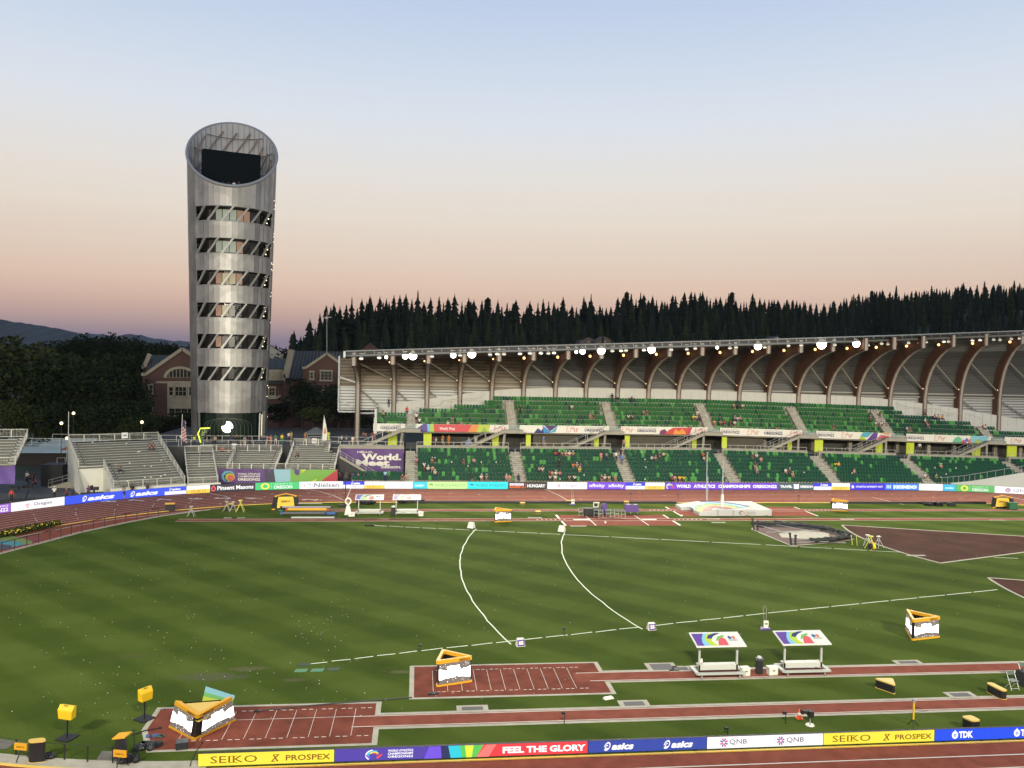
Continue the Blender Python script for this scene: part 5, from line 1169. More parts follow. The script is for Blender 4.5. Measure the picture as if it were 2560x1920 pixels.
def hwall(name, pts, Y, m, depth=8, base=2.0):
    P = [HP(*q, Y) for q in pts]; lo = [(P[-1][0], P[-1][1], base), (P[0][0], P[0][1], base)]; poly = P+lo; n = len(poly); b = MB()
    b.add(poly+[(x, y+depth, z) for x, y, z in poly], [tuple(range(n)), tuple(range(n, 2*n))[::-1]]+[(i, (i+1) % n, n+(i+1) % n, n+i) for i in range(n)]); return b.build(name, m, hall)
hwall('gable_wall', [(356, 937), (456, 871), (556, 937)], 182, BR_, 16)
hwall('gable_wall', [(757, 922), (817, 883), (875, 922)], 181, BR_, 12)
hwall('side_wall', [(708, 946), (760, 946), (930, 946)], 184, BR_, 10)
hwall('link_wall', [(640, 958), (712, 958)], 186, BR_, 10)
hwall('end_wall', [(357, 919), (374, 886), (376, 886)], 190, BR_, 1)
def rake(pts, Y, w=.65):
    b = MB()
    for p, q in zip(pts, pts[1:]): b.bar(HP(*p, Y), HP(*q, Y), .5, w)
    b.build('stone_coping', CREAM, hall)
rake([(354, 936), (364, 936), (456, 872), (548, 936), (558, 936)], 181.8); rake([(756, 920), (765, 919), (817, 884), (868, 920), (876, 920)], 180.8, .5); rake([(355, 917), (361, 917), (375, 885)], 189.8, .9); rake([(709, 944), (714, 944), (729, 874)], 183.5, 1.3)
def roofpl(pts, name='roof'):
    b = MB(); P = [HP(x, y, Y) for x, y, Y in pts]; b.add(P, [tuple(range(len(P)))[::-1]]); b.add([(p[0], p[1], p[2]-.25) for p in P], [tuple(range(len(P)))]); o = b.build(name, SLATE, hall)
    s = MB(); n = 22
    for i in range(n+1):
        f = i/n; a = Vector(P[0])*(1-f)+Vector(P[1])*f; c = Vector(P[3])*(1-f)+Vector(P[2])*f; s.bar(a+Vector((0, 0, .06)), c+Vector((0, 0, .06)), .06, .10)
    s.build('roof_seams', mat('roof_seam', (.11, .12, .12, 1), .5), o)
roofpl([(366, 925, 186), (500, 925, 186), (500, 889, 196), (377, 888, 196)]); roofpl([(712, 946, 183), (905, 946, 183), (905, 880, 196), (731, 877, 196)]); roofpl([(648, 923, 185), (714, 923, 185), (714, 897, 193), (648, 897, 193)])
def win(x0, x1, y0, y1, Y=YH, nx=2, ny=2, frame=.22, lintel=True):
    a, c = HP(x0, y1, Y-.1), HP(x1, y0, Y-.1); b = MB(); x0_, x1_, z0_, z1_, y = a[0], c[0], a[2], c[2], a[1]
    f = MB()
    for z in (z0_, z1_): f.box(((x0_+x1_)/2, y-.06, z), (x1_-x0_+frame*2, .2, frame*1.6))
    for x in (x0_, x1_): f.box((x, y-.03, (z0_+z1_)/2), (frame, .2, z1_-z0_))
    for i in range(1, nx): f.box((x0_+(x1_-x0_)*i/nx, y-.02, (z0_+z1_)/2), (.10, .12, z1_-z0_))
    for i in range(1, ny): f.box(((x0_+x1_)/2, y-.02, z0_+(z1_-z0_)*i/ny), (x1_-x0_, .12, .08))
    w = f.build('window', CREAM, hall); b.quad((x0_, y+.02, z0_), (x1_, y+.02, z0_), (x1_, y+.02, z1_), (x0_, y+.02, z1_)); b.build('pane', GLAS, w)
win(372, 382, 962, 984); win(372, 382, 1014, 1034); win(422, 434, 966, 990, nx=1); win(437, 467, 966, 991, nx=3); win(472, 484, 966, 990, nx=1); win(422, 484, 1020, 1040, nx=4)
win(775, 784, 929, 948, 181, 1, 2); win(801, 830, 927, 951, 181, 3, 3); win(847, 856, 930, 950, 181, 1, 2); win(672, 688, 968, 990, 186, 2, 2); win(673, 681, 928, 943, 185, 1, 1); win(684, 700, 928, 943, 185, 2, 1); win(806, 826, 975, 990, 181, 2, 1)
b = MB(); hquad(b, [(418, 953), (500, 953), (500, 1045), (418, 1045)], 181.97)
hquad(b, [(390, 953), (500, 953), (500, 958), (390, 958)], 181.90); b.build('stone_bay', CREAM, hall)
b = MB(); hquad(b, [(648, 924), (712, 924), (712, 951), (648, 951)], 184.9); b.build('stone_band', CREAM, hall); b = MB(); hquad(b, [(648, 952), (712, 952), (712, 961), (648, 961)], 184.6); b.build('low_roof', SLATE, hall)
b = MB(); cx_, cy_ = 450, 945   # half-round window
P = [HP(450+41*math.cos(R(a)), 944-28*math.sin(R(a)), 181.9) for a in range(0, 181, 12)]; Q = [HP(450+33*math.cos(R(a)), 943-21*math.sin(R(a)), 181.86) for a in range(0, 181, 12)]
b.add(P+[HP(409, 944, 181.9)], [tuple(range(len(P)))]); o = b.build('arched_window', CREAM, hall); b = MB(); b.add(Q, [tuple(range(len(Q)))]); b.build('pane', GLAS, o)
b = MB()
for i in range(-3, 4): x = 450+i*9; h_ = 21*math.sqrt(max(0, 1-(i*9/33)**2)); b.bar(HP(x, 943, 181.8), HP(x, 943-h_, 181.8), .12)
b.build('mullions', CREAM, o)
b = MB(); pts = [(650, 1012), (664, 1017), (678, 1026), (690, 1038), (697, 1048)]
for p, q in zip(pts, pts[1:]): b.bar(HP(*p, 185.5), HP(*q, 185.5), .4, .9)
pts = [(650, 991), (664, 995), (690, 995), (702, 989)]
for p, q in zip(pts, pts[1:]): b.bar(HP(*p, 185.5), HP(*q, 185.5), .4, .45)
b.build('stone_arch', CREAM, hall)
b = MB(); b.tube([HP(817, 882, 181), HP(817, 812, 181)], .10, 6); b.box(HP(817, 796, 181), (.6, .5, .25)); b.box(HP(817.5, 793, 181), (1.9, .5, .12)); b.bar(HP(817, 812, 181), HP(817.5, 780, 181), .08); b.build('roof_mast', STEEL, hall)
def house(label, px, py, Y, w, h, wallc, roofc, name='house', rz=0):
    P = W(px, py, Y); t = thing(name, label, 'house', (P.x, P.y, P.z-h*2.2), rz)
    b = MB(); b.add([(-w/2, 0, 0), (w/2, 0, 0), (w/2, 0, h*1.4), (0, 0, h*2.2), (-w/2, 0, h*1.4), (-w/2, 8, 0), (w/2, 8, 0), (w/2, 8, h*1.4), (0, 8, h*2.2), (-w/2, 8, h*1.4)], [(0, 1, 2, 3, 4), (9, 8, 7, 6, 5), (1, 6, 7, 2), (5, 0, 4, 9)]); b.build('walls', wallc, t)
    b = MB(); 
    for s in (-1, 1): b.add([(0, -.3, h*2.25), (s*(w/2+.3), -.3, h*1.35), (s*(w/2+.3), 8.3, h*1.35), (0, 8.3, h*2.25)], [(0, 1, 2, 3)])
    b.build('roof', roofc, t)
    wn = MB(); wn.box((0, -.05, h*1.3), (w*.12, .1, h*.5)); wn.build('window', CREAM, t); return t
DR = mat('dark_house_roof', (.03, .03, .032, 1), .8)
house('red brick gable peeping above the roof edge near its left end', 924, 858, 240, 6, 3.0, BR_, mat('brown_roof', (.07, .04, .03, 1), .8))
house('dark house with pale wall between the tower and the conifer wood', 672, 861, 245, 9, 3.5, mat('house_white', (.32, .31, .28, 1), .8), DR, rz=.5)
house('small white gable just above the brightest floodlight', 1943, 841, 300, 6.5, 2.6, mat('house_white', (.32, .31, .28, 1), .8), DR)
house('dim brown house above the roof edge in the middle of the wood', 1512, 841, 300, 7, 2.4, mat('house_brown', (.12, .09, .075, 1), .8), DR); house('dim flat brown house left of the other brown one', 1472, 843, 310, 7, 2.0, mat('house_brown', (.12, .09, .075, 1), .8), DR)
fb_ = thing('long_low_building', 'long pale flat-roofed building glimpsed among far trees at the left', 'building', (W(300, 870, 420).x, 420, 0)); p1 = W(240, 868, 420); p2 = W(415, 872, 420); b = MB(); b.box(((p1.x+p2.x)/2-fb_.location.x, 0, p1.z/2), (p2.x-p1.x, 20, p1.z)); b.build('walls', mat('dim_grey_wall', (.06, .055, .05, 1), .8), fb_); b = MB(); b.box(((p1.x+p2.x)/2-fb_.location.x, -.2, p1.z+.2), (p2.x-p1.x+1, 21, .5)); b.build('roof', mat('pale_edge', (.35, .35, .33, 1), .7), fb_)
# ================================================================ TREES
def leafmat(name, c, c2):
    m = bpy.data.materials.new(name); m.use_nodes = True; t = m.node_tree; b = t.nodes['Principled BSDF']; b.inputs['Roughness'].default_value = .85; b.inputs['Specular IOR Level'].default_value = .1
    tc = t.nodes.new('ShaderNodeTexCoord'); n = t.nodes.new('ShaderNodeTexNoise'); n.inputs['Scale'].default_value = .45; t.links.new(tc.outputs['Object'], n.inputs['Vector'])
    cr = t.nodes.new('ShaderNodeValToRGB'); cr.color_ramp.elements[0].position = .38; cr.color_ramp.elements[1].position = .62; cr.color_ramp.elements[0].color = (*c, 1); cr.color_ramp.elements[1].color = (*c2, 1)
    t.links.new(n.outputs['Fac'], cr.inputs[0]); t.links.new(cr.outputs[0], b.inputs['Base Color']); return m
BARK = mat('tree_bark', (.035, .026, .02, 1), .95)
def decid(seed, H, Wd, m, n=2600, leaf=.42):
    rg = random.Random(seed); tr_ = MB(); tr_.tube([(0, 0, 0), (.1, .05, H*.35), (.2, 0, H*.6)], .35, 7, r2=.12)
    cl = []
    for i in range(15):
        a = rg.uniform(0, 6.28); rr = rg.uniform(.1, .75)*Wd/2; z = H*rg.uniform(.32, .86); rr *= math.sqrt(max(.15, 1-((z/H-.5)/.5)**2)); cl.append((rr*math.cos(a), rr*math.sin(a), z, rg.uniform(.16, .27)*Wd))
    for c in cl[:9]: tr_.tube([(.1, .05, H*.3), (c[0]*.5, c[1]*.5, (H*.3+c[2])/2), c[:3]], .13, 5, r2=.04)
    lf = MB()
    for i in range(n):
        c = cl[rg.randrange(len(cl))]; d = Vector((rg.gauss(0, 1), rg.gauss(0, 1), rg.gauss(0, 1))).normalized()*(c[3]*rg.uniform(.55, 1.08))
        p = Vector(c[:3])+Vector((d.x, d.y, d.z*.75)); u = Vector((rg.gauss(0, 1), rg.gauss(0, 1), rg.gauss(0, .6))).normalized(); w = u.cross(Vector((rg.gauss(0, 1), rg.gauss(0, 1), rg.gauss(0, 1)))).normalized(); s = leaf*rg.uniform(.6, 1.3)
        lf.add([p-u*s, p+w*s*.7, p+u*s, p-w*s*.7], [(0, 1, 2, 3)])
    return tr_.mesh('trunk', BARK), lf.mesh('crown', m)
LM = [leafmat('dark_foliage', (.011, .019, .006), (.024, .036, .011)), leafmat('olive_foliage', (.022, .031, .009), (.042, .050, .015)), leafmat('deep_foliage', (.007, .013, .005), (.015, .024, .009))]
DT = [decid(1, 20, 15, LM[0]), decid(2, 20, 14, LM[1]), decid(3, 20, 16, LM[2]), decid(4, 20, 12, LM[0])]
def tree_from(me, nm, label, loc, s, rz, grp, cat='tree', parts=('trunk', 'crown')):
    r_ = thing(nm, label, cat, loc, rz, grp); r_.scale = s
    for pn, m in zip(parts, me): o = bpy.data.objects.new(pn, m); col.objects.link(o); o.parent = r_
    return r_
rt = random.Random(9)
left_trees = [(20, 812, 168, 1, 1.25), (92, 843, 172, 1, 1.1), (150, 878, 160, 0, 1.0), (212, 872, 176, 1, 1.0), (272, 876, 182, 0, 1.0), (330, 893, 190, 0, .9), (-40, 830, 160, 1, 1.2), (55, 900, 156, 0, 1.1), (120, 940, 154, 2, 1.0), (190, 930, 158, 2, 1.0), (250, 915, 160, 2, 1.1), (300, 930, 165, 2, 1.0), (345, 1000, 158, 2, .9), (30, 985, 150, 1, .9), (95, 1010, 150, 0, .8), (160, 1000, 152, 2, .9), (225, 1010, 152, 0, .9), (290, 1000, 153, 2, .9), (372, 1032, 154, 0, .6), (420, 1040, 170, 0, .7), (462, 1030, 172, 2, .8), (330, 1040, 150, 0, .6)]
desc = ['tall dark leafy tree', 'tall olive green leafy tree', 'near-black leafy tree', 'slim dark leafy tree']
for i, (px, py, Y, k, w) in enumerate(left_trees):
    P = W(px, py, Y); g0 = 1.0; h = max(3, P.z-g0)
    rw_ = (0, 7, 12, 22); ro_ = 0 if i < 7 else 1 if i < 12 else 2; mates = sorted(range(rw_[ro_], rw_[ro_+1]), key=lambda q: left_trees[q][0])
    lb = '%s, %s from left, %s row of the left grove' % (desc[k], ('first', 'second', 'third', 'fourth', 'fifth', 'sixth', 'seventh', 'eighth', 'ninth', 'tenth')[mates.index(i)], ('back', 'middle', 'front')[ro_])
    tree_from(DT[k], 'leafy_tree', lb, (P.x, Y, g0), (w*h/20 if h > 12 else w*.7, w*h/20 if h > 12 else w*.7, h/19.0), rt.uniform(0, 6), 'leafy trees of the left grove')
for i, (px, py, Y, k, w, lb) in enumerate([(758, 950, 168, 2, .75, 'round near-black tree in front of the brick hall right of the tower'), (700, 1005, 172, 2, .6, 'low dark tree beside the hall arch'), (848, 962, 166, 2, .7, 'dark tree against the right gable of the brick hall'), (785, 1008, 160, 1, .55, 'small olive tree behind the grey canopy tent'), (888, 958, 175, 2, .7, 'dark tree half hidden by the first roof column'), (930, 1040, 165, 0, .6, 'dark bush-like tree behind the first roof column'), (970, 1045, 168, 1, .6, 'dim tree seen below the louvred wall'), (690, 868, 250, 2, .9, 'dark tree beside the pale house behind the tower'), (1010, 1052, 166, 2, .5, 'dark tree under the louvred wall beside the upper seats')]):
    P = W(px, py, Y); h = P.z-PLZ; tree_from(DT[k], 'leafy_tree', lb, (P.x, Y, PLZ-.1), (w, w, h/19), rt.uniform(0, 6), None)
for i, (px, py) in enumerate([(120, 858), (160, 846), (188, 842), (215, 838), (245, 840), (272, 836), (300, 838), (322, 850), (345, 846), (365, 850), (388, 852), (405, 858), (425, 856), (450, 864), (470, 866), (140, 870), (230, 860), (290, 862), (380, 872), (440, 880), (640, 880), (700, 872), (720, 880)]):
    Y = 330+rt.uniform(-20, 60); P = W(px, py, Y); h = P.z-2; tree_from(DT[rt.choice((0, 2, 2, 3))], 'leafy_tree', 'dark far tree in the row along the horizon at the left', (P.x, Y, 2), (.85, .85, h/19), rt.uniform(0, 6), 'far trees along the left horizon')
# ---- conifer hill
def conifer(seed, m, H=30, Wd=7.5, n=52, top=0):
    rg = random.Random(seed); t = MB(); t.tube([(0, 0, 0), (0, 0, H*.97)], .35, 5, r2=.05); lf = MB()
    for i in range(n):
        f = (i+.5)/n; z = H*(.12+.86*f); r_ = Wd/2*(1-f)**(.62 if seed % 2 else .8)*rg.uniform(.72, 1.12)+.16
        if top and f > .8: r_ = Wd/2*.45*rg.uniform(.6, 1.1)
        r_ *= rg.choice((.5, .8, 1, 1, 1.25)); z += rg.uniform(-.4, .4)
        k = rg.choice((6, 7, 8, 9)); a0 = rg.uniform(0, 6)
        for j in range(k):
            a = a0+6.283*j/k+rg.uniform(-.25, .25); rr = r_*rg.uniform(.6, 1.15); dr = H*.035*rg.uniform(.4, 1.5); w = rr*.42+.18
            c, s = math.cos(a), math.sin(a)
            lf.add([(0, 0, z+1.3), (c*rr*.5-s*w, s*rr*.5+c*w, z-.2), (c*rr, s*rr, z-dr*.8-.1), (c*rr*.5+s*w, s*rr*.5-c*w, z-dr*.4-.6)], [(0, 1, 2, 3)])
    return t, lf
CM = [leafmat('conifer_dark', (.009, .016, .009), (.016, .025, .013)), leafmat('conifer_grey', (.014, .021, .015), (.022, .030, .019)), leafmat('conifer_olive', (.020, .028, .011), (.034, .042, .016))]
CB = [conifer(1, CM[0], 30, 10), conifer(2, CM[0], 30, 13, 50), conifer(3, CM[1], 30, 8.5, 56), conifer(5, CM[0], 30, 13, 44, 1), conifer(6, CM[1], 30, 11, 48), conifer(8, CM[2], 30, 14, 46)]
CT = [(t.mesh('trunk', BARK), lf.mesh('crown', CM[(0, 0, 1, 0, 1, 0)[i]])) for i, (t, lf) in enumerate(CB)]
SKY = [(640, 880), (735, 826), (752, 840), (775, 797), (800, 785), (815, 763), (835, 757), (850, 765), (880, 744), (905, 746), (925, 738), (950, 740), (966, 745), (985, 735), (1000, 736), (1015, 733), (1030, 745), (1045, 727), (1060, 752), (1077, 742), (1098, 743), (1120, 744), (1137, 735), (1155, 755), (1172, 743), (1185, 748), (1205, 752), (1220, 745), (1245, 748), (1268, 758), (1290, 748), (1325, 752), (1345, 757), (1358, 748), (1385, 752), (1408, 740), (1430, 762), (1460, 738), (1478, 735), (1500, 760), (1528, 765), (1545, 742), (1567, 730), (1578, 733), (1602, 732), (1632, 737), (1655, 750), (1682, 735), (1711, 730), (1728, 727), (1757, 727), (1790, 742), (1822, 734), (1830, 731), (1860, 754), (1882, 731), (1900, 742), (1930, 747), (1945, 748), (1966, 750), (1981, 749), (2010, 752), (2025, 757), (2042, 758), (2060, 756), (2085, 750), (2110, 745), (2130, 740), (2147, 732), (2165, 739), (2180, 727), (2206, 722), (2225, 727), (2240, 724), (2262, 730), (2290, 725), (2310, 726), (2330, 720), (2350, 722), (2366, 719), (2388, 718), (2409, 706), (2425, 716), (2442, 717), (2465, 716), (2485, 710), (2510, 714), (2530, 716), (2545, 713), (2560, 716), (2600, 715)]
DIST = [(600, 300), (760, 330), (1100, 380), (1500, 440), (1900, 520), (2200, 640), (2600, 700)]
rc = random.Random(31); ridge = []
def th(px): return 30 if px < 1500 else 27
grid = []
for px in range(600, 2761, 40):
    Y = interp(DIST, px); py = interp(SKY, min(px, 2600)); py = py if px > 740 else 800+(740-px)*.9
    P = W(px, py, Y); zr = P.z-th(px)*.86; X0 = W(px, 900, 255).x; dirx = P.x/Y
    row = []
    for j in range(7): f = j/5; y_ = 255+(Y-255)*f; row.append((dirx*y_, y_, 3+(zr-3)*math.sin(max(0, min(1, f))*math.pi/2)**1.2 if f <= 1 else zr-6))
    grid.append(row)
b = MB(); b.add([p for r_ in grid for p in r_], [(i*7+j, (i+1)*7+j, (i+1)*7+j+1, i*7+j+1) for i in range(len(grid)-1) for j in range(6)]); tag(b.build('wooded_hill', mat('hill_floor', (.010, .014, .008, 1), .95)), kind='structure')
def hillz(px, f):
    Y = interp(DIST, px); py = interp(SKY, min(px, 2600)); py = py if px > 740 else 800+(740-px)*.9
    P = W(px, py, Y); zr = P.z-th(px)*.86; y_ = 255+(Y-255)*f; return Vector((P.x/Y*y_, y_, 3+(zr-3)*math.sin(max(0, min(1, f))*math.pi/2)**1.2))
cnt = 0
for (px, py) in SKY[1:]:
    Y = interp(DIST, px); P = W(px, py, Y); h = th(px)*rc.uniform(.92, 1.08); k = rc.choice((0, 0, 1, 2, 4)); 
    if px in (1567, 1830, 2180, 1220): k = 3
    w = rc.uniform(.75, 1.2)*h/30
    tree_from(CT[k], 'conifer', 'tall dark conifer standing on the skyline of the wooded hill', (P.x, Y, P.z-h), (w, w, h/30), rc.uniform(0, 6), 'conifers on the hill skyline'); cnt += 1
px = 735
while px < 2600:                                    # second line just below the skyline
    px += rc.uniform(8, 15); Y = interp(DIST, px)-rc.uniform(4, 14); py = interp(SKY, px)+rc.choice((rc.uniform(2, 12), rc.uniform(10, 22)))*(1.5 if px < 1500 else .8); P = W(px, py, Y); h = th(px)*rc.uniform(.75, 1.0); k = rc.choice((0, 1, 2, 4, 5, 1, 4)); w = rc.uniform(.9, 1.3)*h/30
    tree_from(CT[k], 'conifer', 'dark conifer in the front slope of the wooded hill', (P.x, Y, P.z-h), (w, w, h/30), rc.uniform(0, 6), 'conifers on the hill slope'); cnt += 1
b = MB(); rows = []
for f in (.88, .76, .64, .52, .40, .28, .16, .04):
    px = 650
    while px < 2620:
        Y = interp(DIST, px); px += rc.uniform(3.4, 6.0)*2051/Y*(1.15)
        ff = f+rc.uniform(-.05, .05); p = hillz(px, ff); rows.append((px, ff, p))
rows.sort(key=lambda r_: r_[2].y)
lowfaces = {}
near = [r_ for r_ in rows if r_[2].y < 280]
def lowc(p, h, m, rg, shape):
    r_ = h*.16*rg.uniform(.8, 1.2); a0 = rg.uniform(0, 6)
    for i in range(15):
        f = i/15; z = p.z+h*(.08+.9*f); rr = r_*(1-f)**.8*rg.uniform(.8, 1.15)+.2
        for j in range(6):
            a = a0+i*.7+6.283*j/6; c, s = math.cos(a), math.sin(a); w = rr*.5
            b.add([(p.x, p.y, z+1.2), (p.x+c*rr*.6-s*w, p.y+s*rr*.6+c*w, z-.4), (p.x+c*rr, p.y+s*rr, z-h*.04), (p.x+c*rr*.6+s*w, p.y+s*rr*.6-c*w, z-.6)], [(0, 1, 2, 3)], m)
for (px, f, p) in rows:
    h = rc.uniform(17, 28)*(.82 if f < .7 else .70); lowc(p, h, CM[rc.choice((0, 0, 0, 1, 1, 2))], rc, 0)
tag(b.build('conifer_wood'), 'dense dark conifer wood covering the slope below the skyline trees', 'wood', kind='stuff')
# ---- far hills
def hill(name, prof, Y, m, depth=900):
    b = MB(); P = [W(px, py, Y) for px, py in prof]
    V = []
    for p in P: V += [(p.x, p.y-depth, -5), (p.x, p.y-depth*.4, p.z*.62), (p.x, p.y, p.z), (p.x, p.y+depth, p.z*.6)]
    b.add(V, [(4*i+k, 4*i+4+k, 4*i+5+k, 4*i+1+k) for i in range(len(P)-1) for k in range(3)]); tag(b.build(name, m), kind='structure')
rh = random.Random(5)
def rough(prof, st=12, amp=1.6):
    out = []
    for x in range(prof[0][0], prof[-1][0], st): out.append((x, interp(prof, x)+rh.uniform(-amp, amp)))
    return out
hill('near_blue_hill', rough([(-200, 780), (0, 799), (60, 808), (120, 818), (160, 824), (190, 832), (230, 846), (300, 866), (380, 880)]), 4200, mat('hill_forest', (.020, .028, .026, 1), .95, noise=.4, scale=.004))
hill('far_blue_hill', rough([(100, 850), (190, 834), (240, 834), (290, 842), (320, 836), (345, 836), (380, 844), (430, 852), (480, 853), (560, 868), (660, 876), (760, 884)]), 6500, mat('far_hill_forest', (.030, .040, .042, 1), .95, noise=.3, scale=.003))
# air
hz = MB(); hz.box((-200, 3600, 600), (13000, 7500, 1202)); ho = hz.build('haze')
hm = bpy.data.materials.new('air'); hm.use_nodes = True; t_ = hm.node_tree; t_.nodes.clear(); out_ = t_.nodes.new('ShaderNodeOutputMaterial'); pv = t_.nodes.new('ShaderNodeVolumePrincipled')
pv.inputs['Color'].default_value = (.62, .74, .92, 1); pv.inputs['Density'].default_value = .000025; t_.links.new(pv.outputs[0], out_.inputs['Volume']); ho.data.materials.append(hm); tag(ho, 'thin blue evening haze over the far hills', 'haze', kind='stuff')
# ================================================================ FIELD EQUIPMENT
SEI = mat('amber_frame', (.66, .33, .018, 1), .45); SEI2 = mat('pale_yellow_lid', (.64, .43, .09, 1), .5); BLK = mat('matt_black', (.010, .010, .011, 1), .6)
SCR = mat('screen_grey', (.08, .07, .065, 1), .5, emit=.24, ec=(.55, .47, .42, 1)); SCW = glow('screen_white', (1, .98, .97, 1), 2.2); SCO = glow('screen_amber', (1, .75, .45, 1), 1.0)
BRN = mat('brown_print', (.16, .07, .01, 1), .6)
def lerp(a, b_, t): return a+(b_-a)*t
def led_prism(label, base, top, h, seed, txt=True, lid=None, faces=(0,), ins=((.07, .93), (.07, .93), (.07, .93))):
    """base/top: three ground points in order FL, FR, BACK (top measured at height h)"""
    c = Vector((sum(p[0] for p in base)/3, sum(p[1] for p in base)/3, 0)); t = thing('led_prism', label, 'display', c, 0, 'three-sided lit display boxes on the infield')
    Bp = [Vector((p[0], p[1], 0))-c for p in base]; Tp = [Vector((p[0], p[1], h))-c for p in top]; rg = random.Random(seed)
    def ring(z0, z1, grow, m, name, inset=.26):
        f0, f1 = z0/h, z1/h; b = MB(); out = []
        for i in range(3):
            P0 = lerp(Bp[i], Tp[i], f0); n_, q_ = Bp[(i+1) % 3], Bp[(i+2) % 3]
            e1 = (Bp[(i+1) % 3]-Bp[i]).normalized(); e2 = (Bp[(i+2) % 3]-Bp[i]).normalized(); r_ = .10
            for e in ((e2, e1) if True else ()): out.append((i, e, r_))
        def loop(f, ins):
            P = []
            cen = sum((lerp(Bp[i], Tp[i], f) for i in range(3)), Vector((0, 0, 0)))/3
            for (i, e, r_) in out:
                p = lerp(Bp[i], Tp[i], f)+e*r_; p = cen+(p-cen)*(1+grow-ins); P.append(p)
            return P
        A, Bq = loop(f0, 0), loop(f1, 0); A2, B2 = loop(f0, inset), loop(f1, inset); n = 6
        F = []
        for i in range(n):
            if lid and grow and i == 5 and z0 > .5: continue
            j = (i+1) % n; F += [(i, j, n+j, n+i), (n+i, n+j, 3*n+j, 3*n+i), (2*n+j, 2*n+i, 3*n+i, 3*n+j)]
        b.add(A+Bq+A2+B2, F); b.build(name, m, t); return A, Bq
    ring(0, .13, .03, SEI, 'base_frame'); ring(h-.22, h, .03, SEI, 'top_frame')
    b = MB(); b.add([p*.93 for p in Bp]+[lerp(Bp[i], Tp[i], .9)*.93+Vector((0, 0, .07*h*.9)) for i in range(3)], [(0, 1, 4, 3), (1, 2, 5, 4), (2, 0, 3, 5)]); b.v = [tuple(Vector(v)*1) for v in b.v]; b.build('black_core', BLK, t)
    if lid: b = MB(); P = [lerp(Tp[i], sum(Tp, Vector())/3, .10)-Vector((0, 0, .16)) for i in range(3)]; b.add(P+[p-Vector((0, 0, .25)) for p in P], [(0, 1, 2), (5, 4, 3), (0, 2, 5, 3)]); b.build('lid', SEI2, t)
    for fi in faces:
        i, j = fi, (fi+1) % 3
        if fi == 2: i, j = 2, 0
        f0, f1 = .14/h, (h-.23)/h
        a0, a1 = lerp(Bp[i], Tp[i], f0), lerp(Bp[i], Tp[i], f1); c0, c1 = lerp(Bp[j], Tp[j], f0), lerp(Bp[j], Tp[j], f1)
        n = (c0-a0).cross(Vector((0, 0, 1))).normalized()
        def fn(u, v, l): u2 = ins[fi][0]+(ins[fi][1]-ins[fi][0])*u; return lerp(lerp(a0, c0, u2), lerp(a1, c1, u2), v)+n*(.012+l)
        b = MB(); b.add([fn(q/10, w_/4, 0) for w_ in range(5) for q in range(11)], [(w_*11+q, w_*11+q+1, w_*11+q+12, w_*11+q+11) for w_ in range(4) for q in range(10)]); s = b.build('screen', SCR, t)
        up = []; lo = []
        for k in range(15):
            u = k/14; dip = 1-abs(2*u-1)
            up.append((u, .60+.16*(1-dip)**2+rg.uniform(-.03, .03)+(.02 if .25 < u < .7 else 0))); lo.append((u, .30-.10*(1-dip)**1.5+rg.uniform(-.03, .03)))
        b = MB(); b.add([fn(p[0], p[1]+(q_[1]-p[1])*w_/3, .008) for p, q_ in zip(lo, up) for w_ in range(4)], [(4*k+w_, 4*k+4+w_, 4*k+5+w_, 4*k+1+w_) for k in range(14) for w_ in range(3)], SCW)
        for _ in range(34):
            u, v = rg.uniform(.02, .97), rg.choice((rg.uniform(.03, .25), rg.uniform(.72, .97))); r_ = rg.uniform(.006, .014); b.add([fn(u-r_, v, .010), fn(u, v-r_*1.4, .010), fn(u+r_, v, .010), fn(u, v+r_*1.4, .010)], [(0, 1, 2, 3)], rg.choice((SCW, SCW, SCO)))
        V, F = text2('MEDAL', .27, .66, .42, .20, .08); b.add([fn(v[0], v[1], .014) for v in V], F, SCW)
        V, F = text2('CEREMONY', .16, .36, .66, .17, .02); b.add([fn(v[0], v[1], .016) for v in V], F, glow('screen_pink', (1, .80, .80, 1), .9))
        b.build('picture', None, s)
        if txt:
            w = (c1-a1).length; b = MB(); tw = .62/w*1.0
            def fs(u, v, l): return lerp(lerp(lerp(Bp[i], Tp[i], (h-.22)/h), lerp(Bp[j], Tp[j], (h-.22)/h), u), lerp(Tp[i], Tp[j], u), v)+n*(.045+l)
            u0 = (.62 if fi == 0 and len(faces) < 2 or fi == 1 and False else .12 if fi == 1 or (fi == 2) else .60)
            V, F = text2('SEIKO', u0, .22, .30, .58, .03); b.add([fs(v[0], v[1], .01) for v in V], F); b.build('lettering', BRN, t)
    return t
led_prism('three-sided lit display on the nearer landing pit in the middle foreground', [(1.38, 46.60), (3.53, 47.28), (1.72, 48.75)], [(1.35, 46.45), (3.47, 47.15), (1.75, 48.4)], 1.58, 1)
led_prism('three-sided lit display on the grass at the right with glare on its top edge', [(34.3, 52.75), (36.75, 53.28), (35.35, 55.2)], [(34.15, 52.5), (36.6, 53.1), (35.2, 54.9)], 1.55, 2, faces=(0, 2))
g3 = led_prism('widest lit display, two screens meeting at a corner, on the left landing pit', [(-12.1, 42.4), (-10.42, 40.75), (-8.9, 42.95)], [(-11.65, 41.85), (-10.08, 40.05), (-8.94, 42.2)], 1.55, 3, faces=(0, 1), lid=True, ins=((.04, .86), (.15, .96), (0, 1)))
led_prism('small far lit display left of the centre, open top, beside the far runway', [(9.28, 95.5), (11.39, 95.87), (9.6, 97.3)], [(9.2, 95.2), (11.32, 95.4), (9.5, 96.9)], 1.55, 4, txt=False)
led_prism('small far lit display to the right of the pole vault mat', [(54.98, 103.09), (57.07, 102.49), (56.0, 104.6)], [(54.7, 102.6), (56.8, 102.0), (55.7, 104.0)], 1.55, 5, txt=False)
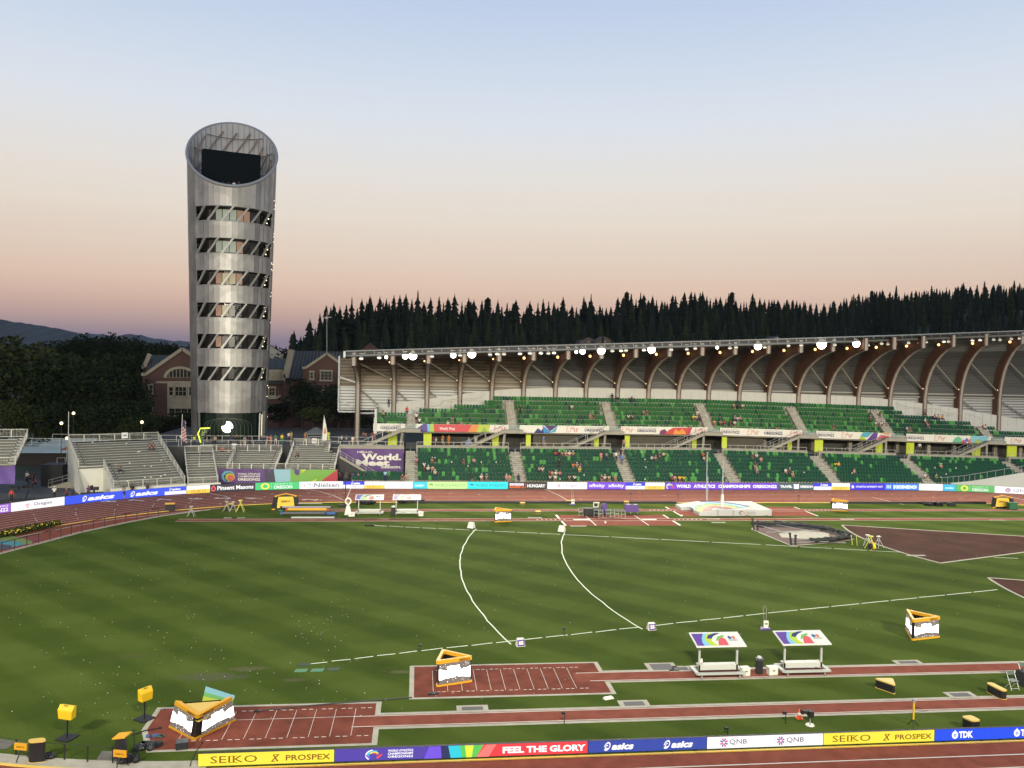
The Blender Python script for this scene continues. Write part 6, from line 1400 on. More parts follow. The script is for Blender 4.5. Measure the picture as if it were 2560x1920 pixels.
# striped backdrop leaning behind the widest display
bd = thing('striped_backdrop', 'blue, green and red striped panel leaning behind the widest lit display', 'panel', (-10.3, 42.9, 0), .1)
b = MB(); fnb = lambda u, v: (-.45+1.45*u+.30*v, .0-.25*u+.15*v, .35+1.42*v-.38*u*v-.1*u)
for (v0, v1, c) in ((0, .35, (190, 50, 50)), (.35, .48, (130, 190, 80)), (.48, .66, (200, 215, 70)), (.66, .80, (120, 190, 110)), (.80, 1, (140, 200, 215))):
    b.quad(fnb(0, v0), fnb(1, v0), fnb(1, v1), fnb(0, v1), mat('stripe_%d' % c[0], tuple(q*.6 for q in S(*c)[:3])+(1,), .6))
b.build('panel', None, bd); b = MB(); b.bar((-.4, .1, 0), (-.3, .15, .9), .05); b.bar((1.1, -.1, 0), (1.2, 0, 1.3), .05); b.build('legs', GALV, bd)
def lidbox(label, top, h, lidh=.07, name='display_box', cat='display box', text=False, grow=1.0):
    c = Vector((sum(p[0] for p in top)/len(top), sum(p[1] for p in top)/len(top), 0)); t = thing(name, label, cat, c)
    P = [(p[0]-c.x, p[1]-c.y) for p in top]; n = len(P)
    def rnd(P, r_=.16):
        o = []
        for i in range(len(P)):
            a, b_, c_ = Vector(P[i-1]), Vector(P[i]), Vector(P[(i+1) % len(P)])
            d1, d2 = (a-b_), (c_-b_); k1, k2 = min(r_, d1.length*.4), min(r_, d2.length*.4)
            p1, p2 = b_+d1.normalized()*k1, b_+d2.normalized()*k2; o += [tuple(p1), tuple((p1+p2)/2*.55+b_*.45), tuple(p2)]
        return o
    Q = rnd(P); b = MB(); b.prism([(x*.97, y*.97) for x, y in Q], .04, h-lidh, BLK); b.build('body', None, t)
    b = MB(); b.prism(Q, h-lidh, h, SEI2); b.build('lid', None, t); b = MB(); b.prism([(x*1.03, y*1.03) for x, y in Q], 0, .04, SEI2); b.build('base_rim', None, t)
    return t
lidbox('large black triangular box with rounded yellow lid on the grass between the runways', [(26.96, 45.0), (28.1, 44.95), (27.6, 43.85)], .55)
lidbox('narrow black box with rounded yellow lid near the right edge', [(33.25, 43.95), (33.65, 43.95), (33.75, 42.75), (33.35, 42.75)], .55)
lidbox('small square black box with yellow lid just behind the bright blue near board', [(28.55, 39.5), (29.2, 39.6), (29.3, 38.95), (28.75, 38.9)], .62)
lidbox('square black box with flat yellow lid on the pale kerb at the lower left', [(-17.35, 39.25), (-16.7, 39.4), (-16.45, 39.05), (-17.15, 38.95)], 1.0)
for (px, py, lb) in [(1306, 1262, 'small black box with yellow top by the far kerb, right of the centre-left display'), (1345, 1284, 'lone small black box with yellow top standing between the far runways'), (1493, 1262, 'small black box with yellow top by the far kerb behind the officials desk'), (1566, 1259, 'pair-like low yellow box on the far kerb right of the officials desk'), (1421, 1257, 'low yellow box on the far kerb at the end of a white diagonal line'), (578, 1274, 'black box with cream top between folding trestles at the far left of the infield')]:
    P = G(px, py); low = 'low' in lb; lidbox(lb, [(P.x-.35, P.y+.2), (P.x+.35, P.y+.2), (P.x+.35, P.y-.2), (P.x-.35, P.y-.2)], .35 if low else .8, .14)
def kerbsign(label, P, rz=0):
    t = thing('kerb_sign', label, 'sign', P, rz); b = MB(); b.box((0, 0, .62), (.62, .08, .30)); b.build('panel', SEI, t); b = MB()
    for s in ((-.3, .2), (.3, .2), (0, -.3)): b.bar((0, 0, .48), (s[0], s[1], 0), .035)
    b.build('tripod', BLK, t); V, F = text2('SEIKO', -.2, .57, .4, .09, .02); b = MB(); b.add([(v[0], -.045, v[1]) for v in V], F); b.build('lettering', BRN, t)
kerbsign('small yellow sign on a black tripod at the far lower left corner', G(52, 1900), -.25); kerbsign('small yellow sign on a tripod below the clutter of black equipment at the lower left', G(300, 1918), -.25)
def headpole(label, P, rz, hw):
    t = thing('yellow_marker', label, 'marker', P, rz); b = MB(); b.prism([(-.38, -.38), (.38, -.38), (.38, .38), (-.38, .38)], 0, .06); b.build('base_plate', BLK, t)
    b = MB(); b.bar((0, 0, .06), (0, 0, 1.0), .05); b.build('pole', BLK, t)
    b = MB(); w = hw; P_ = [(-w*.86, -.20, .98), (w*.90, -.20, .98), (w, -.20, 1.42), (-w, -.20, 1.42), (-w*.86, .14, 1.02), (w*.9, .14, 1.02), (w, .14, 1.60), (-w*.92, .14, 1.60), (w, -.05, 1.66), (-w*.95, -.05, 1.66)]
    b.add(P_, [(0, 1, 2, 3), (5, 4, 7, 6), (1, 0, 4, 5), (3, 2, 8, 9), (9, 8, 6, 7), (2, 1, 5, 6, 8), (0, 3, 9, 7, 4)]); o = b.build('head', mat('bright_yellow_cover', (.72, .45, .012, 1), .45), t)
    bv = o.modifiers.new('bevel', 'BEVEL'); bv.width = .04; bv.segments = 2
    V, F = text2('SEIKO', -.12, 0, .24, .07, .02); b = MB(); b.add([(v[0], -.12+v[1]*.8, 1.60+v[1]*.9) for v in V], F); b.build('lettering', BRN, t)
headpole('yellow box-headed marker facing the camera on a black pole, lower left grass', (-16.52, 41.45, 0), -.35, .42); headpole('yellow box-headed marker turned sideways on a black pole, left of the widest display', (-13.56, 43.4, 0), .95, .36)
# ---- athlete bench shelters
CAN = mat('canopy_white', (.60, .60, .54, 1), .6); WGREY = mat('pale_grey_paint', (.40, .41, .37, 1), .5)
def shelter(label, P, w, grp, sc=1.0):
    t = thing('bench_shelter', label, 'bench shelter', P, 0, grp)
    z0, z1, y0, y1 = 1.95, 2.32, 0.0, 1.5
    cf = lambda u, v, l: (-w/2+u*w, y0+(y1-y0)*v, z0+(z1-z0)*v+l)
    b = MB(); P8 = [cf(0, 0, 0), cf(1, 0, 0), cf(1, 1, 0), cf(0, 1, 0)]; b.add(P8+[(x, y, z-.06) for x, y, z in P8], [(0, 1, 2, 3), (7, 6, 5, 4), (0, 4, 5, 1), (1, 5, 6, 2), (2, 6, 7, 3), (3, 7, 4, 0)]); ca_ = b.build('canopy', CAN, t)
    b = MB(); sh = [(poly2([(.03, .06), (.66, .06), (.66, .90), (.03, .90)]), (236, 236, 220)), (poly2([(.03, .06), (.17, .06), (.05+.24, .90), (.03, .90)]), (100, 70, 150)), (poly2([(.17, .06), (.30, .06), (.24, .35), (.25, .60), (.36, .90), (.27, .90), (.20, .6), (.16, .3)]), (130, 195, 225)), (poly2([(.30, .06), (.45, .06), (.37, .35), (.40, .60), (.52, .80), (.60, .90), (.36, .90), (.25, .60), (.24, .35)]), (185, 205, 60)), (poly2([(.29, .55), (.36, .78), (.52, .92), (.62, .90), (.46, .72), (.38, .52)]), (50, 60, 110)), (poly2([(.45, .06), (.66, .06), (.66, .5), (.60, .62), (.50, .40)]), (215, 90, 95)), (poly2([(.44, .35), (.50, .40), (.60, .62), (.66, .62), (.66, .78), (.52, .66)]), (120, 180, 90))]
    for i, ((Pp, F), c) in enumerate(sh): b.add([cf(p[0], p[1], .004+.002*i) for p in Pp], F, mat('print_%d_%d_%d' % c, tuple(v*.8 for v in S(*c)[:3])+(1,), .6))
    for (cc, dx) in (((50, 90, 150), .76), ((220, 120, 90), .84)): Pp, F = disc2(dx, .58, .035, .11, 12); b.add([cf(p[0], p[1], .02) for p in Pp], F, mat('print_%d_%d_%d' % cc, tuple(v*.8 for v in S(*cc)[:3])+(1,), .6))
    V, F = text2('WORLD ATHLETICS', .72, .36, .18, .09, .02); b.add([cf(v[0], v[1], .02) for v in V], F, mat('print_grey', (.25, .25, .27, 1), .6)); b.build('printing', None, ca_)
    for x in (-w*.38, w*.38):
        b = MB(); b.bar((x, .55, .35), (x, .55, z0+.12), .11, .11); b.build('post', WGREY, t)
    b = MB(); b.box((0, .75, .62), (w*.80, .42, .05)); b.box((0, .52, .50), (w*.80, .05, .30)); b.build('bench_seat', mat('bench_panel', (.46, .47, .42, 1), .45), t)
    b = MB(); b.box((0, .0, .32), (w*.92, .16, .12)); b.box((0, 1.25, .30), (w*.92, .14, .10))
    for x in (-w*.46, w*.46): b.bar((x, -.05, .32), (x*1.0, 1.3, .30), .22, .10)
    b.build('floor_frame', WGREY, t)
    for x in (-w*.38, w*.38):
        for y in (.02, 1.2):
            l = MB(); l.bar((x, y, .28), (x, y, .12), .07); l.ball((x, y, .075), .075, 8); l.build('castor', mat('castor_grey', (.2, .2, .2, 1), .5), t)
    return t
gs = 'covered athlete benches beside the runways'
shelter('near bench shelter with striped canopy, left of the black bin', (18.35, 46.85, 0), 3.1, gs); shelter('near bench shelter with striped canopy, right of the black bin', (23.75, 46.9, 0), 3.1, gs)
shelter('far bench shelter on the grass, nearer the crossbar pads', (-5.5, 99.9, 0), 3.4, gs); shelter('far bench shelter with a white coolbox at its right foot', (-1.0, 99.9, 0), 3.4, gs)
def simplebox(name, label, cat, P, size, m, rz=0, lidm=None, extra=None):
    t = thing(name, label, cat, P, rz); b = MB(); b.box((0, 0, size[2]*.46), (size[0]*.94, size[1]*.94, size[2]*.92)); o = b.build('body', m, t); bv = o.modifiers.new('b', 'BEVEL'); bv.width = min(size)*.08; bv.segments = 2
    b = MB(); b.box((0, 0, size[2]*.94), (size[0], size[1], size[2]*.12)); o = b.build('lid', lidm or m, t)
    if extra: b = MB(); b.box((0, -size[1]*.48, size[2]*.6), (size[0]*.25, .03, size[2]*.10)); b.build('handle', BLK, t)
    return t
COOL = mat('white_plastic', (.62, .61, .52, 1), .5)
for (px, py, lb, sx) in [(1862, 1688, 'white coolbox tucked against the left near shelter', .55), (1930, 1686, 'white coolbox standing between the bin and the right near shelter', .62), (879, 1291, 'white coolbox left of the left far shelter', .8), (1052, 1290, 'white coolbox right of the far shelters', .6)]:
    P = G(px, py); simplebox('coolbox', lb, 'coolbox', P, (sx, .45, .5), COOL, .1, None, True)
P = G(1900, 1686); t = simplebox('waste_bin', 'black bin with bulging clear liner between the two near shelters', 'bin', (P.x, P.y+.15, 0), (.42, .36, .95), BLK, -.2, mat('dark_rim', (.05, .055, .06, 1), .5)); b = MB(); b.ball((0, 0, .99), .16, 10, None, .6); b.build('bag', mat('clear_plastic_bag', (.45, .47, .46, 1), .3), t)
P = G(983, 1289); t = simplebox('waste_bin', 'black bin with white bag left of the right far shelter', 'bin', P, (.55, .5, 1.05), BLK); b = MB(); b.ball((0, 0, 1.05), .28, 8, None, .6); b.build('bag', COOL, t)
for (px, py, lb, s) in [(1521, 1747, 'white flattened packet lying on the grass near the right end of the nearer pit', .30), (1752, 1655, 'white cup box on the seat of the left near shelter', .18), (1705, 1290, 'small white cup on the far grass left of the vault mat', .16), (1513, 1308, 'small white object lying on the far red pad', .2)]:
    P = G(px, py, .66 if 'seat' in lb else 0); b = MB(); b.box((0, 0, s*.2 if 'flat' in lb else s*.5), (s*2 if 'flat' in lb else s, s*.9, s*.35 if 'flat' in lb else s), .3, None, .8); b.box((s*.3, s*.1, s*.3 if 'flat' in lb else s), (s*.6, s*.5, s*.1)); o = tag(b.build('packet', COOL), lb, 'packet'); o.location = P
# ---- distance markers
def marker(label, P, num, rz, s=1.0, face=True):
    t = thing('distance_marker', label, 'distance marker', P, rz, 'white distance markers at the ends of the curved lines'); b = MB()
    b.add([(-.30, -.25, 0), (.30, -.25, 0), (.26, -.12, .48), (-.26, -.12, .48), (-.28, .30, 0), (.28, .30, 0), (.22, .10, .50), (-.22, .10, .50)], [(3, 2, 1, 0)[::-1], (4, 5, 6, 7)[::-1], (3, 2, 6, 7), (1, 5, 6, 2), (0, 3, 7, 4)]); o = b.build('body', COOL, t); bv = o.modifiers.new('b', 'BEVEL'); bv.width = .03
    if face:
        b = MB(); fm = lambda u, v, l: (-.25+.5*u, -.25+.13*v-.02-l, .04+.40*v); b.quad(fm(0, 0, 0), fm(1, 0, 0), fm(1, 1, 0), fm(0, 1, 0)); b.build('plate', mat('purple_plate', (.07, .035, .20, 1), .5), t)
        V, F = text2(num, .18, .22, .64, .58, .05); b = MB(); b.add([fm(v[0], v[1], .01) for v in V], F); b.build('number', COOL, t)
    t.scale = (s, s, s)
marker('purple and white marker numbered 65 at the near end of the left curved line', (7.05, 53.3, 0), '65', .15, 1.0); marker('purple and white marker numbered 55 at the near end of the right curved line', (16.75, 56.1, 0), '55', .12, 1.0)
marker('plain white marker at the far end of the left curved line', (6.36, 92.4, 0), '65', 2.6, 1.3, False); marker('plain white marker at the far end of the right curved line', (16.38, 90.3, 0), '55', 2.6, 1.3, False)
def pin(label, px, py, h=.5, name='speaker_stake', cat='stake'):
    P = G(px, py); t = thing(name, label, cat, P); b = MB(); b.bar((0, 0, 0), (0, 0, h), .03); b.build('stake', BLK, t); b = MB(); b.box((-.08, 0, h), (.20, .10, .12)); b.build('head', BLK, t)
pin('small black stake on the near line left of the 65 marker', 1052, 1633); pin('small black stake on the near line between the two purple markers', 1411, 1590); pin('tiny black stake by the upper sector line', 1090, 1320, .7)
pin('bent black microphone on a stake at the kerb of the nearest runway', 1411, 1811, .6, 'field_microphone', 'microphone'); pin('bent black microphone left of the orange cone', 1964, 1810, .6, 'field_microphone', 'microphone'); pin('black ball-topped microphone behind the white near board', 1819, 1838, .35, 'field_microphone', 'microphone')
for (px, py, lb) in [(290, 1290, 'short black pole on the left bend lane line'), (1577, 1252, 'short black pole on the far kerb'), (1696, 1254, 'short black pole on the far kerb just left of the vault mat'), (1997, 1257, 'short black pole on the far kerb left of the right-hand far display')]:
    pin(lb, px, py, 1.0, 'lap_pole', 'pole')
# ---- cone, camera, gauges
P = G(1998, 1796); t = thing('traffic_cone', 'orange cone with a white band near the floor camera', 'cone', P); b = MB(); b.box((0, 0, .02), (.34, .34, .04)); b.build('base', mat('cone_orange', (.75, .10, .02, 1), .5), t); b = MB(); b.cyl((0, 0, .04), .13, .46, 14, None, .03); b.build('body', mat('cone_orange', (.75, .10, .02, 1), .5), t); b = MB(); b.cyl((0, 0, .2), .098, .13, 14, None, .068); b.build('band', COOL, t)
P = G(2025, 1813); t = thing('floor_camera', 'black television camera on a white disc-footed pedestal beside the cone', 'camera', P); b = MB(); b.cyl((0, 0, .0), .24, .05, 18, None, .2); b.build('foot', COOL, t); b = MB(); b.cyl((0, 0, .05), .04, .4, 8); b.build('pedestal', GALV, t); b = MB(); b.box((0, 0, .62), (.24, .35, .30)); b.box((-.25, .02, .70), (.34, .14, .13)); b.box((-.45, .02, .71), (.10, .22, .2)); b.build('body', BLK, t)
P = G(2283, 1815); t = thing('wind_gauge', 'yellow upright gauge on a small tripod in front of the right-hand boards', 'gauge', P); b = MB(); b.bar((0, 0, .35), (0, 0, 1.25), .07); b.build('column', mat('bright_yellow_cover', (.72, .45, .012, 1), .45), t); b = MB()
for a in (0, 2.1, 4.2): b.bar((0, 0, .35), (.3*math.cos(a), .3*math.sin(a), 0), .03)
b.bar((0, 0, 1.0), (.35, 0, .95), .03); b.bar((-.3, .1, .6), (.9, .1, .75), .015); b.build('tripod', BLK, t); b = MB(); b.box((0, 0, 1.35), (.18, .12, .16)); b.build('head', GALV, t)
# ---- chair and table at the right edge
def chair(label, P, rz, s=1.0):
    t = thing('folding_chair', label, 'chair', P, rz, 'folding metal chairs on the infield'); fr = MB()
    for x in (-.23, .23): fr.tube([(x, -.22, 0), (x, .16, .85)], .016, 5); fr.tube([(x*.9, .24, 0), (x*.9, -.18, .45)], .016, 5)
    fr.tube([(-.23, -.19, .08), (.23, -.19, .08)], .014, 5); fr.build('frame', GALV, t); b = MB(); b.box((0, -.02, .45), (.42, .40, .03)); b.build('seat', mat('chair_grey_green', (.10, .14, .12, 1), .5), t); b = MB(); b.box((0, .15, .78), (.44, .03, .20)); b.build('backrest', mat('chair_grey_green', (.10, .14, .12, 1), .5), t); t.scale = (s,)*3
chair('folding chair with dark seat in front of the black-draped table at the right edge', G(2530, 1722), .1, 1.15); chair('folding chair pushed behind the black-draped table at the right edge', G(2560, 1700), .1, 1.15)
P = G(2556, 1712); t = thing('draped_table', 'table under black cloth with a yellow item on it at the right edge', 'table', (P.x+.5, P.y, 0)); b = MB(); b.prism([(-.75, -.5), (.9, -.5), (.9, .5), (-.75, .5)], 0, .8, None, [(-.6, -.4), (.9, -.4), (.9, .4), (-.6, .4)]); b.build('cloth', BLK, t)
b = MB(); b.box((0, 0, .04), (.5, .4, .08)); b.box((.1, 0, .1), (.3, .3, .05)); o = tag(b.build('yellow_case', SEI), 'flat yellow case lying on the black-draped table', 'case'); o.location = (P.x+.35, P.y-.1, .8)
# ---- officials' desk group on the far pad
def far_chair(px, py, lb): chair(lb, G(px, py), .1*(px % 5-2), 1.15)
for px, py, lb in [(1452, 1290, 'lone chair left of the black box on the far red pad'), (1490, 1293, 'chair beside the monitor stand on the far pad'), (1502, 1295, 'chair with white seat right of the monitor stand'), (1520, 1294, 'left of the two chairs with bare frames in the middle of the far pad row'), (1531, 1293, 'right of the two chairs with bare frames in the middle of the far pad row'), (1541, 1295, 'chair with white cloth on its seat in the far pad row'), (1558, 1296, 'rightmost chair of the row on the far red pad')]: far_chair(px, py, lb)
P = G(1477, 1289); t = simplebox('equipment_case', 'big black case behind the monitor on the far red pad', 'case', P, (1.9, .9, .95), BLK)
P = G(1487, 1288); t = thing('monitor_stand', 'silver-framed monitor standing on the black case', 'monitor', (P.x+.1, P.y, .95)); b = MB(); b.box((0, 0, .35), (.66, .08, .62)); b.build('frame', COOL, t); b = MB(); b.box((0, -.05, .35), (.46, .02, .42)); b.build('screen', BLK, t)
P = G(1510, 1287); t = thing('officials_bag', 'purple covered officials seat beside the monitor', 'seat', P); b = MB(); b.ball((0, 0, .75), .48, 10, None, 1.55); b.build('cover', mat('purple_cloth', (.09, .045, .19, 1), .7), t); b = MB(); b.cyl((0, 0, 0), .25, .4, 8); b.build('foot', BLK, t)
P = G(1577, 1284); t = thing('purple_trolley', 'purple cloth-covered trolley right of the officials chairs', 'trolley', P); b = MB(); b.prism([(-.9, -.35), (.95, -.35), (.95, .35), (-.9, .35)], .25, 1.15, None, [(-.8, -.3), (.85, -.3), (.85, .3), (-.8, .3)]); b.build('cover', mat('purple_cloth', (.09, .045, .19, 1), .7), t); b = MB(); 
for x in (-.8, -.1, .8): b.bar((x, -.3, 0), (x, -.3, .3), .05)
b.box((-.35, 0, 1.18), (.5, .3, .06)); b.box((.55, 0, 1.18), (.4, .3, .06)); b.build('frame', GALV, t)
def purple_post(label, P, s=1.0):
    t = thing('wind_board', label, 'sign stand', P); b = MB(); b.prism([(-.4, -.25), (.35, -.25), (.35, .25), (-.2, .25)], 0, .10); b.build('foot', mat('purple_plate', (.07, .035, .20, 1), .5), t); b = MB(); b.box((.1, 0, .35), (.34, .12, .5)); b.build('panel', COOL, t); b = MB(); b.box((.1, -.065, .40), (.2, .01, .08)); b.build('print', BLK, t)
    b = MB(); b.tube([(.0, .05, .5), (-.12, .05, 1.45), (.0, .05, 1.7), (.12, .05, 1.5), (.14, .05, .5)], .018, 6); b.build('loop_pole', GALV, t); t.scale = (s,)*3
purple_post('purple-footed white sign with a tall bent pole on the near line left of the shelters', G(1911, 1573), 1.0); purple_post('small purple-footed sign by the far kerb at the end of a diagonal line', G(1430, 1262), 1.2)
P = G(870, 1287); t = thing('round_sign', 'white stand with a round ring head beside the far crossbar pile', 'sign stand', P); b = MB(); b.prism([(-.42, -.2), (.42, -.2), (.42, .2), (-.42, .2)], 0, 1.1, None, [(-.2, -.1), (.2, -.1), (.2, .1), (-.2, .1)]); b.build('stand', COOL, t); b = MB(); Pp, F = ring2(0, 1.65, .40, .45, .17, 18); b.add([(p[0], -.05, p[1]) for p in Pp], F); b.add([(p[0], .1, p[1]) for p in Pp], F); b.bar((0, .02, 1.0), (0, .02, 1.3), .2); b.build('ring', COOL, t)
# ---- pole vault mat
t = thing('vault_mat', 'huge pole vault landing mat with rainbow bands and white sides', 'mat', (40.5, 99.3, 0)); MW = mat('mat_vinyl', (.40, .40, .37, 1), .7, noise=.06, scale=.6)
b = MB(); b.prism([(-2.6, 0), (4.55, 0), (4.55, 6.6), (-2.6, 6.6)], 0, .82); o = b.build('main_block', MW, t); bv = o.modifiers.new('b', 'BEVEL'); bv.width = .06
for (x0, y0, y1) in ((-4.9, 0, 2.6), (-6.0, 3.9, 6.6)):
    b = MB(); b.add([(x0, y0+.2, 0), (-2.6, y0, 0), (-2.6, y1, 0), (x0, y1, 0), (x0, y0+.3, .38), (-2.62, y0, .84), (-2.62, y1, .84), (x0, y1, .38)], [(3, 2, 1, 0), (4, 5, 6, 7), (0, 1, 5, 4), (1, 2, 6, 5), (2, 3, 7, 6), (3, 0, 4, 7)]); b.build('wing_block', MW, t)
b = MB()
def top(u, v):   # u metres x, v metres y
    z = .83 if u > -2.6 else .84-(.84-.38)*min(1, (-2.6-u)/2.4); return (u, v, z+.012)
def band(pts_out, pts_in, c, l):
    n = len(pts_out); b.add([(*top(*p)[:2], top(*p)[2]+l) for p in pts_out+pts_in], [(i, i+1, n+i+1, n+i) for i in range(n-1)], mat('print_%d_%d_%d' % c, tuple(v*.72 for v in S(*c)[:3])+(1,), .6))
def arc(cx, cy, rx, ry, a0, a1, n=18): return [(cx+rx*math.cos(R(a0+(a1-a0)*i/n)), cy+ry*math.sin(R(a0+(a1-a0)*i/n))) for i in range(n+1)]
for i, (ro, ri, c) in enumerate(((1.0, .86, (78, 70, 125)), (.86, .70, (150, 205, 225)), (.70, .55, (120, 170, 125)), (.55, .42, (205, 215, 90)), (.42, .20, (215, 110, 110)))):
    cl = lambda P: [(max(-5.9 if p[1] > 3.9 else -4.8, min(4.4, p[0])), max(.02, min(6.5, p[1]))) for p in P]
    band(cl(arc(-2.2, .1, 5.2*ro, 6.3*ro, 20, 170)), cl(arc(-2.2, .1, 5.2*ri, 6.3*ri, 20, 170)), c, .006+.004*i)
b.build('printed_bands', None, t)
b = MB()
for (cc, a0, a1) in (((60, 90, 160), 90, 250), ((220, 150, 80), -40, 90)): Pp, F = ring2(.55, .42, .38, .26, .12, 14, a0, a1); b.add([(p[0], -.075, p[1]) for p in Pp], F, mat('print_%d_%d_%d' % cc, tuple(v*.8 for v in S(*cc)[:3])+(1,), .6))
V, F = text2('WORLD ATHLETICS', 1.1, .42, 1.3, .14, .02); b.add([(v[0], -.075, v[1]) for v in V], F, mat('print_grey', (.25, .25, .27, 1), .6)); V, F = text2('CHAMPIONSHIPS', 1.1, .22, 1.3, .14, .02); b.add([(v[0], -.075, v[1]) for v in V], F, mat('print_grey', (.25, .25, .27, 1), .6)); b.build('side_print', None, t)
b = MB(); b.bar((-.6, -.07, .05), (-.6, -.07, .78), .03); b.bar((-2.6, -.04, .05), (-2.6, -.04, .8), .03); b.bar((1.0, -.075, .12), (1.4, -.075, .12), .04); b.bar((3.6, -.075, .12), (4.0, -.075, .12), .04); b.build('seams', BLK, t)
for (p0, p1, lb, w) in ((W(1766, 1252, 106.4), W(1768, 1130, 106.4), 'left slim vault upright behind the rainbow mat', .09), (W(1804, 1266, 101.0), W(1808, 1150, 101.0), 'right vault upright with a thick padded base on the mat front', .07)):
    t = thing('vault_upright', lb, 'pole vault stand', (p0.x, p0.y, 0)); d = p1-Vector((p0.x, p0.y, 0)); b = MB(); b.bar((0, 0, 0), (d.x, 0, p1.z), w); b.bar((.18, 0, 0), (d.x+.18 if w > .08 else d.x, 0, p1.z if w < .08 else p1.z*.55), w*.8); b.build('mast', mat('upright_grey', (.33, .34, .36, 1), .5), t)
    b = MB(); b.bar((0, -.1, 0), (.03, -.1, 2.5 if w < .08 else .4), .30 if w < .08 else .3, .3); b.build('base_pad', COOL if w < .08 else GALV, t)
# ---- lowered throwing cage
t = thing('throwing_cage', 'collapsed black-netted throwing cage lying round a pale concrete circle', 'throwing cage', (44, 88, 0)); out = [(-5.0, 2.9), (-4.3, -5.5), (-2.3, -5.0), (1.4, -3.6), (3.7, -2.2), (4.85, -.8), (4.9, 1.0), (3.8, 3.2), (1.2, 5.0), (-1.6, 5.5), (-4.0, 5.2)]
out = [(-5.0, 2.9), (-4.3, -5.55), (-2.3, -5.0), (1.6, -3.9), (4.1, -2.6), (4.7, -.9), (4.0, 2.4), (2.2, 4.2), (-.6, 5.6), (-3.4, 5.6)]
b = MB(); b.prism([(p[0]*1.04, p[1]*1.04) for p in out], .0, .022); b.build('kerb', CONC, t); b = MB(); b.prism(out, .0, .03); b.build('surface', mat('cage_floor', (.10, .05, .04, 1), .9, noise=.3, scale=.5), t)
b = MB(); b.prism([(-3.6, -1.6), (-1.2, -2.4), (2.0, -1.6), (2.9, .4), (1.8, 1.8), (-1.0, 1.9), (-3.0, .5)], .03, .045); b.build('throwing_circle', CONC, t)
rn = random.Random(8); b = MB(); ring_ = out[3:]+[(-4.2, 4.6)]; pts = []
ring_ = [(-1.6, -4.55)]+out[3:]+[(-4.4, 5.0)]
for k in range(3):
    pts = []
    for p, q in zip(ring_, ring_[1:]):
        for i in range(6): f = i/6; pts.append((p[0]+(q[0]-p[0])*f+rn.uniform(-.15, .15), p[1]+(q[1]-p[1])*f+rn.uniform(-.15, .15), .22+rn.uniform(0, .22)))
    cxm = .5; sc_ = (.98, .90, .82)[k]; b.tube([(p[0]*sc_, p[1]*sc_, p[2]) for p in pts], (.16, .13, .07)[k], 5)
b.build('net_roll', mat('black_netting', (.022, .023, .022, 1), .85, noise=.4, scale=3), t)
b = MB(); P = []; k0 = [(p[0]*1.0, p[1]*1.0, .28) for p in pts]; k1 = [(p[0]*.74, p[1]*.74, .07) for p in pts]; n = len(pts); b.add(k0+k1, [(i, i+1, n+i+1, n+i) for i in range(n-1)]); b.build('spread_net', mat('spread_net', (.045, .045, .042, 1), .9, noise=.5, scale=2.5), t)
for (x, y) in ((-5.0, 2.7), (-4.3, -5.4)):
    for dx, h_ in ((0, 1.3), (.45, 1.05)): b = MB(); b.bar((x+dx, y, 0), (x+dx-.2*(dx == 0), y, h_), .16); b.box((x+dx-.2*(dx == 0), y, h_), (.22, .22, .12)); b.build('gate_post', BLK, t)
for (a, c) in (((-3.8, 5.0), (-2.2, .5)), ((-1.6, 5.2), (1.8, .8)), ((-4.0, -4.9), (.5, -4.2)), ((-3.0, -3.4), (1.5, -2.9)), ((-4.5, .4), (2.6, 1.9))): b = MB(); b.tube([(*a, .2), (*c, .12)], .04, 5); b.build('frame_tube', GALV, t)
for px in (2135, 2141, 2129): pass
for (px0, py0, px1, py1, lb) in [(2131, 1362, 2128, 1339, 'left thin yellow pole leaning on the grass beside the cage'), (2143, 1364, 2141, 1342, 'right thin yellow pole leaning on the grass beside the cage')]:
    A = G(px0, py0); C = W(px1, py1, A.y); b = MB(); b.bar((0, 0, 0), (C.x-A.x, 0, C.z), .05); b.cyl((0, 0, 0), .06, .03, 8); b.box((C.x-A.x, 0, C.z), (.07, .07, .1)); o = tag(b.build('yellow_pole', mat('dull_yellow', (.50, .48, .08, 1), .6)), lb, 'pole'); o.location = A
def trestle(label, P, m, s=1.0, rz=0):
    t = thing('folding_trestle', label, 'trestle', P, rz); b = MB()
    for x in (-.35, .35): b.bar((x, -.3, 0), (-x*.3, 0, 1.0), .04); b.bar((x, .3, 0), (-x*.3, 0, 1.0), .04)
    b.bar((-.2, 0, .6), (.2, 0, .6), .04); b.build('legs', m, t); b = MB(); b.box((0, 0, .98), (.3, .3, .08)); b.build('head', m, t); t.scale = (s,)*3
DY = MATS['dull_yellow']
trestle('silver folding trestle at the far left of the infield', G(567, 1278), GALV, 1.2); trestle('silver trestle right of the black box at the far left of the infield', G(583, 1279), GALV, 1.2); trestle('yellow folding trestle at the far left of the infield', G(601, 1279), DY, 1.4); trestle('small silver trestle near the end of the black bend fence', G(478, 1291), GALV, 1.2)
trestle('yellow measuring tripod on the kerb of the brown sector', G(2176, 1371), DY, 1.3, .5); trestle('silver tubular stand right of the yellow measuring tripod', G(2196, 1369), GALV, 1.2, .3); trestle('silver tubular stand left of the yellow measuring tripod', G(2168, 1365), GALV, 1.2, .9)
P = G(2181, 1373); t = thing('cable_reel', 'yellow cable reel at the foot of the measuring tripod', 'cable reel', P); b = MB(); b.tube([(-.1, 0, .35), (.15, 0, .35)], .36, 14); b.build('drum', mat('bright_yellow_cover', (.72, .45, .012, 1), .45), t); b = MB(); b.tube([(-.3, 0, .32), (-.12, 0, .32)], .30, 12); b.build('hub', BLK, t)
